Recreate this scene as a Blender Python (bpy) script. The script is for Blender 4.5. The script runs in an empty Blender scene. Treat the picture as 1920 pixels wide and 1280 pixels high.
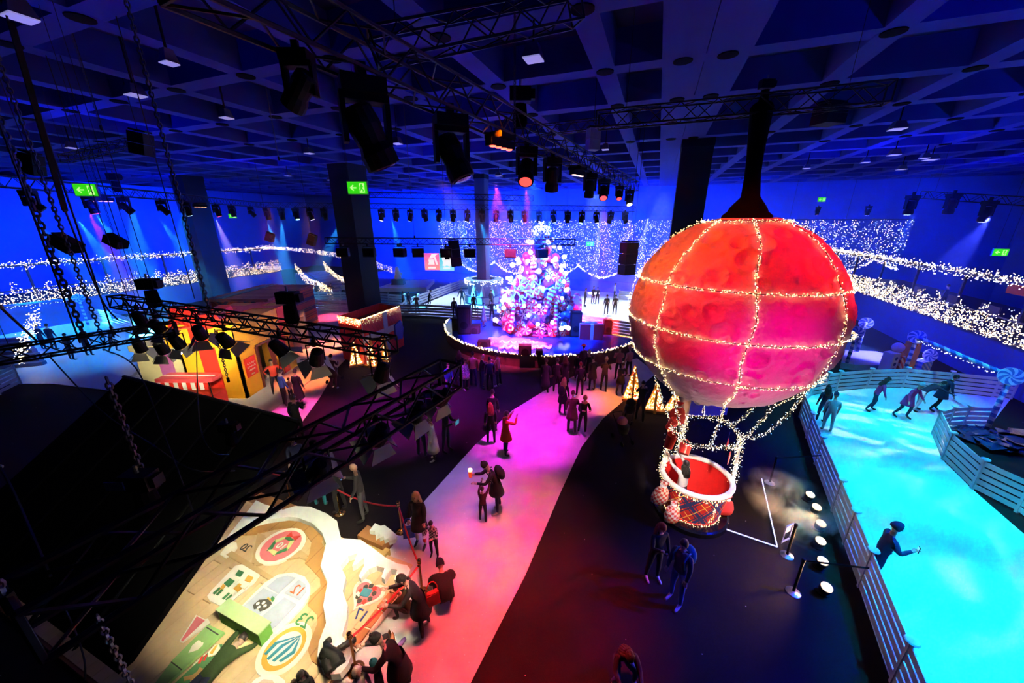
import bpy, bmesh, math, random
from mathutils import Vector, Matrix
R = random.Random(7)
SC = bpy.context.scene
COL = SC.collection
# ------------------------------------------------------------------ camera
FPX, HCAM, PITCH = 680.0, 8.2, math.atan(225 / 680.0)
cp, sp = math.cos(PITCH), math.sin(PITCH)
cd = bpy.data.cameras.new('camera'); CAM = bpy.data.objects.new('camera', cd); COL.objects.link(CAM)
CAM.location = (0, 0, HCAM); CAM.rotation_euler = (math.pi / 2 - PITCH, 0, 0)
cd.sensor_width = 36.0; cd.lens = FPX / 1920 * 36; cd.clip_start = 0.05; cd.clip_end = 400
SC.camera = CAM
# ------------------------------------------------------------------ world, exposure, render look
SC.view_settings.view_transform = 'Standard'; SC.view_settings.look = 'None'
SC.view_settings.exposure = 0.0; SC.view_settings.gamma = 1.0; SC.view_settings.use_curve_mapping = False
wd = bpy.data.worlds.new('hall_world'); SC.world = wd; wd.use_nodes = True
wb = wd.node_tree.nodes['Background']; wb.inputs[0].default_value = (0.01, 0.02, 0.3, 1); wb.inputs[1].default_value = 0.004
try:
    SC.cycles.use_denoising = True
    SC.cycles.max_bounces = 5; SC.cycles.diffuse_bounces = 2; SC.cycles.glossy_bounces = 2
    SC.cycles.transmission_bounces = 2; SC.cycles.volume_bounces = 0; SC.cycles.transparent_max_bounces = 8
    SC.cycles.caustics_reflective = False; SC.cycles.caustics_refractive = False
    SC.cycles.sample_clamp_indirect = 3.0; SC.cycles.sample_clamp_direct = 0
    SC.cycles.use_light_tree = True
    SC.cycles.use_adaptive_sampling = True; SC.cycles.adaptive_threshold = 0.20; SC.cycles.adaptive_min_samples = 10
    SC.cycles.denoiser = 'OPENIMAGEDENOISE'; SC.cycles.denoising_prefilter = 'ACCURATE'
    SC.render.use_persistent_data = False
except Exception:
    pass
# hall axes: A1 runs away from the camera to the right, A2 to the left
AZ = math.atan(275 / 680.0 * cp)
A1 = Vector((math.sin(AZ), math.cos(AZ), 0)); A2 = Vector((-math.cos(AZ), math.sin(AZ), 0))
ROT = -AZ                                   # z rotation that turns local +Y into A1
def H(a1, a2, z=0.0): return A1 * a1 + A2 * a2 + Vector((0, 0, z))
def ray(u, v):
    x, y = (u - 960) / FPX, -(v - 640) / FPX
    return Vector((x, cp + y * sp, -sp + y * cp))
def G(u, v, z=0.0):                         # the place at height z seen at a photo position
    r = ray(u, v); t = (z - HCAM) / r.z
    return Vector((0, 0, HCAM)) + r * t
def D(u, v, d): return Vector((0, 0, HCAM)) + ray(u, v) * d
def hall(p): return (p.dot(A1), p.dot(A2))

# ------------------------------------------------------------------ lights
def _aim(o, to): o.rotation_euler = (Vector(to) - o.location).to_track_quat('-Z', 'Y').to_euler()
def spot(loc, to, col, watt, deg=40, blend=0.4, size=0.12, gobo=None, name='spot_light'):
    l = bpy.data.lights.new(name, 'SPOT'); l.color = col; l.energy = watt; l.spot_size = math.radians(deg)
    l.spot_blend = blend; l.shadow_soft_size = size
    o = bpy.data.objects.new(name, l); COL.objects.link(o); o.location = loc; _aim(o, to)
    if gobo:                                # a patterned gel in the lantern: (scale, stretch, low, high, second colour)
        sc, st, lo, hi, c2 = gobo
        l.use_nodes = True; nt = l.node_tree; em = nt.nodes['Emission']
        tc = nt.nodes.new('ShaderNodeTexCoord'); mp = nt.nodes.new('ShaderNodeMapping')
        mp.inputs['Scale'].default_value = (sc, sc * st, sc); mp.inputs['Location'].default_value = (R.random() * 9, R.random() * 9, 0)
        nz = nt.nodes.new('ShaderNodeTexNoise'); nz.inputs['Scale'].default_value = 1.0; nz.inputs['Detail'].default_value = 2.5; nz.inputs['Distortion'].default_value = 0.6
        rp = nt.nodes.new('ShaderNodeMapRange'); rp.inputs[1].default_value = lo; rp.inputs[2].default_value = hi
        mx = nt.nodes.new('ShaderNodeMix'); mx.data_type = 'RGBA'
        mx.inputs[6].default_value = (1, 1, 1, 1); mx.inputs[7].default_value = (*c2, 1)
        nt.links.new(tc.outputs['Normal'], mp.inputs[0]); nt.links.new(mp.outputs[0], nz.inputs['Vector'])
        nt.links.new(nz.outputs['Fac'], rp.inputs[0]); nt.links.new(rp.outputs[0], mx.inputs[0])
        nt.links.new(mx.outputs[2], em.inputs[0])
    return o
def area(loc, to, col, watt, sx, sy, name='area_light'):
    l = bpy.data.lights.new(name, 'AREA'); l.shape = 'RECTANGLE'; l.size = sx; l.size_y = sy; l.color = col; l.energy = watt
    o = bpy.data.objects.new(name, l); COL.objects.link(o); o.location = loc; _aim(o, to); return o
def point(loc, col, watt, size=0.1, name='point_light'):
    l = bpy.data.lights.new(name, 'POINT'); l.color = col; l.energy = watt; l.shadow_soft_size = size
    o = bpy.data.objects.new(name, l); COL.objects.link(o); o.location = loc; return o
# ================================================================== the hall's stage lighting
CZ = 12.5
BLUE = (0.0, 0.055, 1.0); DEEP = (0.0, 0.015, 1.0); CYAN = (0.0, 0.58, 1.0); MAG = (1.0, 0.02, 0.62); RED = (1.0, 0.012, 0.012)
WARM = (1.0, 0.70, 0.36); ORANGE = (1.0, 0.26, 0.05); VIO = (0.40, 0.06, 1.0); WHITE = (0.75, 0.88, 1.0); PEACH = (1.0, 0.42, 0.22); PINKR = (1.0, 0.06, 0.10)
up = Vector((0, 0, 1))
# lanterns over the cyan rink (cloud gobos)
for a1, a2, w in ((10, -8.2, 8200), (15.5, -8.8, 7000), (20.5, -10.8, 5600), (5.5, -8.0, 9000)):
    p = H(a1, a2, 11.0); spot(p, H(a1 + 0.4, a2 - 0.3, 0), CYAN, w, 50, 0.6, 0.15, gobo=(3.2, 1.8, 0.45, 0.65, (0.0, 1.35, 1.1)), name='rink_wash')
spot(H(19, -9.5, 11), H(18.5, -9.5, 0), (0.85, 0.85, 1.0), 4200, 46, 0.6, 0.1, gobo=(9, 3.0, 0.40, 0.46, (0.01, 0.02, 0.03)), name='rink_cloud_gobo')
spot(H(11, -9.2, 11), H(11.5, -8.6, 0), (0.85, 0.85, 1.0), 1300, 50, 0.6, 0.1, gobo=(7, 3.0, 0.38, 0.44, (0.01, 0.02, 0.03)), name='rink_cloud_gobo')
# coloured gobos on the main path
def path_spot(u, v, col, w, deg, c2=(1, 1, 1), off=(0.4, -0.8), sc=6, z=9.0):
    t = G(u, v); spot(t + Vector((off[0], off[1], z)), t, col, w, deg, 0.85, 0.1, gobo=(sc * 2.6, 3.4, 0.46, 0.55, c2), name='path_gobo')
path_spot(985, 815, (0.72, 0.004, 0.62), 7400, 36, (1.5, 9.0, 1.5))
path_spot(1060, 750, (0.95, 0.008, 0.45), 4600, 28, (1.3, 8.0, 1.6), sc=8)
path_spot(1140, 752, (1.0, 0.17, 0.03), 5200, 22, (1.5, 2.2, 2.5), sc=8)
path_spot(975, 985, (1.0, 0.21, 0.12), 4200, 36, (1.0, 0.05, 2.6), sc=7, off=(0.2, -0.4))
path_spot(850, 930, (0.36, 0.11, 0.95), 1700, 32, (1.2, 2.2, 1.0), sc=7, off=(0.6, 0.6))
path_spot(905, 1180, (1.0, 0.045, 0.06), 3800, 42, (1.2, 2.2, 1.9), sc=5, off=(0.6, 0.2))
path_spot(830, 1100, (1.0, 0.22, 0.12), 900, 30, (0.9, 0.7, 1.0), off=(0.5, 0.2))
path_spot(1030, 1150, RED, 9500, 36, (0.5, 1, 1), off=(-0.4, 0.6))
path_spot(760, 770, (0.60, 0.01, 0.50), 22000, 52, (0.5, 1, 1))
path_spot(905, 735, (0.30, 0.01, 0.9), 6000, 44, (0.6, 1, 1))
path_spot(1110, 690, (1.0, 0.06, 0.25), 1600, 30, (0.6, 1, 1))
path_spot(660, 900, (0.75, 0.75, 0.55), 500, 50, (0.6, 1, 1))
spot(H(9, -9.5, 10.5), G(1500, 1190), DEEP, 17000, 36, 0.9, 0.2, name='carpet_blue'); spot(H(13.5, -9.5, 10.5), G(1450, 850), DEEP, 11000, 34, 0.9, 0.2, name='carpet_blue')
spot((2.5, 1.0, 9.5), G(1250, 1090), DEEP, 700, 22, 0.9, 0.2, name='carpet_blue')
# left path in front of the gift house
path_spot(615, 650, (1.0, 0.09, 0.12), 12000, 28, (1.2, 4.5, 1.0), sc=8)
path_spot(572, 715, (1.0, 0.28, 0.05), 9000, 22, (1.0, 0.35, 0.6), sc=8)
path_spot(575, 775, (1.0, 0.02, 0.40), 8000, 24, (1.0, 4.5, 0.9), sc=8)
path_spot(620, 595, (1.0, 0.07, 0.18), 11000, 24, (1.0, 1, 1), sc=8)
path_spot(400, 560, (1.0, 0.22, 0.14), 4000, 28, (1.0, 0.8, 1), sc=8)
# red, magenta and pale light on the moon balloon
BCEN = Vector((5.35, 8.76, 6.03))
spot((-0.6, 8.6, 10.2), BCEN + Vector((-0.6, 0, 0.9)), (1.0, 0.10, 0.0), 2300, 40, 0.5, 0.2, name='balloon_orange')
spot((4.6, 2.0, 11.4), BCEN + Vector((0.2, 0, 0.9)), (1.0, 0.004, 0.008), 2200, 34, 0.7, 0.2, name='balloon_red')
spot((0.6, 4.6, 7.6), BCEN + Vector((-0.8, -0.6, 0.0)), (1.0, 0.006, 0.04), 850, 34, 0.7, 0.2, name='balloon_red')
spot((9.0, 4.0, 10.5), BCEN + Vector((0.6, 0, 0.7)), (1.0, 0.006, 0.01), 2000, 34, 0.7, 0.2, name='balloon_red')
spot((3.6, 1.2, 5.6), BCEN + Vector((0.1, -0.6, -0.5)), (1.0, 0.0, 0.30), 1750, 30, 0.8, 0.2, name='balloon_magenta')
spot((6.4, 6.4, 0.4), BCEN + Vector((0, -0.9, -1.8)), (0.70, 0.45, 0.52), 520, 55, 0.8, 0.2, name='balloon_uplight')
spot((3.4, 2.2, 7.6), (5.3, 8.6, 0.9), (1.0, 0.80, 0.64), 5600, 17, 0.6, 0.1, name='basket_key')
# stage, tree, far rink
TCEN = Vector((2.0, 28.0, 3.5))
spot((-3.5, 18.0, 10.0), TCEN, (1.0, 0.26, 0.66), 20000, 21, 0.5, 0.2, name='tree_key')
spot((7.0, 18.0, 10.0), TCEN, (0.40, 0.42, 1.0), 18000, 21, 0.5, 0.2, name='tree_fill')
spot((1.0, 20.0, 10.5), (1.5, 24.5, 0.8), (0.01, 0.08, 1.0), 80000, 56, 0.6, 0.2, name='stage_blue')
for u, v, w in ((850, 567, 11000), (960, 565, 11000), (1110, 578, 15000), (1230, 588, 11000)):
    t = G(u, v); spot(t + Vector((0, 2, 11.2)), t, (0.52, 0.70, 1.0), w, 70, 0.8, 0.3, name='far_rink_wash')
for u, v, w in ((110, 612, 5000), (240, 650, 5500), (30, 640, 3500), (190, 600, 4500)):
    t = G(u, v); spot(t + Vector((1, 1, 10.8)), t, (0.0, 0.30, 1.0), w, 60, 0.8, 0.3, name='left_rink_wash')
# blue wash on the hall walls and terraces
for a2, w in ((38, 40000), (26, 40000), (14, 36000), (2, 32000), (-10, 12000), (-24, 6000)):
    spot(H(40, a2, 8.8), H(54, a2 + 1, 5.0), BLUE, w, 110, 0.9, 0.3, name='back_wall_wash')
for a1, w in ((8, 9000), (18, 9000), (28, 9000)):
    spot(H(a1, 34, 9.0), H(a1 + 3, 46, 3.0), (0.0, 0.10, 1.0), w, 100, 0.9, 0.3, name='left_wall_wash')
    spot(H(a1, 50, 9.0), H(a1 + 3, 62, 6.0), (0.0, 0.08, 1.0), w, 110, 0.9, 0.3, name='left_wall_wash')
for a1, w in ((14, 7000), (24, 7000), (34, 7000)):
    spot(H(a1, -11, 10.0), H(a1 + 1, -18, 1.8), DEEP, w, 90, 0.9, 0.3, name='right_wall_wash')
    spot(H(a1, -24, 9.5), H(a1 + 2, -34, 6.5), DEEP, w * 1.6, 100, 0.9, 0.3, name='right_wall_wash')
spot(H(33, -26, 11.0), H(30, -33.5, 6.5), (1.0, 0.0, 0.12), 9000, 70, 0.8, 0.3, name='right_red_wash')
# added spots without fixtures that wash the ceiling blue
for a1, a2, w in ((22, 30, 5200), (34, 20, 6000), (34, 4, 5000), (30, -12, 7000), (18, -16, 7000), (10, 24, 3600), (14, 6, 1000), (8, -8, 3400), (5, 12, 600), (22, 14, 3600), (40, -24, 6000), (24, 46, 5000), (4, 0, 400)):
    p = H(a1, a2, 8.4); spot(p, p + up, (0.0, 0.012, 1.0), w * 0.30, 165, 0.9, 0.3, name='ceiling_fill')
# beams seen in the haze
def beam(u, v, d, to, col, w, deg=16): p = D(u, v, d); spot(p, p + Vector(to), col, w * 12.0, deg, 0.6, 0.05, name='beam_light')
CB1 = (0.04, 0.55, 1.0)
for u, v, d, to, w in ((62, 412, 27, (1.5, 2, -7), 9000), (145, 412, 26, (0.6, 2, -7), 12000), (240, 372, 24, (-1.5, 1, -7), 15000), (300, 412, 28, (1.5, 2, -7), 9000), (404, 408, 30, (0.4, 1, -7), 9000), (178, 402, 22, (0.5, 3, -7), 11000), (345, 378, 25, (-2.5, 1, -5), 6000), (500, 415, 34, (1, 1, -7), 12000), (528, 415, 34, (-1.5, 1, -7), 12000), (638, 416, 33, (-4, 1, -6), 10000), (868, 415, 34, (0.5, 0, -7), 9000), (900, 413, 34, (2, 0, -7), 9000), (1030, 412, 36, (0.5, 0, -7), 9000), (735, 412, 34, (1, 0, -7), 9000)):
    beam(u, v, d, to, CB1, w, 20)
beam(1126, 398, 40, (0, 0.5, -8), (0.55, 0.75, 1.0), 40000, 9); beam(1216, 402, 38, (-0.6, 0.5, -8), (0.6, 0.55, 1.0), 36000, 11)
spot(D(1150, 372, 18.5), D(1178, 488, 20), (1.0, 0.0, 0.02), 2200, 14, 0.6, 0.1, name='speaker_red')
beam(988, 352, 18, (0, 1.5, -7), RED, 9000, 24); beam(1184, 402, 22, (0.3, 1.5, -7), (1.0, 0.35, 0.05), 9000, 24); beam(1135, 380, 21, (0.5, 2, -7), RED, 6000, 26); beam(930, 345, 17, (0.5, 3, -7), (1.0, 0.05, 0.25), 5000, 40)
beam(165, 398, 22, (0.8, 1, -7), (1.0, 0.02, 0.3), 6000, 20); beam(404, 408, 27, (0.5, 1, -7), (1.0, 0.02, 0.15), 8000, 18)
beam(1713, 400, 21, (0.0, 1, -7), (0.03, 0.15, 1.0), 3500, 22); beam(1858, 406, 19, (-1.5, 1, -6), (0.08, 0.10, 1.0), 5000, 34)
# ================================================================== materials
_mats = {}
def M(name, col=(0.5, 0.5, 0.5), rough=0.6, metal=0.0, emit=None, es=0.0, var=0.10, scale=6.0, bump=0.0, bscale=None, spec=0.5):
    """a plain procedural surface: colour mottled by noise, optional fine relief or own light"""
    if name in _mats: return _mats[name]
    m = bpy.data.materials.new(name); m.use_nodes = True; nt = m.node_tree; b = nt.nodes['Principled BSDF']
    b.inputs['Roughness'].default_value = rough; b.inputs['Metallic'].default_value = metal
    b.inputs['Specular IOR Level'].default_value = spec
    if emit is not None:
        b.inputs['Emission Color'].default_value = (*emit, 1); b.inputs['Emission Strength'].default_value = es
    tc = nt.nodes.new('ShaderNodeTexCoord'); nz = nt.nodes.new('ShaderNodeTexNoise')
    nz.inputs['Scale'].default_value = scale; nz.inputs['Detail'].default_value = 3.0
    nt.links.new(tc.outputs['Object'], nz.inputs['Vector'])
    mx = nt.nodes.new('ShaderNodeMix'); mx.data_type = 'RGBA'
    mx.inputs[6].default_value = (*[c * (1 - var) for c in col], 1); mx.inputs[7].default_value = (*[min(1, c * (1 + var)) for c in col], 1)
    nt.links.new(nz.outputs['Fac'], mx.inputs[0]); nt.links.new(mx.outputs[2], b.inputs['Base Color'])
    if bump:
        bp = nt.nodes.new('ShaderNodeBump'); bp.inputs['Strength'].default_value = bump; bp.inputs['Distance'].default_value = 0.02 if bump < 0.9 else 0.05
        n2 = nt.nodes.new('ShaderNodeTexNoise'); n2.inputs['Scale'].default_value = bscale or scale * 4; n2.inputs['Detail'].default_value = 4
        nt.links.new(tc.outputs['Object'], n2.inputs['Vector'])
        nt.links.new(n2.outputs['Fac'], bp.inputs['Height']); nt.links.new(bp.outputs[0], b.inputs['Normal'])
    _mats[name] = m; return m
def glow(name, col, es):
    return M(name, col, 0.5, 0, col, es, var=0.02)
def stripes(name, c1, c2, scale=3.0, axis=(0, 0, 1), rough=0.5, width=0.5):
    """two-colour stripes in object space along an axis direction"""
    if name in _mats: return _mats[name]
    m = bpy.data.materials.new(name); m.use_nodes = True; nt = m.node_tree; b = nt.nodes['Principled BSDF']; b.inputs['Roughness'].default_value = rough
    tc = nt.nodes.new('ShaderNodeTexCoord'); vm = nt.nodes.new('ShaderNodeVectorMath'); vm.operation = 'DOT_PRODUCT'
    vm.inputs[1].default_value = [a * scale for a in axis]
    fr = nt.nodes.new('ShaderNodeMath'); fr.operation = 'FRACT'; gt = nt.nodes.new('ShaderNodeMath'); gt.operation = 'GREATER_THAN'; gt.inputs[1].default_value = width
    mx = nt.nodes.new('ShaderNodeMix'); mx.data_type = 'RGBA'; mx.inputs[6].default_value = (*c1, 1); mx.inputs[7].default_value = (*c2, 1)
    L = nt.links.new
    L(tc.outputs['Object'], vm.inputs[0]); L(vm.outputs['Value'], fr.inputs[0]); L(fr.outputs[0], gt.inputs[0]); L(gt.outputs[0], mx.inputs[0]); L(mx.outputs[2], b.inputs['Base Color'])
    _mats[name] = m; return m
def speckle(name, col, spk, scale, thr, rough=0.7, coord='Object', bump=0.15):
    """carpet with scattered glitter flakes"""
    if name in _mats: return _mats[name]
    m = M(name, col, rough, var=0.18, scale=1.5, bump=bump, bscale=60); nt = m.node_tree; b = nt.nodes['Principled BSDF']
    tc = nt.nodes.new('ShaderNodeTexCoord'); vo = nt.nodes.new('ShaderNodeTexVoronoi'); vo.inputs['Scale'].default_value = scale
    lt = nt.nodes.new('ShaderNodeMath'); lt.operation = 'LESS_THAN'; lt.inputs[1].default_value = thr
    wn = nt.nodes.new('ShaderNodeMath'); wn.operation = 'GREATER_THAN'; wn.inputs[1].default_value = 0.6
    sx = nt.nodes.new('ShaderNodeSeparateColor'); mu = nt.nodes.new('ShaderNodeMath'); mu.operation = 'MULTIPLY'
    mx = nt.nodes.new('ShaderNodeMix'); mx.data_type = 'RGBA'; mx.inputs[7].default_value = (*spk, 1)
    L = nt.links.new; old = b.inputs['Base Color'].links[0].from_socket
    L(tc.outputs[coord], vo.inputs['Vector']); L(vo.outputs['Distance'], lt.inputs[0]); L(vo.outputs['Color'], sx.inputs[0]); L(sx.outputs[0], wn.inputs[0])
    L(lt.outputs[0], mu.inputs[0]); L(wn.outputs[0], mu.inputs[1]); L(mu.outputs[0], mx.inputs[0]); L(old, mx.inputs[6]); L(mx.outputs[2], b.inputs['Base Color'])
    return m
BLK = M('black_powder_coat', (0.004, 0.004, 0.005), 0.6, 0.0, spec=0.2)
BLKF = M('black_drape_cloth', (0.003, 0.003, 0.004), 0.95, spec=0.05)
ALU = M('dull_aluminium', (0.30, 0.31, 0.34), 0.45, 0.7)
TRUSSM = M('black_truss_tube', (0.010, 0.010, 0.014), 0.5, 0.3, spec=0.3)
GOLD = M('polished_brass', (0.80, 0.50, 0.16), 0.22, 1.0)
WHT = M('matt_white_paint', (0.80, 0.80, 0.80), 0.5)
BULB = M('warm_fairy_bulb', (1, 0.82, 0.5), 0.4, 0, (1.0, 0.68, 0.30), 6.0, var=0.02)
BULBC = M('cool_fairy_bulb', (0.9, 0.95, 1), 0.4, 0, (0.80, 0.88, 1.0), 3.6, var=0.02)
WIRE = M('dark_cable', (0.008, 0.008, 0.009), 0.6)

# ================================================================== mesh helpers
class MB:
    """collects shapes; build() links them as ONE mesh object"""
    def __init__(s): s.v = []; s.f = []; s.mi = []; s.cur = 0
    def add(s, vs, fs, mat=None):
        o = len(s.v); s.v += [tuple(p) for p in vs]; s.f += [tuple(i + o for i in q) for q in fs]; s.mi += [s.cur if mat is None else mat] * len(fs); return s
    def box(s, c, d, rz=0.0, taper=1.0, M4=None):
        x, y, z = d[0] / 2, d[1] / 2, d[2] / 2; vs = []
        for k in (-1, 1):
            t = taper if k > 0 else 1.0
            for a, b in ((-1, -1), (1, -1), (1, 1), (-1, 1)):
                p = Vector((a * x * t, b * y * t, k * z))
                if rz: p = Matrix.Rotation(rz, 3, 'Z') @ p
                p = (M4 @ p) if M4 is not None else p
                vs.append(p + Vector(c))
        return s.add(vs, [(3, 2, 1, 0), (4, 5, 6, 7), (0, 1, 5, 4), (1, 2, 6, 5), (2, 3, 7, 6), (3, 0, 4, 7)])
    def rings(s, rs, close0=True, close1=True):
        n = len(rs[0]); vs = [p for r in rs for p in r]; fs = []
        for i in range(len(rs) - 1):
            for j in range(n):
                k = (j + 1) % n; fs.append((i * n + j, i * n + k, (i + 1) * n + k, (i + 1) * n + j))
        if close0: fs.append(tuple(reversed(range(n))))
        if close1: fs.append(tuple(range((len(rs) - 1) * n, len(rs) * n)))
        return s.add(vs, fs)
    def tube(s, pts, r, n=6, closed=False):
        pts = [Vector(p) for p in pts]; rs = r if isinstance(r, (list, tuple)) else [r] * len(pts); out = []
        up = None
        for i, p in enumerate(pts):
            a = pts[i - 1] if i > 0 else (pts[-1] if closed else p); b = pts[i + 1] if i < len(pts) - 1 else (pts[0] if closed else p)
            t = (b - a).normalized() if (b - a).length > 1e-9 else Vector((0, 0, 1))
            if up is None: up = Vector((0, 0, 1)) if abs(t.z) < 0.9 else Vector((1, 0, 0))
            sd = t.cross(up)
            if sd.length < 1e-6: sd = t.cross(Vector((1, 0.3, 0)))
            sd.normalize(); uu = sd.cross(t).normalized(); up = uu
            out.append([p + (sd * math.cos(2 * math.pi * k / n) + uu * math.sin(2 * math.pi * k / n)) * rs[i] for k in range(n)])
        if closed: out.append(out[0]); return s.rings(out, False, False)
        return s.rings(out)
    def lathe(s, prof, n=16, c=(0, 0, 0), M4=None, close=True):
        rs = []
        for r, z in prof:
            ring = [Vector((r * math.cos(2 * math.pi * k / n), r * math.sin(2 * math.pi * k / n), z)) for k in range(n)]
            rs.append([(M4 @ p if M4 is not None else p) + Vector(c) for p in ring])
        return s.rings(rs, close, close)
    def ball(s, c, r, n=10, m=6, sc=(1, 1, 1), M4=None):
        prof = [(max(1e-4, math.sin(math.pi * i / m)), -math.cos(math.pi * i / m)) for i in range(m + 1)]
        rs = []
        for a, z in prof:
            ring = [Vector((a * math.cos(2 * math.pi * k / n) * r * sc[0], a * math.sin(2 * math.pi * k / n) * r * sc[1], z * r * sc[2])) for k in range(n)]
            rs.append([(M4 @ p if M4 is not None else p) + Vector(c) for p in ring])
        return s.rings(rs)
    def octa(s, c, r):
        x, y, z = c
        return s.add([(x - r, y, z), (x + r, y, z), (x, y - r, z), (x, y + r, z), (x, y, z - r), (x, y, z + r)],
                     [(0, 2, 5), (2, 1, 5), (1, 3, 5), (3, 0, 5), (2, 0, 4), (1, 2, 4), (3, 1, 4), (0, 3, 4)])
    def prism(s, poly, z0, z1, M4=None):
        """flat outline (xy) extruded between z0 and z1"""
        n = len(poly); a = [Vector((p[0], p[1], z0)) for p in poly]; b = [Vector((p[0], p[1], z1)) for p in poly]
        if M4 is not None: a = [M4 @ p for p in a]; b = [M4 @ p for p in b]
        return s.add(a + b, [tuple(reversed(range(n))), tuple(range(n, 2 * n))] + [(i, (i + 1) % n, n + (i + 1) % n, n + i) for i in range(n)])
    def quadstrip(s, A, B):
        n = len(A); return s.add(list(A) + list(B), [(i, i + 1, n + i + 1, n + i) for i in range(n - 1)])
    def mesh(s, name, mats):
        me = bpy.data.meshes.new(name); me.from_pydata(s.v, [], s.f)
        for m in (mats if isinstance(mats, (list, tuple)) else [mats]): me.materials.append(m)
        me.polygons.foreach_set('material_index', s.mi); me.update()
        return me
    def build(s, name, mats, parent=None, smooth=False, loc=None, rz=None, autofix=True):
        me = s.mesh(name, mats)
        if autofix:
            bm = bmesh.new(); bm.from_mesh(me); bmesh.ops.recalc_face_normals(bm, faces=bm.faces); bm.to_mesh(me); bm.free()
        if smooth: me.polygons.foreach_set('use_smooth', [True] * len(me.polygons))
        return put(name, me, parent, loc, rz)
def put(name, me, parent=None, loc=None, rz=None, rot=None, sc=None):
    o = bpy.data.objects.new(name, me); COL.objects.link(o)
    if parent is not None: o.parent = parent
    if loc is not None: o.location = loc
    if rz is not None: o.rotation_euler = (0, 0, rz)
    if rot is not None: o.rotation_euler = rot
    if sc is not None: o.scale = sc
    return o
def tag(o, label, cat, group=None, kind=None):
    o['label'] = label; o['category'] = cat
    if group: o['group'] = group
    if kind: o['kind'] = kind
    return o
def struct(o): o['kind'] = 'structure'; return o
def stuff(o, label=None, cat=None):
    o['kind'] = 'stuff'
    if label: o['label'] = label
    if cat: o['category'] = cat
    return o
def thing(name, label, cat, loc=(0, 0, 0), rz=0.0, group=None, rot=None):
    o = bpy.data.objects.new(name, None); COL.objects.link(o); o.empty_display_size = 0.2
    o.location = loc; o.rotation_euler = rot if rot is not None else (0, 0, rz); return tag(o, label, cat, group)
def dup(root, loc=None, rz=None, label=None, group=None, parent=None, rot=None, sc=None):
    c = root.copy(); COL.objects.link(c)
    if parent is not None: c.parent = parent
    if loc is not None: c.location = loc
    if rz is not None: c.rotation_euler = (0, 0, rz)
    if rot is not None: c.rotation_euler = rot
    if sc is not None: c.scale = (sc, sc, sc)
    if label: c['label'] = label
    if group: c['group'] = group
    for ch in list(root.children): dup(ch, parent=c)
    return c
def smoothpoly(pts, n=6, closed=False):
    """Catmull-Rom through the points"""
    P = [Vector(p) for p in pts]; out = []; N = len(P)
    rng = range(N) if closed else range(N - 1)
    for i in rng:
        p0 = P[(i - 1) % N] if (closed or i > 0) else P[0]; p1 = P[i]; p2 = P[(i + 1) % N]; p3 = P[(i + 2) % N] if (closed or i + 2 < N) else P[-1]
        for k in range(n):
            t = k / n
            out.append(0.5 * ((2 * p1) + (p2 - p0) * t + (2 * p0 - 5 * p1 + 4 * p2 - p3) * t * t + (3 * p1 - p0 - 3 * p2 + p3) * t ** 3))
    if not closed: out.append(P[-1])
    return out
for _n in (BULB, BULBC): _n.cycles.emission_sampling = 'NONE'
BULBW = M('balloon_fairy_bulb', (1, 0.8, 0.45), 0.4, 0, (1.0, 0.64, 0.26), 7.0, var=0.02)
# ================================================================== the hall: floor, ceiling, walls, pillars
CARPET = speckle('dark_glitter_carpet', (0.013, 0.009, 0.010), (0.9, 0.9, 0.9), 3.4, 0.030, 0.8)
PATHM = speckle('pale_glitter_carpet', (0.62, 0.60, 0.60), (1, 1, 1), 11.0, 0.085, 0.7)
for _m in (CARPET, PATHM): _m.node_tree.nodes['Principled BSDF'].inputs['Specular IOR Level'].default_value = 0.12
CEIL = M('blue_lit_concrete', (0.02, 0.04, 0.30), 0.9, var=0.15, scale=0.8)  # blue light and haze on grey concrete, put into the base colour
COFF = M('blue_lit_coffer', (0.010, 0.02, 0.13), 0.9, var=0.15, scale=0.6)  # same blue light in the colour, darker for the recessed coffers
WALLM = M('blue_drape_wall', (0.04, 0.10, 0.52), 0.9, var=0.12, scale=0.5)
struct(MB().box((0, 0, -0.10), (240, 240, 0.2)).build('floor', CARPET))
U = CZ - HCAM
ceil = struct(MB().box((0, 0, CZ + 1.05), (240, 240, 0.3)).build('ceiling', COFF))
l1 = [(2.2 + 0.848 * k) * U for k in range(-6, 16)]
l2 = [(0.47 + 0.813 * k) * U for k in range(0, 16)] + [-0.03 * U] + [(-1.10 - 0.81 * k) * U for k in range(-1, 10)]
RIBM = None
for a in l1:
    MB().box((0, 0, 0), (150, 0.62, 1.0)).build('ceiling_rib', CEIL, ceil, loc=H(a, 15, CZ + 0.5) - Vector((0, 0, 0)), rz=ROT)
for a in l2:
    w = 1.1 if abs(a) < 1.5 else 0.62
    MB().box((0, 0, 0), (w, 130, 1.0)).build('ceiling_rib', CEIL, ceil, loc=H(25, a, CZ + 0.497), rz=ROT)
for a in l1:
    for b in l2:
        p = H(a, b, CZ)
        if p.y > 2 and abs(p.x) < p.y * 1.5 + 2 and p.y < 24:
            MB().lathe([(0.26, -0.03), (0.26, 0.02)], 14).build('duct_cap', BLKF, ceil, loc=p)
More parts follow.
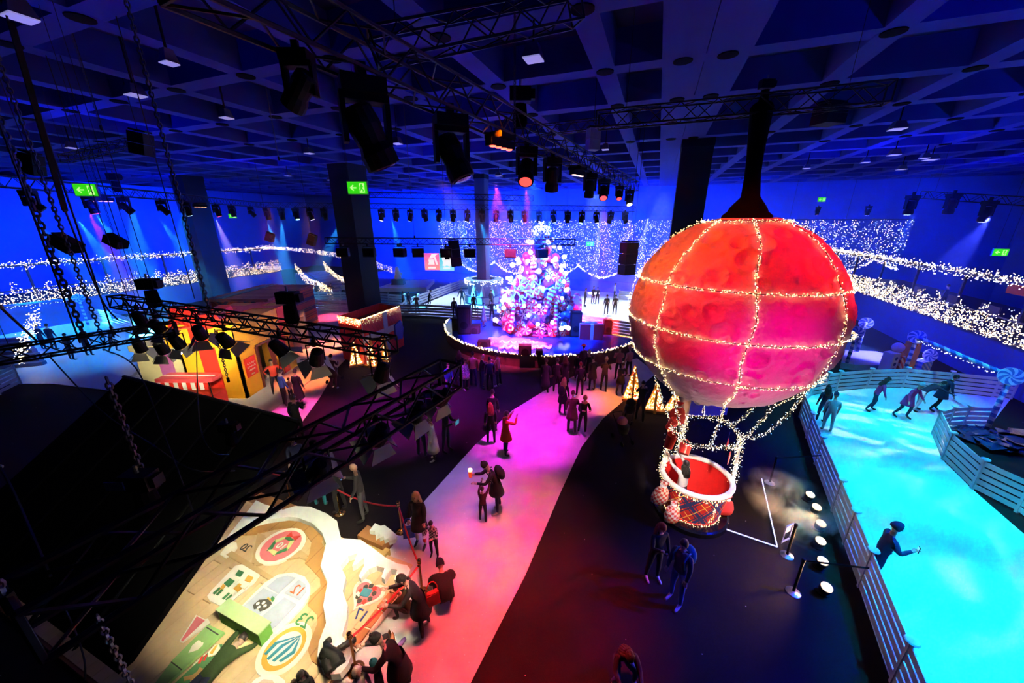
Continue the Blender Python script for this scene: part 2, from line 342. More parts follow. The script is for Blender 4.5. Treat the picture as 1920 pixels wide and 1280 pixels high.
# walls
def wallpanel(name, p, q, z0, z1, th=0.3, m=None, off=0):
    p, q = Vector(p), Vector(q); d = q - p; c = (p + q) / 2; c.z = (z0 + z1) / 2
    return struct(MB().box((0, 0, 0), (d.length, th, z1 - z0)).build(name, m or WALLM, loc=c, rz=math.atan2(d.y, d.x)))
BACK = 53.0
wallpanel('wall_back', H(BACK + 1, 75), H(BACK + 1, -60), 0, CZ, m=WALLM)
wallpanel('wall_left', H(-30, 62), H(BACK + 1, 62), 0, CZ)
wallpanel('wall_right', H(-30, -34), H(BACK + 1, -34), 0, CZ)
struct(MB().prism([tuple(H(a, b)[:2]) for a, b in ((36, -16), (53.5, -16), (53.5, 44), (36, 44))], -0.05, 0.004).build('rear_floor', M('rear_blue_carpet', (0.04, 0.08, 0.42), 0.9)))
# black pillars
PIL = M('dark_pillar_cladding', (0.012, 0.013, 0.03), 0.8, spec=0.15)
for nm, p, w in (('near', H(25.2, 23.9), 2.0), ('rear', G(908, 566), 1.05), ('deck', H(25.3, 44.6), 1.9), ('balloon', H(25.2, -1.55), 1.6)):
    lab = {'near': 'broad black pillar behind the red gift box', 'rear': 'slim blue-lit pillar standing in the far ice rink',
           'deck': 'dark pillar in front of the left fairy-light deck', 'balloon': 'broad dark pillar behind the top of the moon balloon'}[nm]
    t = thing('pillar', lab, 'pillar', p, ROT)
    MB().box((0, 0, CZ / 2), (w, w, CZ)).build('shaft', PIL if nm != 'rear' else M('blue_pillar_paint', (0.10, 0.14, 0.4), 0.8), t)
    MB().box((0, 0, 0.15), (w + 0.08, w + 0.08, 0.3)).build('plinth', BLK, t)
    MB().box((0, 0, CZ - 0.2), (w + 0.06, w + 0.06, 0.4)).build('capital', PIL, t)
# thin stage haze filling the hall
hz = bpy.data.materials.new('stage_haze'); hz.use_nodes = True; nt = hz.node_tree; nt.nodes.remove(nt.nodes['Principled BSDF'])
vs_ = nt.nodes.new('ShaderNodeVolumeScatter'); vs_.inputs['Density'].default_value = 0.0048; vs_.inputs['Anisotropy'].default_value = 0.2; vs_.inputs['Color'].default_value = (0.50, 0.65, 1, 1)
nt.links.new(vs_.outputs[0], nt.nodes['Material Output'].inputs['Volume'])
hb = MB().prism([tuple(H(a, b)[:2]) for a, b in ((23, -19), (52.5, -19), (52.5, 46), (9, 46), (9, 13), (15.5, 10), (15.5, -0.5), (23, -3))], 0.3, 10.6).build('stage_haze', hz); stuff(hb, 'thin theatrical haze hanging in the hall', 'haze')
# ================================================================== fairy lights, fences, ropes (shared builders)
def bulbs_mesh(name, pts, r, mats, probs=None):
    """many tiny bulbs as one mesh; mats a list, picked at random"""
    b = MB()
    for p in pts:
        b.octa(p, r * R.uniform(0.8, 1.25)) if True else None
        k = R.random()
        i = 0
        if probs:
            while i < len(probs) - 1 and k > probs[i]: i += 1
        b.mi[-8:] = [i] * 8
    me = b.mesh(name, mats); return me
BULBB = M('blue_fairy_bulb', (0.3, 0.6, 1), 0.4, 0, (0.25, 0.60, 1.0), 2.5, var=0.02)
BULBR = M('red_fairy_bulb', (1, 0.2, 0.1), 0.4, 0, (1.0, 0.10, 0.04), 3.0, var=0.02)
for _n in (BULBB, BULBR): _n.cycles.emission_sampling = 'NONE'
def garland(pts, per_m, spread, r, parent, mats=None, probs=None, wire=0.006, name='garland'):
    """a wire with small bulbs scattered round it, both as parts of parent (points in the parent's space)"""
    pts = [Vector(p) for p in pts]; out = []
    for a, b in zip(pts, pts[1:]):
        L = (b - a).length; n = max(1, int(L * per_m + R.random()))
        for _ in range(n):
            out.append(a.lerp(b, R.random()) + Vector((R.gauss(0, spread), R.gauss(0, spread), R.gauss(0, spread))))
    if wire: MB().tube(pts, wire, 4).build(name + '_wire', WIRE, parent)
    o = put(name + '_bulbs', bulbs_mesh(name, out, r, mats or [BULB], probs), parent); stuff(o); return o
# --- fences: posts with caps and five boards per bay, every board its own part
FWH = M('white_fence_paint', (0.72, 0.76, 0.80), 0.45, var=0.06)
_unit_board = MB().box((0.5, 0, 0), (1, 0.028, 1)).mesh('board', FWH)
_post = MB().box((0, 0, 0.56), (0.07, 0.07, 1.12)).mesh('post', FWH)
_cap = MB().lathe([(0.11, 1.12), (0.115, 1.14), (0.10, 1.165), (0.02, 1.175)], 12).mesh('post_cap', FWH)
def resample(pts, step):
    out = [pts[0]]
    for a, b in zip(pts, pts[1:]):
        n = max(1, round((b - a).length / step))
        for k in range(1, n + 1): out.append(a.lerp(b, k / n))
    return out
def fence(pts, label, step=1.9, group=None, boards=5, h=1.05, z=0.0, caps=True):
    pts = [Vector((p[0], p[1], z)) for p in pts]; c = pts[0].copy()
    t = thing('rink_fence', label, 'fence', c, group=group)
    P = resample(pts, step)
    for i, p in enumerate(P):
        q = P[min(i + 1, len(P) - 1)] - P[max(i - 1, 0)]
        po = put('post', _post, t, p - c, math.atan2(q.y, q.x))
        if caps: put('post_cap', _cap, po)
    bh = h / boards * 0.74
    for a, b in zip(P, P[1:]):
        d = b - a; ang = math.atan2(d.y, d.x)
        for k in range(boards):
            o = put('board', _unit_board, t, a - c + Vector((0, 0, 0.07 + bh / 2 + k * h / boards)), ang)
            o.scale = (d.length, 1, bh if k else bh * 1.0)
    return t
# --- script-like lettering strokes
def scribble(w, h, n, seed, r=0.03):
    q = random.Random(seed); pts = []
    for i in range(n + 1):
        t = i / n
        pts.append((t * w + 0.10 * w / n * math.sin(i * 2.1), h * (0.5 + 0.42 * math.sin(i * 2.3 + seed) * q.uniform(0.5, 1.0)), 0))
    return smoothpoly(pts, 5)
def text_mesh(txt, size, extrude=0.01):
    cu = bpy.data.curves.new('lettering', 'FONT'); cu.body = txt; cu.size = size; cu.extrude = extrude; cu.align_x = 'CENTER'; cu.align_y = 'CENTER'
    o = bpy.data.objects.new('lettering', cu); COL.objects.link(o)
    dg = bpy.context.evaluated_depsgraph_get(); me = bpy.data.meshes.new_from_object(o.evaluated_get(dg))
    bpy.data.objects.remove(o); me.name = 'lettering'; return me
# ================================================================== carpet paths and ice
def slab(name, poly, z0, z1, m):
    return struct(MB().prism([(p[0], p[1]) for p in poly], z0, z1).build(name, m))
mainpath = [G(*p) for p in ((560, 1400), (700, 1095), (745, 1000), (800, 935), (890, 835), (960, 770), (1035, 724), (1110, 690), (1195, 672),
                            (1230, 700), (1180, 742), (1130, 785), (1090, 838), (1050, 925), (985, 1078), (930, 1185), (850, 1345), (800, 1500), (480, 1500))]
slab('main_path', mainpath, 0.0, 0.012, PATHM)
leftpath = [G(*p) for p in ((400, 745), (440, 690), (540, 640), (540, 575), (700, 570), (745, 580), (650, 620), (655, 666), (632, 690), (600, 745), (560, 800), (510, 850), (430, 800))]
slab('left_path', leftpath, 0.0, 0.012, PATHM)
ICE = M('scraped_ice', (0.66, 0.80, 0.84), 0.30, var=0.10, scale=0.5, bump=0.05, bscale=3)
ro = [G(*p) for p in ((1671, 1280), (1610, 1100), (1560, 958), (1528, 870), (1499, 782), (1505, 757), (1522, 742), (1545, 737), (1566, 734), (1624, 729), (1691, 727), (1772, 735), (1860, 745), (1895, 748))]
near = ro[0] + (ro[0] - ro[1]) * 1.6
ice = [near] + ro + [G(1850, 806), G(1800, 805), G(1747, 815), G(1766, 862), G(1821, 917), G(1905, 990), G(2010, 1080), G(2200, 1230), G(2600, 1500)]
slab('ice_rink_right', ice, 0.0, 0.03, ICE)
fence([near] + ro[:6], 'white board fence edging the cyan rink beside the balloon', 1.75)
fence(ro[5:], 'curved white board fence at the far end of the cyan rink', 2.4)
fence([G(1747, 815), G(1766, 862), G(1821, 917), G(1905, 960), G(2010, 1040), G(2200, 1180)], 'white board fence along the right side of the cyan rink', 1.7)
fence([G(1747, 815), G(1772, 808), G(1800, 806), G(1850, 807)], 'short white board fence by the striped gate pole', 1.5)
# far rink
WICE = M('floodlit_ice', (0.80, 0.86, 0.92), 0.35, var=0.06, scale=0.4)
far = [G(*p) for p in ((760, 590), (805, 566), (862, 543), (940, 538), (1080, 545), (1200, 552), (1330, 560), (1330, 640), (1187, 634), (1080, 612), (945, 602))]
slab('ice_rink_far', far, 0.0, 0.03, WICE)
fence([G(u, v) for u, v in ((560, 580), (640, 585), (752, 592))], 'white board fence behind the black pillar and red gift box', 2.2, boards=4)
fence([G(u, v) for u, v in ((752, 592), (800, 592), (850, 595), (945, 604))], 'white board fence between stage and far rink', 2.3, boards=4)
fence([G(u, v) for u, v in ((752, 592), (765, 580), (805, 564), (862, 541), (905, 536), (940, 538), (1000, 541))], 'white board fence along the back of the far rink', 2.6, boards=4)
fence([G(u, v) for u, v in ((560, 566), (640, 566), (700, 567), (760, 572))], 'white board fence in front of the light staircase', 2.6, boards=4)
fence([G(u, v) for u, v in ((1160, 563), (1200, 565), (1260, 568))], 'white board fence with pale banner at the right of the far rink', 2.2, boards=4)
# rink on the left
left = [G(*p) for p in ((-150, 640), (40, 590), (150, 585), (250, 602), (330, 640), (330, 700), (270, 740), (100, 720), (-150, 720))]
slab('ice_rink_left', left, 0.0, 0.03, WICE)
fence([G(u, v) for u, v in ((100, 588), (170, 598), (215, 608), (250, 620))], 'white board fence along the back of the left rink', 3.0)
fence([G(u, v) for u, v in ((255, 745), (285, 715), (300, 690))], 'white board fence beside the yellow gift house', 1.9)
fence([G(u, v) for u, v in ((-60, 765), (0, 740), (40, 720))], 'white board fence at the left picture edge behind the black mirror back', 1.9)
# exhibit ledge with ice figure behind the rink
led = [G(*p) for p in ((705, 548), (745, 533), (815, 530), (800, 546))]
struct(MB().prism([(p.x, p.y) for p in led], 0.0, 0.5).build('display_ledge', WHT))
t = thing('ice_figure', 'small white seated figure on a dark block on the ledge', 'figure', G(748, 540) + Vector((0, 0, 0.5)))
MB().box((0, 0, 0.35), (1.6, 1.0, 0.7), taper=0.9).build('plinth', M('navy_block', (0.05, 0.07, 0.2), 0.7), t)
MB().lathe([(0.42, 0.7), (0.48, 0.9), (0.34, 1.25), (0.40, 1.5), (0.24, 1.8), (0.26, 2.0), (0.16, 2.2), (0.03, 2.3)], 10).build('figure_body', WHT, t, smooth=True)
MB().tube([(0.3, 0, 1.5), (0.55, -0.1, 1.2), (0.6, -0.3, 1.5)], 0.10, 6).build('arm', WHT, t)
# candy-striped gates
CANDY = stripes('candy_stripe_pole', (0.80, 0.82, 0.86), (0.10, 0.16, 0.45), 3.2, (0.3, 0.0, 1.0))
def swirl(parent, loc, r, face):
    d = thing if False else None
    M4 = Vector(face).to_track_quat('Z', 'Y').to_matrix()
    dsc = MB(); dsc.lathe([(r, -0.06), (r * 1.03, 0), (r, 0.06)], 24, loc, M4); o = dsc.build('lollipop', M('lollipop_white', (0.85, 0.87, 0.9), 0.4), parent)
    sw = MB()
    for k in range(7):
        a0 = 2 * math.pi * k / 7; L_, R_ = [], []
        for i in range(7):
            t = i / 6; L_.append((t * r * 0.98 * math.cos(a0 + t * 0.9), t * r * 0.98 * math.sin(a0 + t * 0.9))); R_.append((t * r * 0.98 * math.cos(a0 + t * 0.9 + 0.45), t * r * 0.98 * math.sin(a0 + t * 0.9 + 0.45)))
        sw.quadstrip([M4 @ Vector((x, y, 0.066)) + Vector(loc) for x, y in L_], [M4 @ Vector((x, y, 0.066)) + Vector(loc) for x, y in R_])
    sw.build('swirl', M('lollipop_blue', (0.12, 0.2, 0.5), 0.4), o)
def gate(p, q, h, label):
    p, q = Vector(p), Vector(q); c = p.copy(); t = thing('candy_gate', label, 'gate', c)
    a, b = Vector((0, 0, 0)), q - p; up = Vector((0, 0, h))
    for s in (a, b): MB().tube([s, s + up], 0.085, 10).build('pole', CANDY, t, smooth=True)
    MB().tube([a + up, b + up], 0.085, 10).build('cross_bar', stripes('candy_stripe_bar', (0.8, 0.82, 0.86), (0.1, 0.16, 0.45), 3.2, (0.7, -0.7, 0.3)), t, smooth=True)
    face = -(p + q) / 2; face.z = 0.8 * face.length * 0.4
    for s in (a + up, b + up): swirl(t, s, 0.34, face)
    pts = [a.lerp(b, i / 40) + up - Vector((0, 0, 0.16 + 0.05 * math.sin(i * 1.4))) for i in range(41)]
    garland(pts, 7, 0.015, 0.028, t, [BULBC], name='gate_light')
gate(G(1690, 712), G(1848, 808), 2.45, 'candy-striped gate with lollipop discs at the right rink exit')
gate(G(1604, 668), G(1585, 690), 2.2, 'small candy-striped frame half hidden by the moon balloon')
gate(G(-40, 640), G(166, 610), 2.3, 'candy-striped gate with lollipop disc over the left rink')
# toy blocks behind the right rink
q = G(1660, 699)
for dx, dy, w, h, m, lab in ((0, 0, 0.55, 1.25, 'pale', 'tall pale toy tower block with round holes behind the right rink fence'), (0.75, 0.25, 0.5, 1.0, 'red', 'red striped toy brick standing behind the right rink fence'),
                             (1.35, 0.3, 0.55, 1.6, 'orange', 'orange toy castle turret behind the right rink fence'), (2.1, 0.2, 0.9, 0.7, 'stripe', 'blue and white striped toy crate behind the right rink fence')):
    t = thing('toy_block', lab, 'toy', q + Vector((dx, dy, 0)), 0.3)
    mm = {'pale': M('toy_cream', (0.75, 0.65, 0.62), 0.5), 'red': stripes('toy_red_stripe', (0.7, 0.1, 0.08), (0.75, 0.6, 0.55), 4, (0.7, 0, 0.7)), 'orange': M('toy_orange', (0.8, 0.3, 0.08), 0.5), 'stripe': stripes('toy_blue_stripe', (0.2, 0.4, 0.7), (0.8, 0.8, 0.8), 5, (0.6, 0, 0.8))}[m]
    MB().box((0, 0, h / 2), (w, 0.5, h)).build('block', mm, t)
    if m == 'orange':
        for s in (-1, 0, 1): MB().box((s * w * 0.36, 0, h + 0.09), (w * 0.22, 0.45, 0.18)).build('merlon', mm, t)
    elif m == 'pale':
        for k in range(3): MB().lathe([(0.1, -0.02), (0.1, 0.02)], 10, (0, -0.25, 0.3 + k * 0.33), Matrix.Rotation(math.pi / 2, 3, 'X')).build('hole', M('toy_dark', (0.05, 0.05, 0.2), 0.6), t)
        MB().ball((0.35, 0, h + 0.25), 0.28, 12, 8).build('ball_top', M('toy_pink', (0.75, 0.5, 0.6), 0.4), t, smooth=True)
    elif m == 'red': MB().box((0, 0, h + 0.12), (w * 1.1, 0.3, 0.24), taper=0.1).build('roof', M('toy_orange'), t)
    else: swirl(t, Vector((0.3, -0.1, h + 0.3)), 0.33, Vector((-0.6, -1, 0.3)))
pl = MB(); q = G(1840, 830)
for i in range(60):
    c = Vector((R.uniform(-0.4, 2.2), R.uniform(-0.7, 0.7), 0.05 + 0.22 * R.random()))
    a = R.uniform(0, 6.28); d = Vector((math.cos(a), math.sin(a), R.uniform(-0.2, 0.2))) * R.uniform(0.3, 0.7); e = Vector((-math.sin(a), math.cos(a), R.uniform(-0.3, 0.5))) * R.uniform(0.15, 0.4)
    pl.add([c - d, c + e, c + d, c - e * 0.6], [(0, 1, 2), (0, 2, 3)])
tag(pl.build('plastic_sheet', M('crumpled_dark_plastic', (0.02, 0.03, 0.09), 0.15, spec=0.9), loc=q), 'crumpled dark plastic sheet lying by the striped gate pole', 'sheet')
# tinted ledge beside the toys
struct(MB().prism([(p.x, p.y) for p in (G(1575, 690), G(1580, 665), G(1640, 668), G(1700, 685), G(1700, 696), G(1600, 694))], 0, 0.35).build('toy_ledge', M('ledge_carpet', (0.35, 0.28, 0.35), 0.8)))
# ================================================================== moon balloon
import numpy as np
BC = Vector((5.35, 8.76, 6.03)); BR = 2.3
bal = thing('moon_balloon', 'giant red-lit moon balloon wrapped in fairy-light garlands', 'balloon', BC)
bm = bmesh.new(); bmesh.ops.create_icosphere(bm, subdivisions=7, radius=1.0)
me = bpy.data.meshes.new('envelope'); bm.to_mesh(me); bm.free()
co = np.empty(len(me.vertices) * 3, np.float32); me.vertices.foreach_get('co', co); co = co.reshape(-1, 3)
rng = np.random.RandomState(3); disp = np.zeros(len(co))
for k in range(560):
    c = rng.normal(size=3); c /= np.linalg.norm(c); s = 0.020 + 0.085 * rng.rand() ** 3.0
    d = np.arccos(np.clip(co @ c, -1, 1)) / s; w = d < 1.7
    disp[w] += s * 0.24 * np.where(d[w] < 1, -0.55 + 0.95 * d[w] ** 2.2, 0.40 * np.exp(-((d[w] - 1) / 0.28) ** 2))
co = co * (BR * (1 + disp * 2.1))[:, None]
me.vertices.foreach_set('co', co.astype(np.float32).ravel()); me.update()
me.polygons.foreach_set('use_smooth', [True] * len(me.polygons))
MOON = M('moon_print', (0.62, 0.55, 0.52), 0.9, var=0.28, scale=0.9, bump=1.0, bscale=7, spec=0.08)
me.materials.append(MOON); put('envelope', me, bal)
def sph(z, lon, k=1.024):
    r = math.sqrt(max(0, BR * BR - z * z)); return Vector((r * math.cos(lon), r * math.sin(lon), z)) * k
for z in (2.13, 0.86, -0.07, -1.02):
    garland([sph(z, i * math.pi / 60) for i in range(121)], 52, 0.018, 0.0085, bal, [BULBW, BULBC], [0.85, 1], name='ring_garland')
MER = [math.radians(-155 + 44.5 * k) for k in range(8)]
for L in MER:
    pts = [sph(BR * math.sin(a), L + 0.02 * math.sin(a * 9)) for a in [math.radians(69 - 3.2 * i) for i in range(38)]]
    garland(pts, 52, 0.018, 0.0085, bal, [BULBW, BULBC], [0.85, 1], name='seam_garland')
MB().lathe([(0.52, 2.20), (0.50, 2.30), (0.36, 2.42), (0.30, 2.48)], 20).build('crown_cap', BLKF, bal, smooth=True)
# ropes, hoop and basket (one hanging prop)
HZ = 2.72; HC = Vector((5.33, 8.72, HZ)); HR = 0.86
bk = thing('balloon_basket', 'red plaid balloon basket with white fur rim and fairy lights', 'basket', (5.3, 8.7, 0.0))
bo = Vector((5.3, 8.7, 0))
hoop = [HC - bo + Vector((HR * math.cos(a), HR * math.sin(a), 0.06 * math.sin(3 * a))) for a in [i * math.pi / 24 for i in range(49)]]
MB().tube(hoop[:-1], 0.025, 6, True).build('hoop', WIRE, bk)
garland(hoop, 130, 0.035, 0.009, bk, [BULB, BULBC], [0.6, 1], name='hoop_garland')
for k, L in enumerate(MER):
    a = BC + sph(-BR * math.sin(math.radians(50)), L) - bo; b = HC - bo + Vector((HR * math.cos(L), HR * math.sin(L), 0))
    if k in (3, 4):                           # slack ropes on the right
        a = BC + sph(-1.25, L - 0.25) - bo
        pts = [a.lerp(b, i / 14) - Vector((0, 0, 0.55 * math.sin(math.pi * i / 14))) for i in range(15)]
    else: pts = [a.lerp(b, i / 10) - Vector((0, 0, 0.08 * math.sin(math.pi * i / 10))) for i in range(11)]
    MB().tube(pts, 0.014, 5).build('rope', WIRE, bk)
    garland(pts, 80, 0.025, 0.0085, bk, [BULB, BULBC], [0.65, 1], wire=0, name='rope_garland')
BW = 0.93
for L in (math.radians(-20), math.radians(168), math.radians(98)):
    a = HC - bo + Vector((HR * math.cos(L), HR * math.sin(L), 0)); b = Vector((BW * math.cos(L), BW * math.sin(L), 1.25))
    MB().tube([a, b], 0.035, 8).build('upright', WHT, bk)
    garland([a.lerp(b, i / 8) for i in range(9)], 230, 0.05, 0.0095, bk, [BULB, BULBC], [0.55, 1], wire=0, name='upright_garland')
def plaid():
    m = bpy.data.materials.new('red_tartan'); m.use_nodes = True; nt = m.node_tree; b = nt.nodes['Principled BSDF']; b.inputs['Roughness'].default_value = 0.8
    tc = nt.nodes.new('ShaderNodeTexCoord'); sep = nt.nodes.new('ShaderNodeSeparateXYZ'); nt.links.new(tc.outputs['Object'], sep.inputs[0])
    at = nt.nodes.new('ShaderNodeMath'); at.operation = 'ARCTAN2'; nt.links.new(sep.outputs[1], at.inputs[0]); nt.links.new(sep.outputs[0], at.inputs[1])
    def bands(src, scale, lo, hi, off=0.0):
        m1 = nt.nodes.new('ShaderNodeMath'); m1.operation = 'MULTIPLY_ADD'; m1.inputs[1].default_value = scale; m1.inputs[2].default_value = off
        f = nt.nodes.new('ShaderNodeMath'); f.operation = 'FRACT'; g = nt.nodes.new('ShaderNodeMath'); g.operation = 'GREATER_THAN'; g.inputs[1].default_value = lo
        l = nt.nodes.new('ShaderNodeMath'); l.operation = 'LESS_THAN'; l.inputs[1].default_value = hi; mu = nt.nodes.new('ShaderNodeMath'); mu.operation = 'MULTIPLY'
        K = nt.links.new; K(src, m1.inputs[0]); K(m1.outputs[0], f.inputs[0]); K(f.outputs[0], g.inputs[0]); K(f.outputs[0], l.inputs[0]); K(g.outputs[0], mu.inputs[0]); K(l.outputs[0], mu.inputs[1]); return mu.outputs[0]
    cur = None
    def over(prev, fac, col):
        mx = nt.nodes.new('ShaderNodeMix'); mx.data_type = 'RGBA'; mx.inputs[7].default_value = (*col, 1)
        if prev is None: mx.inputs[6].default_value = (0.55, 0.015, 0.015, 1)
        else: nt.links.new(prev, mx.inputs[6])
        nt.links.new(fac, mx.inputs[0]); return mx.outputs[2]
    # diagonal cloth: stripes along (angle + height) and (angle - height)
    ad = nt.nodes.new('ShaderNodeMath'); ad.operation = 'ADD'; sb = nt.nodes.new('ShaderNodeMath'); sb.operation = 'SUBTRACT'
    for n in (ad, sb): nt.links.new(at.outputs[0], n.inputs[0]); nt.links.new(sep.outputs[2], n.inputs[1])
    for src in (ad.outputs[0], sb.outputs[0]):
        for lo, hi, col in ((0.30, 0.36, (0.03, 0.02, 0.10)), (0.42, 0.60, (0.02, 0.03, 0.14)), (0.66, 0.72, (0.03, 0.02, 0.10)), (0.02, 0.05, (0.9, 0.6, 0.1))):
            cur = over(cur, bands(src, 1.15, lo, hi), col)
    nt.links.new(cur, b.inputs['Base Color']); return m
TART = plaid()
MB().lathe([(0.74, 0.18), (0.80, 0.5), (0.87, 0.9), (BW, 1.24)], 40, close=False).build('wall_outside', TART, bk, smooth=True)
REDIN = M('red_lining', (0.75, 0.02, 0.02), 0.5)
MB().lathe([(0.70, 0.22), (0.78, 0.6), (0.88, 1.24)], 40, close=False).build('wall_lining', REDIN, bk, smooth=True)
MB().lathe([(0.01, 0.18), (0.76, 0.18), (0.76, 0.23), (0.01, 0.23)], 32).build('basket_floor', REDIN, bk)
MB().tube([(BW * 0.985 * math.cos(a), BW * 0.985 * math.sin(a), 1.27) for a in [i * math.pi / 20 for i in range(40)]], 0.075, 10, True).build('fur_rim', M('white_fur', (0.85, 0.85, 0.86), 0.9, bump=0.8, bscale=40), bk, smooth=True)
for z, r in ((1.16, 0.93), (0.19, 0.76)):
    garland([(r * math.cos(a), r * math.sin(a), z) for a in [i * math.pi / 24 for i in range(49)]], 65, 0.022, 0.010, bk, [BULB], name='basket_garland')
for L in (-20, 40, 100, 160, 220, 280):
    l = math.radians(L); garland([(0.77 * math.cos(l), 0.77 * math.sin(l), 0.2), (0.94 * math.cos(l), 0.94 * math.sin(l), 1.2)], 50, 0.02, 0.0095, bk, [BULB], name='seam_garland')
MB().lathe([(1.02, 0.0), (1.02, 0.13), (0.96, 0.17), (0.02, 0.17)], 36).build('plinth_disc', M('gloss_black', (0.006, 0.006, 0.008), 0.15), bk, smooth=False)
# sacks, gift tubes and paddles on the basket and the hoop, each a thing of its own
def sack(loc, h, r, m, label, tilt=(0, 0, 0)):
    t = thing('sandbag', label, 'sandbag', loc, rot=tilt, group=None)
    MB().lathe([(0.02, -h), (r * 0.9, -h * 0.97), (r * 1.0, -h * 0.7), (r * 0.78, -h * 0.32), (r * 0.34, -h * 0.14), (r * 0.25, -0.05), (r * 0.55, 0.04)], 14, M4=Matrix.Diagonal((1.1, 0.62, 1.0))).build('bag', m, t, smooth=True)
    MB().lathe([(r * 0.40, -h * 0.15), (r * 0.42, -h * 0.11), (r * 0.38, -h * 0.07)], 12).build('cord', WHT, t)
def checkm(name, a, b, s):
    if name in _mats: return _mats[name]
    m = bpy.data.materials.new(name); m.use_nodes = True; nt = m.node_tree; bs = nt.nodes['Principled BSDF']; ck = nt.nodes.new('ShaderNodeTexChecker')
    ck.inputs[1].default_value = (*a, 1); ck.inputs[2].default_value = (*b, 1); ck.inputs[3].default_value = s; tc = nt.nodes.new('ShaderNodeTexCoord')
    nt.links.new(tc.outputs['Object'], ck.inputs[0]); nt.links.new(ck.outputs[0], bs.inputs['Base Color']); _mats[name] = m; return m
CHK = checkm('red_white_check', (0.78, 0.68, 0.62), (0.65, 0.06, 0.05), 14)
sack((4.22, 8.30, 1.32), 0.66, 0.22, CHK, 'upper red and white checked sandbag tied to the basket side', (0, 0.15, 0))
sack((4.44, 8.05, 0.92), 0.66, 0.20, CHK, 'lower red and white checked sandbag hanging under the other')
sack((6.08, 8.33, 0.82), 0.55, 0.22, M('red_felt', (0.70, 0.03, 0.03), 0.8), 'plain red sandbag on the right side of the basket')
REDG = M('red_gift_paper', (0.85, 0.04, 0.03), 0.35)
def can(u, v, z, r, h, tilt, label):
    t = thing('red_bucket', label, 'bucket', G(u, v, z), rot=tilt)
    MB().lathe([(r * 0.82, -h / 2), (r, h / 2), (r * 0.92, h / 2), (r * 0.76, -h / 2 + 0.03)], 18).build('pail', REDG, t, smooth=False)
    MB().tube([(r * math.cos(a), 0, h / 2 + r * 0.9 * math.sin(a)) for a in [math.pi * i / 8 for i in range(9)]], 0.012, 5).build('handle', REDG, t)
can(1257, 826, 2.45, 0.14, 0.42, (0.1, 0.1, 0), 'red bucket hanging lowest on the left garland rope')
can(1260, 795, 2.75, 0.13, 0.36, (0.35, 0.2, 0.4), 'red bucket on the left rope, just above the lowest one')
can(1284, 842, 2.40, 0.15, 0.26, (-0.5, 0.6, 0.2), 'small tilted red bucket above the white-coated figure')
sack(G(1273, 757, 3.25), 0.62, 0.23, M('red_felt'), 'red cloth sack tied high on the left garland rope')
for u, v, lab in ((1364, 832, 'upper thin red paddle hanging at the right of the hoop'), (1367, 858, 'lower thin red paddle hanging at the right of the hoop')):
    t = thing('red_paddle', lab, 'paddle', G(u, v, 2.55), 0.9)
    MB().ball((0, 0, 0), 0.16, 10, 8, (0.9, 0.12, 1.2)).build('blade', REDG, t, smooth=True)
    MB().tube([(0, 0, 0.18), (0, 0, 0.36)], 0.008, 5).build('hanger', WIRE, t)
# black sleeve that carries the balloon from the truss
t = thing('hanging_sleeve', 'black cloth sleeve tapering down from the truss to the moon balloon', 'drape', BC + Vector((0, 0, 2.35)))
top = D(1428, 205, 9.0) - t.location
MB().tube([Vector((0, 0, 0)), Vector((0, 0, 0.10)), Vector((0.02, 0.02, 0.32)), top * 0.3 + Vector((0, 0, 0.1)), top * 0.55, top], [0.42, 0.38, 0.19, 0.165, 0.18, 0.26], 14).build('sleeve', BLKF, t, smooth=True)
MB().tube([top, top + Vector((0, 0, 0.25))], 0.06, 6).build('hook', ALU, t)
# ---- floor set round the balloon: LED outline, uplighters, belt posts, acrylic stand
p0, p1, p2 = G(1428, 898), G(1457, 1026), G(1352, 990)
t = thing('led_outline', 'thin white LED line drawn on the floor beside the basket', 'light strip', p1)
LEDL = M('led_line', (0.75, 0.8, 1), 0.5, 0, (0.55, 0.62, 1.0), 1.6, var=0.01)
for a, b in ((p0, p1), (p1, p2)):
    d = b - a; c = (a + b) / 2 - p1
    MB().box((0, 0, 0.02), (d.length, 0.022, 0.03)).build('led_strip', LEDL, t, loc=c, rz=math.atan2(d.y, d.x))
    MB().box((0, 0, 0.005), (d.length, 0.09, 0.012)).build('channel', BLK, t, loc=c, rz=math.atan2(d.y, d.x))
lens_w = M('warm_lamp_glass', (1, 0.8, 0.5), 0.3, 0, (1.0, 0.64, 0.28), 2.4, var=0.01)
for i, (u, v) in enumerate(((1518, 921), (1530, 944), (1538, 974), (1537, 1006), (1541, 1043), (1548, 1091))):
    p = G(u, v, 0.32); p.z = 0
    t = thing('floor_uplighter', ['first', 'second', 'third', 'fourth', 'fifth', 'sixth'][i] + ' floor lamp from the back in the row along the rink fence', 'floor lamp', p, 0.5, 'warm floor lamps along the rink fence')
    MB().lathe([(0.14, 0.0), (0.14, 0.03), (0.05, 0.06)], 12).build('base', BLK, t)
    M4 = Matrix.Rotation(math.radians(-16), 3, 'Y') @ Matrix.Rotation(math.radians(12), 3, 'X')
    MB().lathe([(0.05, 0.06), (0.10, 0.10), (0.13, 0.30), (0.12, 0.31)], 16, M4=M4).build('housing', BLK, t)
    MB().lathe([(0.118, 0.305), (0.10, 0.325), (0.01, 0.335)], 16, M4=M4).build('lens', lens_w, t, smooth=True)
    spot(p + Vector((-0.08, 0.03, 0.42)), p + Vector((-1.9, 0.1, 0.6)), (1.0, 0.55, 0.22), 150 if i < 5 else 180, 95, 0.8, 0.05, name='uplighter_light')
CHROME = M('brushed_steel', (0.5, 0.5, 0.52), 0.3, 1.0)
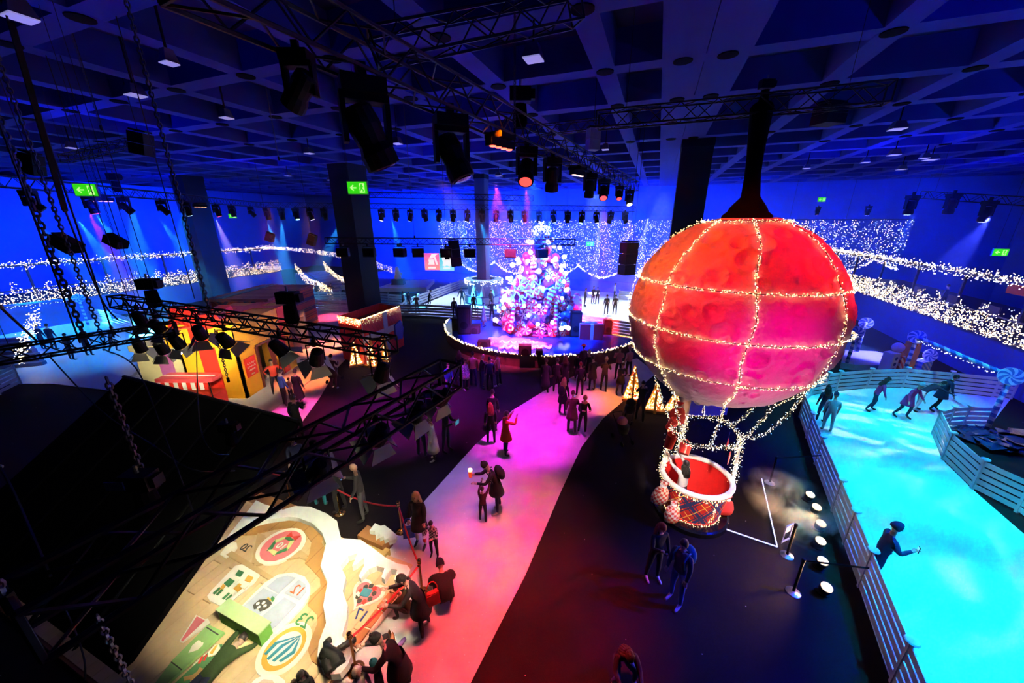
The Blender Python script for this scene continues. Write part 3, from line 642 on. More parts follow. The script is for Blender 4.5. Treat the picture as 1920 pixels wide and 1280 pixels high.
def beltpost(p, label, to=None):
    t = thing('belt_post', label, 'barrier post', p)
    MB().lathe([(0.15, 0), (0.15, 0.015), (0.05, 0.05)], 18).build('base', CHROME, t)
    MB().lathe([(0.03, 0.04), (0.03, 0.95), (0.04, 0.95), (0.04, 1.02), (0.02, 1.03)], 12).build('pole', BLK, t)
    if to is not None:
        d = Vector(to) - Vector(p); M_ = MB(); M_.box((0, 0, 0.97), (d.length, 0.006, 0.05)); M_.build('belt', BLK, t, loc=d / 2, rz=math.atan2(d.y, d.x))
bp = [G(1443, 905), G(1475, 1041), G(1487, 1110), G(1610, 1100)]
beltpost(bp[0], 'black belt barrier post behind the floor mist', G(1525, 900))
beltpost(bp[1], 'black belt barrier post next to the clear stand')
beltpost(bp[2], 'black belt barrier post nearest the camera beside the lamps', G(1605, 1125))
q = G(1472, 1015)
t = thing('acrylic_stand', 'small clear acrylic sign stand on the floor in the mist', 'stand', q, 0.4)
ACR = M('acrylic_edge', (0.6, 0.65, 0.8), 0.1, spec=0.9)
for x in (-0.15, 0.15): MB().box((x, 0, 0.28), (0.02, 0.02, 0.56)).build('leg', ACR, t)
MB().box((0, 0, 0.56), (0.32, 0.03, 0.03)).build('top_rail', ACR, t); MB().box((0, 0, 0.05), (0.32, 0.03, 0.03)).build('lower_rail', ACR, t)
MB().box((0, 0.02, 0.42), (0.28, 0.01, 0.24)).build('sign_panel', ACR, t)
# drifting mist over the lamps
mm = bpy.data.materials.new('stage_mist'); mm.use_nodes = True; nt = mm.node_tree; nt.nodes.remove(nt.nodes['Principled BSDF'])
pv = nt.nodes.new('ShaderNodeVolumeScatter'); pv.inputs['Color'].default_value = (0.95, 0.9, 0.85, 1); pv.inputs['Anisotropy'].default_value = 0.1
tc = nt.nodes.new('ShaderNodeTexCoord'); nz = nt.nodes.new('ShaderNodeTexNoise'); nz.inputs['Scale'].default_value = 1.3; nz.inputs['Detail'].default_value = 3; nz.inputs['Distortion'].default_value = 0.8
mr = nt.nodes.new('ShaderNodeMapRange'); mr.inputs[1].default_value = 0.48; mr.inputs[2].default_value = 0.75; mr.inputs[3].default_value = 0.0; mr.inputs[4].default_value = 2.2
vl = nt.nodes.new('ShaderNodeVectorMath'); vl.operation = 'LENGTH'; fm = nt.nodes.new('ShaderNodeMapRange'); fm.inputs[1].default_value = 0.45; fm.inputs[2].default_value = 1.0; fm.inputs[3].default_value = 1.0; fm.inputs[4].default_value = 0.0
mp = nt.nodes.new('ShaderNodeMapping'); mp.inputs['Scale'].default_value = (1 / 1.25, 1 / 1.7, 1 / 0.55)
mu = nt.nodes.new('ShaderNodeMath'); mu.operation = 'MULTIPLY'
K = nt.links.new
K(tc.outputs['Object'], nz.inputs['Vector']); K(nz.outputs['Fac'], mr.inputs[0]); K(tc.outputs['Object'], mp.inputs[0]); K(mp.outputs[0], vl.inputs[0]); K(vl.outputs['Value'], fm.inputs[0])
K(mr.outputs[0], mu.inputs[0]); K(fm.outputs[0], mu.inputs[1]); K(mu.outputs[0], pv.inputs['Density']); K(pv.outputs[0], nt.nodes['Material Output'].inputs['Volume'])
c = (G(1480, 960) + G(1500, 1010)) / 2
o = MB().ball((0, 0, 0), 1.0, 16, 10, (1.25, 1.7, 0.55)).build('floor_mist', mm, loc=c + Vector((0, 0.1, 0.56))); stuff(o, 'low mist glowing warm over the floor lamps', 'mist')
# ================================================================== lying house facade (the advent wall that visitors climb on) and its tilted mirror
PH = 0.12                                                  # height of the facade deck
fac = thing('advent_facade', 'cartoon timber house facade laid flat on the floor with snow edges', 'stage set', G(640, 1120))
fo = fac.location.copy()
def FP(u, v, z=PH): return G(u, v, z) - fo
MB().prism([((H(a, b) - fo).x, (H(a, b) - fo).y) for a, b in ((1.3, 4.72), (5.1, 4.72), (5.45, 7.0), (5.9, 9.0), (5.9, 13.0), (1.3, 13.0))], 0.0, PH - 0.03).build('deck_base', M('deck_side_brown', (0.30, 0.13, 0.05), 0.6), fac)
PLK = M('pale_pine_board', (0.68, 0.50, 0.28), 0.6, var=0.12, scale=3.0)
PLK2 = M('pale_pine_board_b', (0.62, 0.45, 0.25), 0.6, var=0.12, scale=3.0)
bd = [MB().box((0, 0, 0), (0.272, L, 0.03)).mesh('plank', m) for L in (2.42, 1.68) for m in (PLK, PLK2)]
for i in range(28):
    b = 4.87 + i * 0.28
    if b > 12.6: break
    cut = (0.9, 1.7, 2.5)[i % 3]
    for k, L in enumerate((2.42, 1.68)):
        a = 1.35 + ((0, 2.44), (1.70, 0))[i % 2][k] + L / 2
        put('plank', bd[(0 if L > 2 else 2) + (i + k) % 2], fac, H(a, b, PH - 0.015) - fo, ROT)
PK = 0
def poly(name, px, z0, z1, m, parent=None, smooth=0, up=PH):
    """an outline given by photo positions, set on the deck with real thickness"""
    global PK; PK = (PK + 1) % 11; z1 = z1 + 0.0016 * PK
    P = [FP(u, v, z1) for u, v in px]
    if smooth: P = smoothpoly(P, smooth, True)
    par = parent or fac
    return MB().prism([(p.x, p.y) for p in P], z0, z1).build(name, m, par)
SNOW = M('painted_snow', (0.84, 0.88, 0.84), 0.6, var=0.05)
BRN = stripes('brown_roof_board', (0.52, 0.27, 0.09), (0.40, 0.19, 0.06), 2.2, (A1.y, -A1.x, 0), width=0.93)
def zz(px, ox, oy, s): return [(ox + x / s, oy + y / s) for x, y in px]
Z5 = lambda px: zz(px, 300, 920, 3.556)
Z6 = lambda px: zz(px, 540, 900, 3.368)
# brown roof band
poly('roof_band', Z5([(480, 300), (560, 250), (700, 215), (830, 178), (960, 190), (1060, 240), (1095, 300), (1075, 340), (1110, 400), (1080, 480), (1120, 600), (1095, 720), (1120, 860), (1085, 950), (1060, 1060), (1080, 1180), (1010, 1130), (985, 1060), (1010, 980), (1050, 880), (1045, 820), (985, 760), (1000, 700), (1070, 640), (1065, 580), (1000, 510), (965, 480), (995, 420), (1010, 340), (960, 270), (880, 240), (760, 255), (620, 290), (540, 292)]), PH, PH + 0.03, BRN)
TIMB = M('oak_timber', (0.55, 0.37, 0.18), 0.6, var=0.1)
for px in ([(440, 425), (480, 400), (760, 575), (740, 600)], [(650, 280), (700, 295), (650, 490), (610, 480)], [(660, 290), (980, 430), (970, 460), (650, 310)], [(620, 500), (640, 470), (940, 395), (990, 430)]):
    poly('timber', Z5(px), PH, PH + 0.035, TIMB)
# snow edges
poly('snow_edge', Z5([(640, 62), (700, 90), (820, 125), (900, 100), (1000, 105), (1110, 150), (1180, 200), (1195, 270), (1209, 320), (1260, 370), (1290, 420)]) + Z6([(345, 366), (460, 375), (540, 430), (620, 490), (690, 525), (750, 535), (772, 560), (760, 600), (690, 640), (672, 625), (690, 565), (650, 560), (610, 625), (590, 610), (610, 555), (560, 540), (510, 560), (460, 620), (445, 605), (480, 540), (480, 490), (430, 530), (405, 540), (440, 460), (380, 480), (365, 500), (330, 540), (365, 610), (345, 700), (378, 790), (370, 880), (340, 980), (385, 1030), (405, 1080), (380, 1160), (330, 1220), (270, 1225), (215, 1190), (185, 1110), (195, 1020), (240, 900), (222, 790), (250, 640), (205, 540), (240, 400), (215, 330), (150, 270), (60, 235), (0, 230)]) + Z5([(720, 190), (640, 210), (560, 245), (470, 310), (430, 330)]), PH, PH + 0.16, SNOW, smooth=0)
# bricks on the right edge
BRK = M('facade_brick', (0.42, 0.15, 0.05), 0.6, var=0.15)
poly('mortar', Z6([(770, 590), (720, 625), (390, 1030), (430, 1085), (800, 640)]), PH, PH + 0.012, M('brick_mortar', (0.8, 0.72, 0.6), 0.7))
for px in ([(700, 640), (745, 600), (790, 640), (750, 690)], [(690, 715), (640, 700), (700, 640), (748, 690)], [(635, 708), (688, 725), (605, 825), (562, 795)], [(555, 812), (600, 832), (522, 932), (476, 915)], [(470, 925), (516, 944), (436, 1055), (392, 1035)]):
    poly('brick', Z6(px), PH + 0.005, PH + 0.05, BRK)
# chimney with snow
ch = thing('facade_chimney', 'brown block chimney with a snow cap lying beside the facade', 'stage set', G(705, 1022), 0)
MB().box((0, 0, 0.17), (0.85, 0.36, 0.34)).build('stack', M('chimney_brown', (0.38, 0.16, 0.05), 0.6), ch, rz=-0.42)
MB().box((0.18, -0.1, 0.10), (0.6, 0.36, 0.2)).build('lower_block', M('chimney_ochre', (0.42, 0.30, 0.10), 0.6), ch, rz=-0.42, loc=(0.02, -0.18, 0))
co_ = ch.location
P = [G(u, v, 0.42) - co_ for u, v in Z6([(515, 325), (550, 278), (585, 295), (610, 290), (650, 320), (690, 355), (680, 380), (640, 395), (635, 375), (610, 385), (605, 360), (580, 372), (580, 345), (555, 365), (550, 330)])]
MB().prism([(p.x, p.y) for p in P], 0.34, 0.46).build('snow_cap', SNOW, ch)
# painted roundels, cards, windows and numbers
def disc(name, u, v, r, z0, z1, m, par=None, sx=1.0, n=28):
    c = FP(u, v, z1); return MB().prism([((c + A1 * (r * math.sin(t)) + A2 * (r * sx * math.cos(t))).x, (c + A1 * (r * math.sin(t)) + A2 * (r * sx * math.cos(t))).y) for t in [2 * math.pi * k / n for k in range(n)]], z0, z1).build(name, m, par or fac)
CREAM = M('cream_paint', (0.86, 0.82, 0.72), 0.5, var=0.04); PINK = M('pink_paint', (0.80, 0.20, 0.22), 0.5, var=0.05)
GRN = M('leaf_green_paint', (0.05, 0.25, 0.08), 0.5); LIME = M('lime_paint', (0.72, 0.76, 0.30), 0.5); REDP = M('scarlet_paint', (0.75, 0.05, 0.03), 0.5); ORG = M('amber_paint', (0.85, 0.45, 0.06), 0.5)
TEAL = M('teal_paint', (0.05, 0.30, 0.42), 0.5); NAVY = M('navy_paint', (0.02, 0.05, 0.28), 0.5); DKG = M('charcoal_paint', (0.06, 0.06, 0.05), 0.6); SKY = M('window_grey', (0.42, 0.48, 0.60), 0.3)
def lettering(txt, u, v, size, m, z=PH + 0.03):
    me = text_mesh(txt, size, 0.008); me.materials.clear(); me.materials.append(m)
    o = put('number', me, fac); c = FP(u, v, z)
    o.matrix_local = Matrix.Translation(c) @ Matrix(((A2.x, A1.x, 0, 0), (A2.y, A1.y, 0, 0), (0, 0, -1, 0), (0, 0, 0, 1))); return o
cx, cy = Z5([(808, 362)])[0]
disc('roundel_frame', cx, cy, 0.56, PH, PH + 0.05, CREAM, sx=1.02); disc('roundel_face', cx, cy, 0.47, PH, PH + 0.058, PINK)
c = FP(cx, cy, PH + 0.06)
for k in range(6):
    a = 2 * math.pi * k / 6; b = a + math.pi / 3
    pts = [c + (A2 * math.cos(q) + A1 * math.sin(q)) * r for q, r in ((a, 0.20), (a + 0.1, 0.32), (b + 0.25, 0.32), (b, 0.20))]
    MB().prism([(p.x, p.y) for p in pts], PH + 0.058, PH + 0.068).build('wreath_leaf', GRN if k % 2 else LIME, fac)
for s in (-1, 1):
    e = c + A1 * 0.30 - A2 * 0.05; pts = [e, e + A2 * 0.17 * s + A1 * 0.10, e + A2 * 0.17 * s - A1 * 0.08]
    MB().prism([(p.x, p.y) for p in pts], PH + 0.066, PH + 0.078).build('bow', REDP, fac)
lettering('10', cx, cy + 2, 0.26, M('white_print', (0.85, 0.8, 0.75), 0.5), PH + 0.075)
lettering('20', *Z5([(570, 380)])[0], 0.28, DKG); lettering('12', *Z5([(918, 665)])[0], 0.30, M('orange_red_print', (0.80, 0.13, 0.03), 0.5), PH + 0.07)
lettering('23', *Z5([(958, 868)])[0], 0.36, GRN); lettering('17', *Z6([(458, 853)])[0], 0.32, NAVY)
# nutcracker card
card = poly('card', Z5([(550, 487), (650, 530), (665, 560), (620, 620), (460, 750), (410, 768), (330, 730), (315, 700), (345, 660), (500, 500)]), PH, PH + 0.03, CREAM)
for dx in (0, 70):
    dy = dx * 0.5
    for px, m in (([(500, 560), (525, 525), (560, 540), (535, 572)], GRN if dx == 0 else ORG), ([(470, 600), (500, 575), (530, 590), (500, 620)], CREAM), ([(425, 615), (465, 580), (500, 600), (455, 640)], GRN if dx == 0 else ORG),
                  ([(395, 655), (420, 620), (438, 630), (412, 665)], ORG if dx == 0 else CREAM), ([(350, 680), (395, 640), (405, 648), (362, 688)], GRN), ([(372, 688), (412, 652), (420, 660), (384, 694)], GRN)):
        poly('soldier_piece', Z5([(x + dx * 0.9, y + dy) for x, y in px]), PH + 0.03, PH + 0.038, m)
poly('side_card', Z5([(510, 345), (515, 375), (480, 420), (440, 445), (400, 420), (470, 330)]), PH, PH + 0.03, CREAM)
# arched window
poly('window_frame', Z5([(520, 790), (700, 610), (790, 555), (890, 543), (965, 570), (1000, 625), (1000, 690), (960, 760), (780, 950), (730, 975), (640, 925)]), PH, PH + 0.05, CREAM)
for px in ([(712, 638), (780, 580), (850, 562), (905, 578), (808, 665), (790, 685)], [(925, 590), (970, 620), (975, 670), (930, 725), (828, 680)], [(520, 800), (690, 645), (785, 690), (640, 850), (610, 862)], [(830, 708), (910, 755), (775, 900), (735, 925), (670, 895), (650, 860)]):
    poly('pane', Z5(px), PH + 0.05, PH + 0.058, SKY)
poly('pudding', Z5([(620, 760), (660, 725), (720, 720), (745, 745), (720, 775), (690, 790), (665, 800), (650, 780), (625, 785)]), PH + 0.058, PH + 0.075, DKG)
for x, y in ((652, 750), (690, 745), (658, 775), (700, 765)): disc('pudding_spot', *Z5([(x, y)])[0], 0.035, PH + 0.07, PH + 0.098, CREAM, n=10)
poly('carrot', Z5([(700, 740), (720, 705), (745, 725), (725, 745)]), PH + 0.06, PH + 0.085, ORG); poly('sprig', Z5([(735, 720), (750, 700), (765, 715), (750, 735)]), PH + 0.06, PH + 0.085, GRN)
for px in ([(520, 808), (528, 802), (618, 858), (610, 866)], [(632, 880), (640, 872), (678, 892), (670, 900)]): poly('glazing_bar', Z5(px), PH + 0.05, PH + 0.085, GRN)
# ball card
cx, cy = Z5([(830, 1045)])[0]
disc('ball_card', cx, cy, 0.50, PH, PH + 0.03, CREAM, sx=0.92); disc('ball_ring', cx, cy, 0.40, PH + 0.03, PH + 0.04, ORG, sx=0.90); disc('ball', cx + 1, cy, 0.31, PH + 0.04, PH + 0.05, CREAM, sx=0.9)
c = FP(cx + 1, cy, PH + 0.05); tp = c + A1 * 0.28 - A2 * 0.10
for k in range(4):
    b0 = -0.24 + k * 0.14
    pts = [tp, c + A2 * (b0 * 1.1) , c - A1 * (0.28 - abs(b0) * 0.3) + A2 * (b0 * 0.9 + 0.06), c - A1 * (0.28 - abs(b0) * 0.3) + A2 * (b0 * 0.9 + 0.12), c + A2 * (b0 * 1.1 + 0.075)]
    MB().prism([(p.x, p.y) for p in pts], PH + 0.05, PH + 0.058).build('ball_stripe', TEAL, fac)
# heart card
def heart(u, v, s, z0, z1, m, name):
    c = FP(u, v, z1); pts = []
    for k in range(30):
        t = 2 * math.pi * k / 30; x = 16 * math.sin(t) ** 3 / 17; y = (13 * math.cos(t) - 5 * math.cos(2 * t) - 2 * math.cos(3 * t) - math.cos(4 * t)) / 17
        p = c + A2 * (x * s) + A1 * (y * s); pts.append((p.x, p.y))
    MB().prism(pts, z0, z1).build(name, m, fac)
cx, cy = Z6([(495, 715)])[0]
heart(cx, cy, 0.42, PH, PH + 0.03, CREAM, 'heart_card'); heart(cx, cy, 0.33, PH + 0.03, PH + 0.04, PINK, 'heart')
c = FP(cx, cy, PH + 0.05)
for k in range(9):
    a = 2 * math.pi * k / 9; q = c + (A2 * math.cos(a) * 0.17 + A1 * math.sin(a) * 0.19); MB().prism([((q + A2 * 0.06 * math.cos(t)).x + A1.x * 0.06 * math.sin(t), (q + A2 * 0.06 * math.cos(t)).y + A1.y * 0.06 * math.sin(t)) for t in [k2 * math.pi / 3 for k2 in range(6)]], PH + 0.04, PH + 0.05).build('holly', DKG if k % 3 else REDP, fac)
pts = [c + A2 * x + A1 * y for x, y in ((-0.10, -0.06), (0.12, -0.10), (0.14, 0.08), (-0.08, 0.12))]
MB().prism([(p.x, p.y) for p in pts], PH + 0.05, PH + 0.065).build('blue_book', TEAL, fac)
pts = [c + A2 * x + A1 * y for x, y in ((0.10, -0.13), (0.22, -0.10), (0.20, -0.03), (0.10, -0.05))]
MB().prism([(p.x, p.y) for p in pts], PH + 0.05, PH + 0.06).build('mitten', CREAM, fac)
poly('low_card', Z5([(600, 1290), (640, 1250), (700, 1225), (780, 1225), (830, 1260), (840, 1330), (600, 1400)]), PH, PH + 0.03, CREAM)
poly('low_card_face', Z5([(640, 1290), (690, 1255), (750, 1260), (770, 1300), (770, 1390), (640, 1390)]), PH + 0.03, PH + 0.036, M('peach_paint', (0.78, 0.55, 0.40), 0.5))
poly('red_card', Z5([(240, 825), (300, 855), (320, 850), (335, 880), (150, 1005), (130, 1000)]), PH, PH + 0.03, CREAM); poly('red_card_face', Z5([(245, 835), (298, 862), (150, 1000), (140, 995)]), PH + 0.03, PH + 0.04, PINK)
# green door panel and shutter on the left
SHUT = M('spring_green_paint', (0.30, 0.55, 0.18), 0.5, var=0.12)
sh = thing('green_shutter', 'light green shutter board with a heart cut-out on the facade', 'shutter', FP(*Z5([(200, 1080)])[0]) + fo)
so = sh.location - fo
P = [FP(u, v, PH + 0.30) - so for u, v in Z5([(320, 890), (430, 940), (150, 1190), (40, 1290), (-40, 1290), (80, 1130)])]
MB().prism([(p.x, p.y) for p in P], PH + 0.24 - so.z, PH + 0.30 - so.z).build('board', SHUT, sh)
P = [FP(u, v, PH + 0.302) - so for u, v in Z5([(190, 1080), (215, 1030), (255, 995), (272, 1000), (275, 1012), (290, 1010), (285, 1030), (250, 1060)])]
MB().prism([(p.x, p.y) for p in P], PH + 0.298 - so.z, PH + 0.306 - so.z).build('heart_cutout', CREAM, sh)
for px in ([(308, 912), (316, 908), (392, 956), (385, 962)], [(72, 1142), (80, 1138), (148, 1190), (140, 1194)]):
    P = [FP(u, v, PH + 0.303) - so for u, v in Z5(px)]; MB().prism([(p.x, p.y) for p in P], PH + 0.298 - so.z, PH + 0.31 - so.z).build('hinge_strap', DKG, sh)
poly('ginger_panel', Z5([(415, 1020), (420, 1060), (380, 1130), (200, 1300), (130, 1300), (100, 1280), (370, 1030)]), PH, PH + 0.03, M('bottle_green_paint', (0.10, 0.28, 0.12), 0.5))
poly('peppermint', Z5([(395, 1025), (405, 1060), (370, 1090), (320, 1105), (320, 1075), (365, 1025)]), PH + 0.03, PH + 0.04, CREAM)
for px in ([(330, 1080), (370, 1030), (385, 1025), (350, 1085)], [(325, 1100), (395, 1050), (400, 1065), (345, 1105)]): poly('peppermint_stripe', Z5(px), PH + 0.04, PH + 0.046, ORG)
poly('cane_card', Z5([(310, 1080), (330, 1110), (250, 1165), (215, 1165), (230, 1140)]), PH + 0.03, PH + 0.038, CREAM)
for px in ([(250, 1150), (275, 1105), (290, 1100), (268, 1150)], [(285, 1130), (305, 1088), (318, 1092), (300, 1130)]): poly('cane_stripe', Z5(px), PH + 0.038, PH + 0.046, REDP)
poly('gingerbread_figure', Z5([(265, 1175), (290, 1185), (285, 1215), (250, 1225), (260, 1250), (230, 1285), (205, 1275), (200, 1255), (160, 1265), (155, 1240), (215, 1225), (245, 1205)]), PH + 0.03, PH + 0.05, M('gingerbread_paint', (0.62, 0.33, 0.14), 0.6))
# green bench box that a visitor clings to
P0 = [Z5([p])[0] for p in ((380, 818), (660, 1000), (715, 970), (440, 790))]
bx = thing('green_ledge', 'bright green window ledge box standing proud of the facade', 'ledge', G(*P0[1], PH))
a, b = G(*Z5([(395, 880)])[0], PH), G(*Z5([(668, 1045)])[0], PH); d = b - a
MB().box((0, 0, 0.18), (d.length, 0.24, 0.36)).build('body', M('bright_green_paint', (0.22, 0.55, 0.10), 0.45), bx, loc=(a + b) / 2 - G(*P0[1], PH) + Vector((0.08, 0.12, 0)), rz=math.atan2(d.y, d.x))
MB().box((0, 0, 0.37), (d.length + 0.04, 0.27, 0.03)).build('top_board', M('pale_green_paint', (0.45, 0.65, 0.30), 0.45), bx, loc=(a + b) / 2 - G(*P0[1], PH) + Vector((0.08, 0.12, 0)), rz=math.atan2(d.y, d.x))
# tilted mirror seen from behind
cor = Vector((-5.80, 8.66, 3.06)); mt = thing('tilted_mirror', 'huge black back of a tilted mirror leaning over the facade', 'mirror', (cor.x, cor.y, 0))
c0 = Vector((0, 0, 3.06)); c1 = c0 - A1 * 4.6 + Vector((0, 0, -3.04)); c2 = c0 + A2 * 8.3; c3 = c1 + A2 * 8.3
nrm = (c1 - c0).cross(c2 - c0).normalized(); nrm = nrm if nrm.z > 0 else -nrm
mb = MB(); mb.add([c0, c1, c3, c2, c0 - nrm * 0.12, c1 - nrm * 0.12, c3 - nrm * 0.12, c2 - nrm * 0.12], [(0, 1, 2, 3), (7, 6, 5, 4), (0, 4, 5, 1), (1, 5, 6, 2), (2, 6, 7, 3), (3, 7, 4, 0)])
mb.build('back_panel', BLKF, mt)
mb = MB(); e = nrm * -0.125; mb.add([c0 + e, c2 + e, c3 + e, c1 + e], [(0, 1, 2, 3)]); mb.build('mirror_face', M('mirror_foil', (0.5, 0.5, 0.5), 0.05, 1.0), mt)
for k in range(1, 6):
    s = c0.lerp(c2, k / 6) + nrm * 0.03; q = c1.lerp(c3, k / 6) + nrm * 0.03; MB().tube([s, q], 0.035, 6).build('stiffener', BLK, mt)
MB().tube([c0, c2], 0.06, 6).build('top_rail', BLK, mt)
# rope barrier
VEL = M('red_velvet_rope', (0.60, 0.02, 0.03), 0.6)
posts = [(540, 930, 'half hidden by the lamp truss'), (638, 966, 'behind the snowy roof edge'), (752, 1000, 'beside the snow-capped chimney'), (800, 1095, 'next to the crouching visitor'), (672, 1260, 'beside the dark jacket on the snow')]
PP = [G(545, 935), G(638, 962), G(753, 996), G(792, 1112), G(668, 1256)]
for p, (_, _, w) in zip(PP, posts):
    t = thing('rope_post', 'brass rope post with ball top ' + w, 'barrier post', p)
    MB().lathe([(0.16, 0), (0.16, 0.02), (0.06, 0.06), (0.03, 0.09)], 18).build('base', GOLD, t, smooth=True)
    MB().lathe([(0.024, 0.06), (0.024, 0.90), (0.045, 0.92), (0.045, 0.95), (0.02, 0.96)], 12).build('pole', GOLD, t)
    MB().ball((0, 0, 1.0), 0.05, 12, 8).build('finial', GOLD, t, smooth=True)
for i, (a, b) in enumerate(((None, 0), (0, 1), (1, 2), (2, 3), (3, 4))):
    p = PP[b]; s = (PP[a] if a is not None else G(478, 905)); c = s.copy()
    t = thing('velvet_rope', ['red rope running behind the black mirror edge', 'red rope over the roof end of the facade', 'red rope between the bald man and the chimney', 'red rope from the chimney post to the crouching visitor', 'red rope along the brick edge of the facade'][i], 'rope', (c.x, c.y, 0.88))
    L = (p - s); sag = 0.12 * L.length ** 0.5 if i != 4 else 0.10
    e0 = 0.03 / L.length
    MB().tube([L * k - Vector((0, 0, sag * 4 * k * (1 - k))) for k in [e0 + (1 - 2 * e0) * j / 14 for j in range(15)]], 0.022, 8).build('cord', VEL, t, smooth=True)
    for k in (0.02, 0.98): MB().ball(L * k - Vector((0, 0, sag * 4 * k * (1 - k))), 0.03, 8, 6).build('end_cap', GOLD, t)
# puffer jacket left on the snow
t = thing('puffer_jacket', 'black quilted jacket lying on the snow at the facade corner', 'jacket', G(*Z6([(300, 1120)])[0], PH + 0.16))
JK = M('black_quilt', (0.012, 0.014, 0.012), 0.55, bump=0.4, bscale=14)
for k, (pts, r) in enumerate((([(-0.22, 0.06, 0.07), (-0.10, 0.0, 0.10), (0.05, -0.06, 0.09), (0.14, -0.16, 0.06)], 0.13), ([(-0.14, -0.08, 0.06), (-0.05, -0.16, 0.08), (0.05, -0.26, 0.05)], 0.10), ([(0.02, 0.08, 0.08), (0.16, 0.20, 0.08), (0.26, 0.30, 0.05)], 0.065), ([(-0.20, 0.14, 0.06), (-0.28, 0.22, 0.05), (-0.22, 0.30, 0.04)], 0.06))):
    P = smoothpoly(pts, 5); MB().tube(P, [r * (0.86 + 0.18 * abs(math.sin(i * 1.6))) for i in range(len(P))], 10).build(['body', 'hem', 'sleeve', 'sleeve'][k], JK, t, smooth=True)
# ================================================================== round stage and candy tree
SZ = 0.85
a, b, c = G(834, 610, SZ), G(990, 664, SZ), G(1186, 640, SZ)
def circ(a, b, c):
    ax, ay, bx_, by, cx, cy = a.x, a.y, b.x, b.y, c.x, c.y; d = 2 * (ax * (by - cy) + bx_ * (cy - ay) + cx * (ay - by))
    ux = ((ax * ax + ay * ay) * (by - cy) + (bx_ ** 2 + by ** 2) * (cy - ay) + (cx ** 2 + cy ** 2) * (ay - by)) / d
    uy = ((ax * ax + ay * ay) * (cx - bx_) + (bx_ ** 2 + by ** 2) * (ax - cx) + (cx ** 2 + cy ** 2) * (bx_ - ax)) / d
    return Vector((ux, uy, 0)), math.hypot(ax - ux, ay - uy)
SCN, SRD = circ(a, b, c)
st = thing('round_stage', 'large round blue glossy stage with lit rim below the candy tree', 'stage', SCN)
fb = G(945, 600)                                            # the stage back is cut straight in front of the rink fence
ang = [math.radians(-190 + 200 * i / 60) for i in range(61)]
ol = [(SRD * math.cos(t), SRD * math.sin(t)) for t in ang]; ol = [p for p in ol if SCN.y + p[1] < 31.6 - (SCN.x + p[0] + 5.1) * 0.4286 - 0.35]
_tc = G(1010, 612, SZ)
ol = [(SRD * math.cos(t), SRD * math.sin(t)) for t in ang if SRD * math.sin(t) < 0.02 * SRD or True]
_r0, _l0 = G(1187, 636, SZ), G(850, 597, SZ)
ol = [p for p in ol if SCN.y + p[1] < (_r0.y if p[0] > 0 else _l0.y)]
ol += [(q.x - SCN.x, q.y - SCN.y) for q in (G(1186, 635, SZ), G(1085, 618, SZ), _tc + Vector((2.5, 0.9, 0)), _tc + Vector((1.3, 2.6, 0)), _tc + Vector((-1.2, 2.7, 0)), _tc + Vector((-2.5, 1.6, 0)), G(945, 603, SZ), G(852, 598, SZ))]
NARC = len(ol) - 8
fence([G(u, v, SZ) for u, v in ((1085, 617), (1135, 625), (1186, 634))], 'white board fence on the stage edge right of the candy tree', 1.4, boards=5, z=SZ)
STG = M('stage_gloss_blue', (0.012, 0.06, 0.70), 0.12, var=0.1, spec=0.8)
MB().prism(ol, SZ - 0.06, SZ).build('deck', STG, st)
SK = M('stage_skirt', (0.05, 0.012, 0.02), 0.85, bump=0.3, bscale=5)
MB().prism([(x * 0.992, y * 0.992) for x, y in ol], 0.0, SZ - 0.06).build('skirt', SK, st)
garland([(x, y, SZ - 0.02) for x, y in ol[:NARC]], 26, 0.035, 0.030, st, [BULB, BULBC], [0.8, 1], name='rim_light')
TC = G(1010, 612, SZ); TH = 6.35
tr = thing('candy_tree', 'tall cone Christmas tree packed with candy and baubles on the stage', 'tree', TC)
prof = [(2.55, 0.0), (2.6, 0.5), (2.35, 1.3), (1.95, 2.5), (1.5, 3.7), (1.0, 4.9), (0.55, 5.7), (0.16, 6.2), (0.02, 6.35)]
MB().lathe(prof, 28).build('cone_core', M('dark_berry_backing', (0.16, 0.03, 0.28), 0.7, var=0.5, scale=2.0, bump=0.5), tr, smooth=True)
MB().lathe([(2.6, -0.0), (2.65, 0.12), (2.55, 0.2)], 28).build('base_ring', M('base_ring_red', (0.4, 0.03, 0.1), 0.5), tr)
# top star flakes
def flake(r, th, m6=6):
    f = MB()
    for k in range(m6):
        a = 2 * math.pi * k / m6; M4 = Matrix.Rotation(a, 3, 'Z')
        f.box(M4 @ Vector((r / 2, 0, 0)), (r, r * 0.11, th), rz=a)
        for s in (-1, 1): f.box(M4 @ Vector((r * 0.62, s * r * 0.13, 0)), (r * 0.36, r * 0.09, th), rz=a + s * 0.75)
        f.box(M4 @ Vector((r * 0.96, 0, 0)), (r * 0.16, r * 0.26, th), rz=a)
    return f
CW = M('candy_white', (0.88, 0.88, 0.92), 0.35); CR = M('candy_red', (0.85, 0.03, 0.07), 0.3); CP = M('candy_pink', (0.85, 0.08, 0.42), 0.3)
CB = M('bauble_blue', (0.05, 0.12, 0.75), 0.15, 0.4); CV = M('bauble_violet', (0.22, 0.04, 0.6), 0.18, 0.3); CS = M('bauble_silver', (0.6, 0.65, 0.8), 0.12, 0.8); CAQ = M('candy_aqua', (0.35, 0.75, 0.85), 0.3)
GLB = M('frosted_globe_light', (1, 0.95, 0.98), 0.4, 0, (1.0, 0.85, 0.95), 1.7, var=0.01)
starm = flake(0.34, 0.05).mesh('star_flake', M('lit_white_star', (1, 1, 1), 0.4, 0, (0.9, 0.95, 1.0), 1.5, var=0.01))
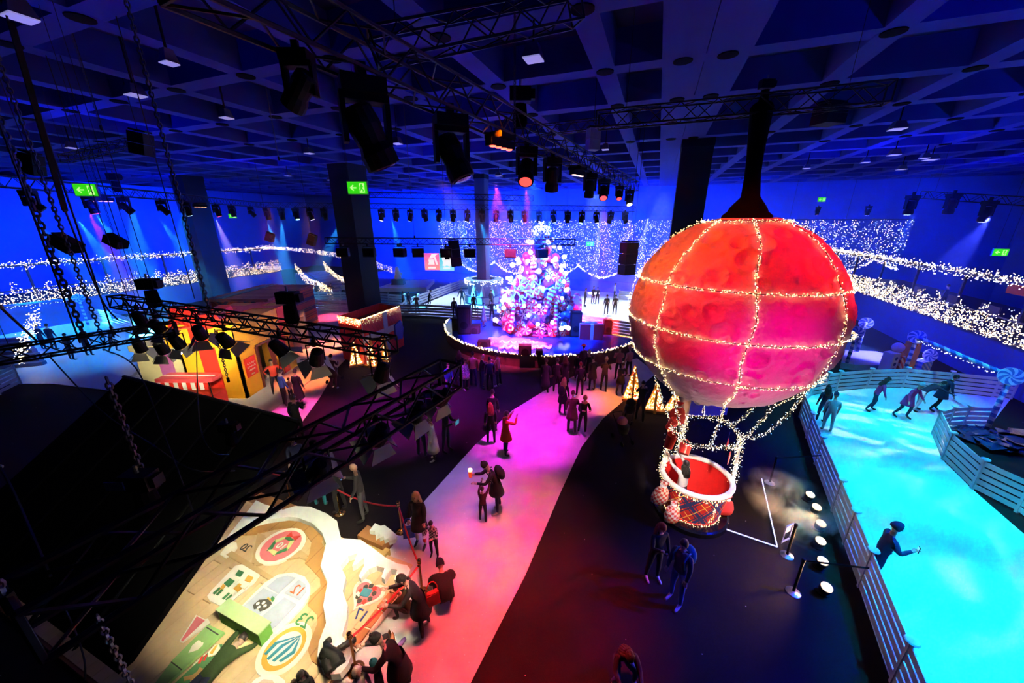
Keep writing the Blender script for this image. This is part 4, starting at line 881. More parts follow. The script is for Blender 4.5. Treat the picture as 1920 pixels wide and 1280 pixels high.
for x, z, s in ((-0.35, 6.75, 0.9), (0.0, 7.05, 1.0), (0.42, 6.75, 0.9)):
    put('star_flake', starm, tr, (x, -0.2, z), rot=(math.pi / 2, 0, 0.3), sc=(s, s, s))
MB().tube([(0, 0, 6.2), (0, 0, 7.2)], 0.04, 6).build('spire', CW, tr)
def prof_r(z):
    for (r0, z0), (r1, z1) in zip(prof, prof[1:]):
        if z <= z1: return r0 + (r1 - r0) * (z - z0) / (z1 - z0)
    return 0.02
# ornament prototypes (unit about 0.3 m, facing +Z)
def proto(kind):
    if kind == 'peppermint':
        t = thing('peppermint', 'x', 'ornament'); MB().lathe([(0.05, -0.09), (0.30, -0.07), (0.34, 0), (0.30, 0.07), (0.05, 0.09)], 20).build('sweet', CW, t, smooth=True)
        f = MB()
        for k in range(6):
            a0 = math.pi * 2 * k / 6; A, B = [], []
            for i in range(6):
                q = i / 5; A.append((q * 0.33 * math.cos(a0 + q * 0.6), q * 0.33 * math.sin(a0 + q * 0.6), 0.118 - 0.03 * q)); B.append((q * 0.33 * math.cos(a0 + 0.5 + q * 0.6), q * 0.33 * math.sin(a0 + 0.5 + q * 0.6), 0.118 - 0.03 * q))
            f.quadstrip(A, B)
        f.build('swirl', CR, t); return t
    if kind == 'cane':
        t = thing('candy_cane', 'x', 'ornament'); pts = [(0, -0.75 + 0.1 * i, 0) for i in range(13)] + [(0.2 - 0.2 * math.cos(a), 0.45 + 0.2 * math.sin(a), 0) for a in [0.35 * i for i in range(1, 10)]]
        w, r_ = MB(), MB()
        for i in range(len(pts) - 1): (w if (i // 1) % 2 else r_).tube([pts[i], pts[i + 1]], 0.085, 8)
        w.build('white_band', CW, t); r_.build('red_band', CR, t); return t
    if kind == 'flake':
        t = thing('snowflake', 'x', 'ornament'); flake(0.36, 0.05).build('crystal', CW, t); MB().ball((0, 0, 0), 0.07, 8, 6).build('hub', CW, t); return t
    if kind == 'gift':
        t = thing('gift_box', 'x', 'ornament'); MB().box((0, 0, 0), (0.55, 0.5, 0.4)).build('box', M('gift_paper_blue', (0.1, 0.2, 0.7), 0.35), t); MB().box((0, 0, 0), (0.12, 0.51, 0.41)).build('ribbon', CP, t)
        for s in (-1, 1): MB().ball((s * 0.11, 0, 0.25), 0.11, 8, 6, (1.1, 0.5, 0.7)).build('bow', CP, t, smooth=True)
        return t
    if kind == 'star':
        t = thing('foil_star', 'x', 'ornament'); MB().prism([((0.36 if k % 2 else 0.16) * math.cos(k * math.pi / 8), (0.36 if k % 2 else 0.16) * math.sin(k * math.pi / 8)) for k in range(16)], -0.06, 0.06).build('points', CP, t); MB().ball((0, 0, 0.05), 0.1, 8, 6).build('hub', CR, t); return t
    if kind == 'gum':
        t = thing('wrapped_sweet', 'x', 'ornament'); MB().ball((0, 0, 0), 0.26, 12, 8, (1.2, 0.8, 0.8)).build('sweet', M('candy_stripe_ball', (0.85, 0.1, 0.3), 0.25), t, smooth=True)
        for s in (-1, 1): MB().lathe([(0.04, 0), (0.17, 0.18)], 8, (s * 0.28, 0, 0), Matrix.Rotation(s * math.pi / 2, 3, 'Y')).build('wrapper', CW, t)
        return t
    m = {'b_blue': CB, 'b_violet': CV, 'b_silver': CS, 'b_pink': CP, 'b_red': CR, 'b_aqua': CAQ, 'globe': GLB}[kind]
    t = thing('glowing_globe' if kind == 'globe' else 'bauble', 'x', 'ornament'); MB().ball((0, 0, 0), 0.15 if kind == 'globe' else 0.34, 14, 9).build('sphere', m, t, smooth=True)
    MB().lathe([(0.06, -0.2 if kind == 'globe' else -0.40), (0.06, -0.13 if kind == 'globe' else -0.32)], 8).build('socket', CS, t); return t
LAB = {'peppermint': 'red and white peppermint disc on the candy tree', 'cane': 'red and white candy cane on the candy tree', 'flake': 'white snowflake on the candy tree', 'gift': 'blue gift box with pink bow on the candy tree',
       'star': 'pink foil star on the candy tree', 'gum': 'pink wrapped sweet on the candy tree', 'b_blue': 'blue bauble on the candy tree', 'b_violet': 'violet bauble on the candy tree', 'b_silver': 'silver bauble on the candy tree',
       'b_pink': 'pink bauble on the candy tree', 'b_red': 'red bauble on the candy tree', 'b_aqua': 'aqua bauble on the candy tree', 'globe': 'small glowing white globe on the candy tree'}
protos = {}
def ornament(kind, p, nrm, s, spin):
    rot = (Vector(nrm).to_track_quat('Z', 'Y').to_matrix() @ Matrix.Rotation(spin, 3, 'Z')).to_euler()
    if kind not in protos:
        o = proto(kind); protos[kind] = o; o.location = p; o.rotation_euler = rot; o.scale = (s, s, s)
    else: o = dup(protos[kind], p, rot=rot, sc=s)
    h_ = p.z - TC.z; sx_ = p.x - TC.x; wr_ = max(0.4, prof_r(h_))
    where = ('at the foot' if h_ < 0.9 else 'low' if h_ < 1.9 else 'halfway up' if h_ < 3.2 else 'high' if h_ < 4.6 else 'near the top') + ' on the ' + ('far left' if sx_ < -0.75 * wr_ else 'left' if sx_ < -0.25 * wr_ else 'middle' if sx_ < 0.25 * wr_ else 'right' if sx_ < 0.75 * wr_ else 'far right') + ' of the candy tree'
    o['label'] = LAB[kind].replace('on the candy tree', where); o['group'] = LAB[kind].replace(' on the candy tree', 's on the candy tree'); return o
seq = ['peppermint', 'b_blue', 'flake', 'b_red', 'gum', 'cane', 'peppermint', 'star', 'peppermint', 'b_violet', 'flake', 'gift', 'b_red', 'b_pink', 'gum', 'b_silver', 'cane', 'peppermint']
RT = random.Random(11); i = 0; z = 0.35
while z < 5.7:
    r = prof_r(z); n = max(4, int(2.15 * math.pi * r / 0.66 * 0.52))
    for k in range(n):
        t = math.radians(-196) + math.radians(212) * (k + RT.uniform(0.2, 0.8) * 0.8) / n
        nz = 0.35; nrm = Vector((math.cos(t), math.sin(t), nz)); pz = z + RT.uniform(-0.18, 0.18)
        kind = RT.choice(seq); s = RT.uniform(0.85, 1.2) * (1.0 if z < 4 else 0.8)
        if kind == 'cane': s *= 0.8
        rr = prof_r(pz) + (0.10 if kind != 'cane' else 0.18)
        ornament(kind, TC + Vector((rr * math.cos(t), rr * math.sin(t), pz)), nrm, s, RT.uniform(-0.6, 0.6)); i += 1
    z += 0.47
for k in range(62):
    zz_ = 5.9 * RT.random() ** 1.2 + 0.3; t = math.radians(RT.uniform(-190, 10)); rr = prof_r(zz_) + RT.uniform(0.28, 0.75)
    ornament('globe', TC + Vector((rr * math.cos(t), rr * math.sin(t), zz_)), Vector((math.cos(t), math.sin(t), 0.3)), RT.uniform(0.8, 1.25), 0)
for u, v, rx in ((1043, 540, 0.5), (1030, 560, 0.35), (1042, 590, 0.05), (1018, 470, 0.1), (960, 595, 0.2)):
    p = D(u, v, 23.3); ornament('cane', p, (0.1, -1, 0.3), 1.35, -rx)
# big lettering with flake on the tree
t = thing('tree_lettering', 'white script lettering and snowflake mounted on the front of the candy tree', 'sign', D(982, 548, 23.3))
f = put('snowflake', flake(0.95, 0.06).mesh('snowflake', CW), t, (-0.45, 0.1, 0.1), rot=(math.radians(72), 0, 0))
M4 = Matrix.Rotation(math.radians(78), 3, 'X') @ Matrix.Rotation(0.30, 3, 'Z')
for k, (x, y, w, h, n) in enumerate(((-0.75, 0.05, 2.0, 0.55, 13), (-0.45, -0.55, 2.1, 0.55, 14))):
    P = [M4 @ (Vector(p) + Vector((x, y, 0))) for p in scribble(w, h, n, 3 + k)]; MB().tube(P, 0.055, 6).build('script_line', CW, t)
# lettering standing on the stage floor
q0 = G(918, 650, SZ); t = thing('stage_lettering', 'white outlined script lettering lying on the stage front', 'sign', q0)
for k, (u, v, w, h, n) in enumerate(((915, 650, 3.1, 1.0, 18), (935, 658, 3.2, 0.9, 18))):
    o_ = G(u, v, SZ) - q0; P = [o_ + Vector((p[0], p[1] * 1.1 + 0.0 * p[0], 0.08)) for p in scribble(w, h, n, 9 + k)]
    MB().tube(P, 0.09, 5).build('script_line', M('lilac_white', (0.70, 0.68, 0.9), 0.5), t)
P = [G(u, v, SZ + 0.02) - q0 for u, v in zz([(140, 470), (210, 410), (205, 340), (240, 310), (480, 320), (560, 270), (680, 262), (780, 320), (1080, 330), (1290, 360), (1310, 410), (1590, 430), (1720, 470), (1600, 580), (1420, 595), (1040, 570), (730, 510), (560, 580), (430, 540), (300, 510)], 900, 610, 13.71)]
MB().prism([(p.x, p.y) for p in P], 0.0, 0.04).build('back_plate', M('lilac_acrylic', (0.30, 0.30, 0.62), 0.4), t)
# gear on the stage
def speaker(p, w, d, h, label, rz=0.0, m=None, base=0.0):
    t = thing('stage_speaker', label, 'speaker', p, rz); MB().box((0, 0, h / 2 + base), (w, d, h)).build('cabinet', m or BLK, t)
    MB().box((0, -d / 2 - 0.01, h / 2 + base), (w * 0.86, 0.02, h * 0.86)).build('grille', M('speaker_grille', (0.015, 0.015, 0.02), 0.8), t)
    MB().lathe([(w * 0.3, -0.012), (w * 0.3, 0.012)], 14, (0, -d / 2 - 0.02, h * 0.35 + base), Matrix.Rotation(math.pi / 2, 3, 'X')).build('cone', BLK, t); return t
for u, v, w, d, h, l in ((872, 624, 0.9, 0.8, 1.9, 'tall black speaker stack at the left of the stage'), (858, 618, 0.7, 0.6, 0.9, 'low black speaker left of the tall stack on the stage'), (890, 624, 0.8, 0.6, 0.6, 'black monitor speaker right of the tall stack on the stage'), (932, 610, 0.6, 0.5, 0.8, 'small black speaker left of the candy tree'),
                         (1078, 630, 0.7, 0.6, 1.7, 'tall black speaker right of the candy tree'), (1138, 625, 0.6, 0.5, 1.0, 'black speaker at the right of the stage by the rink fence'),
                         (984, 663, 0.75, 0.5, 0.55, 'black wedge monitor at the stage front rim'), (1011, 664, 0.4, 0.4, 0.3, 'small black wedge monitor at the stage front rim'), (908, 648, 0.8, 0.5, 0.35, 'black wedge monitor at the left of the stage front')):
    speaker(G(u, v, SZ), w, d, h, l)
GP = [('gift_parcel', M('gift_red', (0.75, 0.03, 0.06), 0.35), M('gift_white_ribbon', (0.8, 0.8, 0.85), 0.4)), ('gift_parcel', M('gift_navy', (0.03, 0.05, 0.45), 0.35), M('gift_pink_ribbon', (0.8, 0.1, 0.4), 0.4))]
for u, v, w, d, h, k, l in ((1026, 623, 1.05, 0.7, 0.65, 0, 'red gift parcel with white bow at the foot of the tree'), (998, 624, 0.9, 0.7, 0.7, 1, 'navy gift parcel with pink bow at the foot of the tree'), (975, 620, 0.7, 0.6, 0.55, 1, 'small navy gift parcel at the left foot of the tree'),
                            (1107, 633, 1.5, 0.9, 1.0, 0, 'big dark red parcel box standing right of the tree'), (950, 614, 0.6, 0.6, 0.6, 0, 'small red gift parcel at the far left foot of the tree')):
    t = thing('gift_parcel', l, 'gift', G(u, v, SZ), 0.1 * R.uniform(-2, 2)); MB().box((0, 0, h / 2), (w, d, h)).build('box', GP[k][1], t)
    MB().box((0, 0, h / 2 + 0.005), (w * 0.14, d * 1.02, h * 1.02)).build('ribbon', GP[k][2], t); MB().box((0, 0, h / 2 + 0.005), (w * 1.02, d * 0.14, h * 1.02)).build('ribbon', GP[k][2], t)
    for s in (-1, 1): MB().ball((s * w * 0.13, 0, h + 0.07), w * 0.13, 8, 6, (1.2, 0.7, 0.6)).build('bow', GP[k][2], t, smooth=True)
for u, v, s in ((1078, 612, 1), (946, 606, -1)):
    t = thing('candy_arch', 'tall pink and white candy arch panel ' + ('right' if s > 0 else 'left') + ' of the candy tree', 'arch', G(u, v, SZ), 0.5 * s)
    P = smoothpoly([(-0.35, 0, 0), (-0.4, 0, 1.5), (-0.25, 0, 2.2), (0, 0, 2.45), (0.25, 0, 2.2), (0.4, 0, 1.5), (0.35, 0, 0)], 4)
    MB().tube(P, 0.1, 8).build('rim', stripes('arch_stripe', (0.85, 0.1, 0.3), (0.85, 0.85, 0.9), 3.0, (0.4, 0, 1)), t, smooth=True)
    MB().prism([(p.x, p.z) for p in P], -0.04, 0.04, Matrix.Rotation(math.pi / 2, 3, 'X')).build('panel', M('arch_pale', (0.75, 0.6, 0.75), 0.5), t)
t = thing('toy_train', 'small dark toy train outlined in white at the right foot of the tree', 'toy', G(1046, 624, SZ))
MB().box((0, 0, 0.45), (1.1, 0.5, 0.7)).build('cab', M('train_navy', (0.02, 0.03, 0.15), 0.5), t); MB().box((-0.55, 0, 0.95), (0.5, 0.5, 0.5)).build('roof', M('train_navy'), t); MB().lathe([(0.12, 0), (0.16, 0.4)], 10, (0.35, 0, 0.8)).build('funnel', CW, t)
for x in (-0.35, 0.05, 0.45): MB().tube([(x + 0.14 * math.cos(a), -0.28, 0.25 + 0.14 * math.sin(a)) for a in [k * math.pi / 6 for k in range(12)]], 0.03, 5, True).build('wheel', CW, t)
MB().box((0, -0.27, 0.06), (1.3, 0.04, 0.05)).build('rail', CW, t)
# ================================================================== giant gift boxes, gold trees, kiosks
YEL = M('yellow_gift_paint', (0.85, 0.40, 0.02), 0.45, var=0.06); RIB = M('red_ribbon_paint', (0.72, 0.03, 0.02), 0.4)
def bow(parent, c, s, m, rz=0.0):
    for k, (a, l) in enumerate(((0.5, 1.0), (2.64, 1.0), (-0.5, 0.7), (3.64, 0.7))):
        d = Vector((math.cos(a + rz), math.sin(a + rz) * 0.7, 0.35 if k < 2 else 0.1)) * l * s
        sd = Vector((-d.y, d.x, 0)).normalized() * 0.28 * s
        P = [c, c + d * 0.5 + Vector((0, 0, 0.42 * s)), c + d + Vector((0, 0, 0.25 * s)), c + d * 0.95 - Vector((0, 0, 0.05 * s)), c + d * 0.45 + Vector((0, 0, 0.02 * s)), c]
        P = smoothpoly(P, 4); b = MB(); b.quadstrip([p - sd for p in P], [p + sd for p in P]); o = b.build('bow_loop', m, parent)
        sm = o.modifiers.new('thickness', 'SOLIDIFY'); sm.thickness = 0.05
    MB().ball(c + Vector((0, 0, 0.1 * s)), 0.22 * s, 10, 8).build('bow_knot', m, parent, smooth=True)
C0 = G(466, 747)
hs = thing('yellow_gift_house', 'yellow gift box house with red ribbon, bow and curtained doorway', 'gift house', C0)
W_, L_, Hh = 2.7, 4.2, 2.75                                   # x to the left, y away
# walls as separate panels so that the doorway is open
def part(name, c, d, m, par=hs): return MB().box(c, d).build(name, m, par)
part('wall_panel', (-W_ / 2, 0.06, Hh / 2), (W_, 0.12, Hh), YEL); part('wall_panel', (-W_ / 2, L_, Hh / 2), (W_, 0.12, Hh), YEL); part('wall_panel', (-W_ + 0.06, L_ / 2, Hh / 2), (0.12, L_, Hh), YEL)
dy0, dy1 = 1.25, 2.75
part('wall_panel', (-0.06, dy0 / 2, Hh / 2), (0.12, dy0, Hh), YEL); part('wall_panel', (-0.06, (dy1 + L_) / 2, Hh / 2), (0.12, L_ - dy1, Hh), YEL); part('wall_panel', (-0.06, (dy0 + dy1) / 2, (2.25 + Hh) / 2), (0.12, dy1 - dy0, Hh - 2.25), YEL)
part('door_frame', (0.02, dy0 - 0.05, 1.12), (0.1, 0.1, 2.25), M('maroon_trim', (0.12, 0.02, 0.02), 0.6)); part('door_frame', (0.02, dy1 + 0.05, 1.12), (0.1, 0.1, 2.25), M('maroon_trim')); part('door_frame', (0.02, (dy0 + dy1) / 2, 2.28), (0.1, 1.6, 0.1), M('maroon_trim'))
for y0, y1 in ((dy0, dy0 + 0.35), (dy1 - 0.5, dy1)):
    b = MB(); n = 10; A, B = [], []
    for i in range(n + 1):
        y = y0 + (y1 - y0) * i / n; x = -0.12 + 0.05 * math.sin(i * 1.9); A.append((x, y * 0.6 + (y0 if y0 < 2 else y1) * 0.4, 0.03)); B.append((x, y, 2.22))
    b.quadstrip(A, B); b.build('curtain', M('maroon_curtain', (0.16, 0.02, 0.03), 0.8), hs)
part('lid_band', (-W_ / 2, L_ / 2, Hh + 0.52), (W_ + 0.5, L_ + 0.5, 1.05), YEL)
part('lid_underside', (-W_ / 2, L_ / 2, Hh - 0.02), (W_ + 0.42, L_ + 0.42, 0.04), M('ochre_shadow_paint', (0.55, 0.28, 0.02), 0.5))
part('ribbon', (-W_ / 2, -0.02, Hh / 2), (0.75, 0.06, Hh), RIB); part('ribbon', (-W_ / 2, L_ / 2, Hh + 0.53), (0.78, L_ + 0.56, 1.09), RIB); part('ribbon', (0.02, L_ * 0.78, Hh / 2), (0.05, 0.5, Hh), RIB); part('ribbon', (-W_ / 2, L_ * 0.78, Hh + 0.53), (W_ + 0.56, 0.6, 1.085), RIB)
bow(hs, Vector((-W_ / 2, -0.1, Hh + 0.9)), 1.35, RIB)
sg = part('sign', (0.03, 0.62, 1.45), (0.05, 0.72, 0.95), M('sign_red', (0.80, 0.02, 0.02), 0.35))
for k, (z, w) in enumerate(((1.62, 0.5), (1.46, 0.55), (1.30, 0.4), (1.08, 0.22))):
    P = [Vector((0.062, 0.62 - w / 2 + p[0], z - 0.06 + p[1])) for p in scribble(w, 0.12, 9, 20 + k)]; MB().tube(P, 0.016, 4).build('lettering', M('white_print'), sg)
part('apron', (1.0, 1.2, 0.03), (1.9, 5.0, 0.06), M('pale_ramp', (0.66, 0.63, 0.56), 0.6))
# cream box with awning cart
cb = thing('cream_gift_box', 'large pale box building beside the yellow gift house', 'gift house', (-16.4, 16.3, 0))
CRM = M('pale_cream_paint', (0.66, 0.62, 0.36), 0.5, var=0.05)
part('body', (0, 3.3, 1.2), (3.5, 6.5, 2.4), CRM, cb); part('lid', (0, 3.3, 2.45), (3.7, 6.7, 0.28), CRM, cb); part('shadow_gap', (0, 3.3, 2.29), (3.56, 6.56, 0.05), M('ochre_shadow_paint'), cb)
part('ribbon', (-0.3, 3.3, 2.61), (0.6, 6.72, 0.06), M('mauve_ribbon', (0.45, 0.12, 0.4), 0.5), cb); part('ribbon', (-0.3, -0.01, 1.2), (0.6, 0.1, 2.4), M('mauve_ribbon'), cb)
aw = thing('awning_cart', 'market cart with red top and red and white striped awning', 'cart', G(366, 768) + Vector((0, 0.3, 0))); aw.scale = (0.74, 0.8, 0.82)
MB().box((0, 0, 0.5), (3.0, 0.8, 0.9)).build('counter', M('cart_red', (0.55, 0.03, 0.03), 0.5), aw)
P = [(-1.65 + 0.0, -0.6), (1.3, -0.6), (1.65, -0.45), (1.75, -0.1), (1.65, 0.25), (1.3, 0.4), (-1.65, 0.4)]
MB().prism(P, 1.75, 1.95).build('roof', M('cart_top_red', (0.62, 0.06, 0.08), 0.4), aw)
MB().box((0, -0.1, 1.98), (3.1, 0.06, 0.04)).build('roof_rail', M('cart_rail', (0.75, 0.55, 0.55), 0.4), aw)
for i in range(12): MB().box((-1.45 + i * 0.255, -0.62, 1.55), (0.25, 0.03, 0.42)).build('awning_strip', RIB if i % 2 else WHT, aw)
for x in (-1.5, 1.45): MB().tube([(x, -0.5, 0), (x, -0.5, 1.75)], 0.03, 6).build('leg', BLK, aw)
# plaid box
pb = thing('plaid_gift_box', 'big tartan-sided gift box with red plank lid behind the yellow house', 'gift house', (-18.6, 24.2, 0))
def tartan2():
    m = bpy.data.materials.new('orange_tartan'); m.use_nodes = True; nt = m.node_tree; b = nt.nodes['Principled BSDF']; prev = None
    tc = nt.nodes.new('ShaderNodeTexCoord')
    for ax in ((1, 0, 1), (1, 0, -1)):
        for sc, wd, col in ((0.55, 0.80, (0.05, 0.04, 0.10)), (0.55, 0.955, (0.95, 0.65, 0.1)), (1.65, 0.9, (0.30, 0.03, 0.04))):
            vm = nt.nodes.new('ShaderNodeVectorMath'); vm.operation = 'DOT_PRODUCT'; vm.inputs[1].default_value = [a * sc for a in ax]
            fr = nt.nodes.new('ShaderNodeMath'); fr.operation = 'FRACT'; gt = nt.nodes.new('ShaderNodeMath'); gt.operation = 'GREATER_THAN'; gt.inputs[1].default_value = wd
            mx = nt.nodes.new('ShaderNodeMix'); mx.data_type = 'RGBA'; mx.inputs[7].default_value = (*col, 1); K = nt.links.new
            K(tc.outputs['Object'], vm.inputs[0]); K(vm.outputs['Value'], fr.inputs[0]); K(fr.outputs[0], gt.inputs[0]); K(gt.outputs[0], mx.inputs[0])
            if prev is None: mx.inputs[6].default_value = (0.75, 0.13, 0.04, 1)
            else: K(prev, mx.inputs[6])
            prev = mx.outputs[2]
    nt.links.new(prev, b.inputs['Base Color']); return m
T2 = tartan2()
part('body', (0, 3.0, 1.5), (4.0, 5.8, 3.0), T2, pb)
for i in range(12): part('lid_plank', (0, 0.1 + i * 0.5, 3.15), (4.3, 0.48, 0.16), M('red_plank_%d' % (i % 3), ((0.50, 0.14, 0.12), (0.42, 0.11, 0.11), (0.55, 0.18, 0.15))[i % 3], 0.6), pb)
part('teal_strap', (-1.2, 3.0, 3.26), (0.5, 6.1, 0.05), M('grey_teal', (0.12, 0.25, 0.3), 0.5), pb)
for x in (-2.02, 2.02): part('corner_post', (x, 0.05, 1.5), (0.2, 0.2, 3.0), M('red_plank_0'), pb)
# teal kiosk and grey side building
tk = thing('teal_kiosk', 'low teal kiosk with pale flat roof near the light staircase', 'kiosk', G(528, 590))
part('body', (0, 0.9, 0.85), (2.6, 2.4, 1.7), M('teal_paint'), tk); part('roof', (0, 0.9, 1.78), (2.9, 2.8, 0.14), M('pale_aqua', (0.4, 0.6, 0.6), 0.5), tk); part('counter_board', (0, -0.36, 1.0), (2.5, 0.2, 0.08), M('pale_aqua'), tk)
gw = thing('grey_set_wall', 'grey slanted set wall right of the yellow gift house', 'set wall', G(543, 655))
MB().prism([(-0.5, 0), (0.1, 0), (0.30, 0), (0.1, 2.2), (-0.5, 2.5)], -1.2, 0.0, Matrix.Rotation(math.pi / 2, 3, 'X')).build('panel', M('grey_felt', (0.22, 0.22, 0.27), 0.8), gw, rz=-1.2)
MB().box((0, 0, 0.05), (1.4, 0.5, 0.1)).build('foot', M('grey_felt'), gw)
# red gift box by the pillar
N_, L2, R2 = G(686, 684), G(646, 672), G(757, 647)
rg = thing('red_gift_box', 'giant red gift box with pale blue ribbon and icicle lights by the pillar', 'gift house', N_)
hN = 2.75; RG1 = M('bright_red_wrap', (0.72, 0.02, 0.015), 0.45, var=0.1)
l_, r_ = L2 - N_, R2 - N_
RG1 = stripes('red_plank_wrap', (0.72, 0.025, 0.02), (0.55, 0.015, 0.015), 3.5, (1, 0.6, 0.6), width=0.82)
def wallq(name, a, b, z0, z1, m, off=0.0, th=0.1):
    d = b - a; n = Vector((d.y, -d.x, 0)).normalized(); c = (a + b) / 2 + n * off; MB().box((0, 0, (z0 + z1) / 2), (d.length, th, z1 - z0)).build(name, m, rg, loc=c, rz=math.atan2(d.y, d.x))
o0 = Vector((0, 0, 0)); wallq('side_panel', l_, o0, 0, hN, RG1); wallq('side_panel', o0, r_, 0, hN, RG1); wallq('side_panel', r_, l_ + r_, 0, hN, RG1); wallq('side_panel', l_ + r_, l_, 0, hN, RG1)
MB().prism([(0, 0), (r_.x, r_.y), (l_.x + r_.x, l_.y + r_.y), (l_.x, l_.y)], hN - 0.5, hN - 0.45).build('inner_floor', M('dark_red_lid', (0.25, 0.02, 0.02), 0.6), rg)
BRB = M('pale_blue_ribbon', (0.45, 0.55, 0.75), 0.4)
wallq('ribbon', r_ * 0.50, r_ * 0.60, 0.02, hN + 0.02, BRB, 0.06, 0.06); wallq('ribbon', o0, r_, 1.35, 1.75, BRB, 0.05, 0.05); wallq('ribbon', l_ * 0.1, l_ * -0.02, 0.02, hN, BRB, -0.06, 0.06)
MB().prism([(-0.45, -0.5), (0.3, -0.6), (0.5, 0.1), (0.25, 0.7), (-0.4, 0.5)], -0.05, 0.05, Matrix.Rotation(math.pi / 2, 3, 'X')).build('blue_patch', M('royal_blue_paint', (0.02, 0.05, 0.6), 0.5), rg, loc=r_ * 0.86 + Vector((0.12, -0.06, 1.2)), rz=math.atan2(r_.y, r_.x))
for a, b, m in ((l_, o0, [BULBR, BULB]), (o0, r_, [BULB])):
    pts = []
    for i in range(60):
        q = a.lerp(b, (i + 0.5) / 60); drop = 0.15 + 0.35 * ((i * 7) % 5) / 4
        for k in range(5): pts.append(q + Vector((0, -0.1, hN + 0.05 - drop * k / 5 + R.uniform(-0.03, 0.03))))
    stuff(put('icicle_bulbs', bulbs_mesh('icicle_bulbs', pts, 0.028, m, [0.6, 1] if len(m) > 1 else None), rg))
# gold cone trees
GOLDP = M('gold_board', (0.75, 0.42, 0.06), 0.35, 0.4)
def goldtree(p, h, w, label, rz):
    t = thing('gold_tree', label, 'tree', p, rz)
    MB().prism([(-w / 2, 0), (w / 2, 0), (0.04, h), (-0.04, h)], -0.05, 0.05, Matrix.Rotation(math.pi / 2, 3, 'X')).build('board', GOLDP, t)
    MB().prism([(-w / 2, 0), (w / 2, 0), (0.04, h * 0.98), (-0.04, h * 0.98)], -0.05, 0.05, Matrix.Rotation(math.pi / 2, 3, 'Z') @ Matrix.Rotation(math.pi / 2, 3, 'X')).build('cross_board', GOLDP, t)
    pts = []; bl = []
    for k in range(190):
        z = h * (1 - math.sqrt(R.random())) * 0.98; x = (R.random() - 0.5) * w * (1 - z / h)
        pts.append((x, -0.09 - 0.05 * R.random(), z))
    stuff(put('tree_bulbs', bulbs_mesh('tree_bulbs', pts, 0.028, [BULB, BULBR], [0.8, 1]), t))
    for k in range(14):
        z = h * (1 - math.sqrt(R.random())) * 0.9; x = (R.random() - 0.5) * w * 0.8 * (1 - z / h); MB().ball((x, -0.09, z), 0.055, 8, 6).build('bauble', (CR, GOLD)[k % 2], t, smooth=True)
    MB().box((0, -0.25, 0.06), (w * 1.1, 0.16, 0.12)).build('log_foot', M('log_wood', (0.55, 0.25, 0.06), 0.6), t)
goldtree(G(1184, 748), 1.75, 0.85, 'gold board tree with lights at the path end, leftmost of three', -0.25)
goldtree(G(1226, 768), 1.35, 0.80, 'gold board tree with lights, middle one behind the red buckets', -0.3)
goldtree(G(1262, 770), 0.95, 0.85, 'gold board tree with lights tucked under the balloon, rightmost of three', -0.35)
goldtree(G(668, 684), 1.55, 0.75, 'small lit gold tree leaning on the bright red gift side', 0.5)
goldtree(G(700, 686), 1.75, 0.70, 'small lit gold tree at the near corner of the red gift box', -0.4)
goldtree(G(724, 676), 1.75, 0.75, 'small lit gold tree beside the lamp truss end at the red gift box', -0.6)
kc = thing('lilac_counter', 'low lilac counter under the moon balloon behind the gold trees', 'counter', G(1330, 782), 0.12)
part('body', (0, 0.5, 0.35), (1.8, 0.8, 0.7), M('lilac_paint', (0.5, 0.45, 0.7), 0.5), kc); part('worktop', (0, 0.5, 0.73), (1.9, 0.9, 0.06), M('lilac_top', (0.65, 0.6, 0.8), 0.4), kc); part('side_post', (-0.92, 0.1, 0.5), (0.14, 0.14, 1.0), M('lilac_paint'), kc)
# ================================================================== fairy-light decks, light curtain, screens
DK = M('deck_fascia', (0.10, 0.13, 0.34), 0.85); RAIL = M('deck_rail_dark', (0.02, 0.02, 0.05), 0.6)
def deck(name, a2, a1s, z, side, label, n1, n2):
    """raised terrace along A1 with a rail, a lit fringe below and a lit canopy edge above"""
    t = thing(name, label, 'terrace', H(a1s[0], a2, 0), ROT)
    L = a1s[1] - a1s[0]; W = 7.0; sx = side                 # local x to the right of A1; terrace lies outwards
    MB().box((sx * W / 2, L / 2, z / 2), (W, L, z)).build('base_wall', DK, t)
    MB().box((sx * W / 2, L / 2, z + 0.06), (W + 0.2, L, 0.12)).build('deck_floor', RAIL, t)
    for k in range(int(L / 2.2) + 1):
        MB().box((0, k * 2.2, z + 0.6), (0.06, 0.06, 1.2)).build('rail_post', RAIL, t)
    for k in range(int(L / 4.4) + 1):
        MB().box((sx * 0.3, k * 4.4, z + 1.5), (0.12, 0.12, 3.0)).build('canopy_post', RAIL, t)
    MB().box((0, L / 2, z + 1.15), (0.08, L, 0.08)).build('top_rail', RAIL, t)
    MB().box((sx * 0.4, L / 2, z + 2.98), (1.2, L, 0.10)).build('canopy_beam', RAIL, t)
    pts = []
    for _ in range(n1):
        y = R.uniform(0, L); zz_ = z + 0.05 + 1.75 * R.random() ** 1.15 * (0.72 + 0.28 * math.sin(y * 5.3) * math.sin(y * 1.7)); y = round(y * 5) / 5 + R.gauss(0, 0.05)
        pts.append((-sx * R.uniform(0.0, 0.25), y, zz_))
    stuff(put('rail_fringe_bulbs', bulbs_mesh('fringe', pts, 0.026, [BULB, BULBC], [0.7, 1]), t))
    pts = [(sx * R.uniform(-0.4, 0.9), R.uniform(0, L), z + 3.02 + R.gauss(0, 0.13)) for _ in range(n2)]
    stuff(put('canopy_edge_bulbs', bulbs_mesh('canopy', pts, 0.028, [BULB, BULBC], [0.5, 1]), t)); return t
dr = deck('light_terrace', -17.2, (8, 50), 2.3, 1, 'raised terrace wrapped in fairy lights along the right side', 5200, 2600)
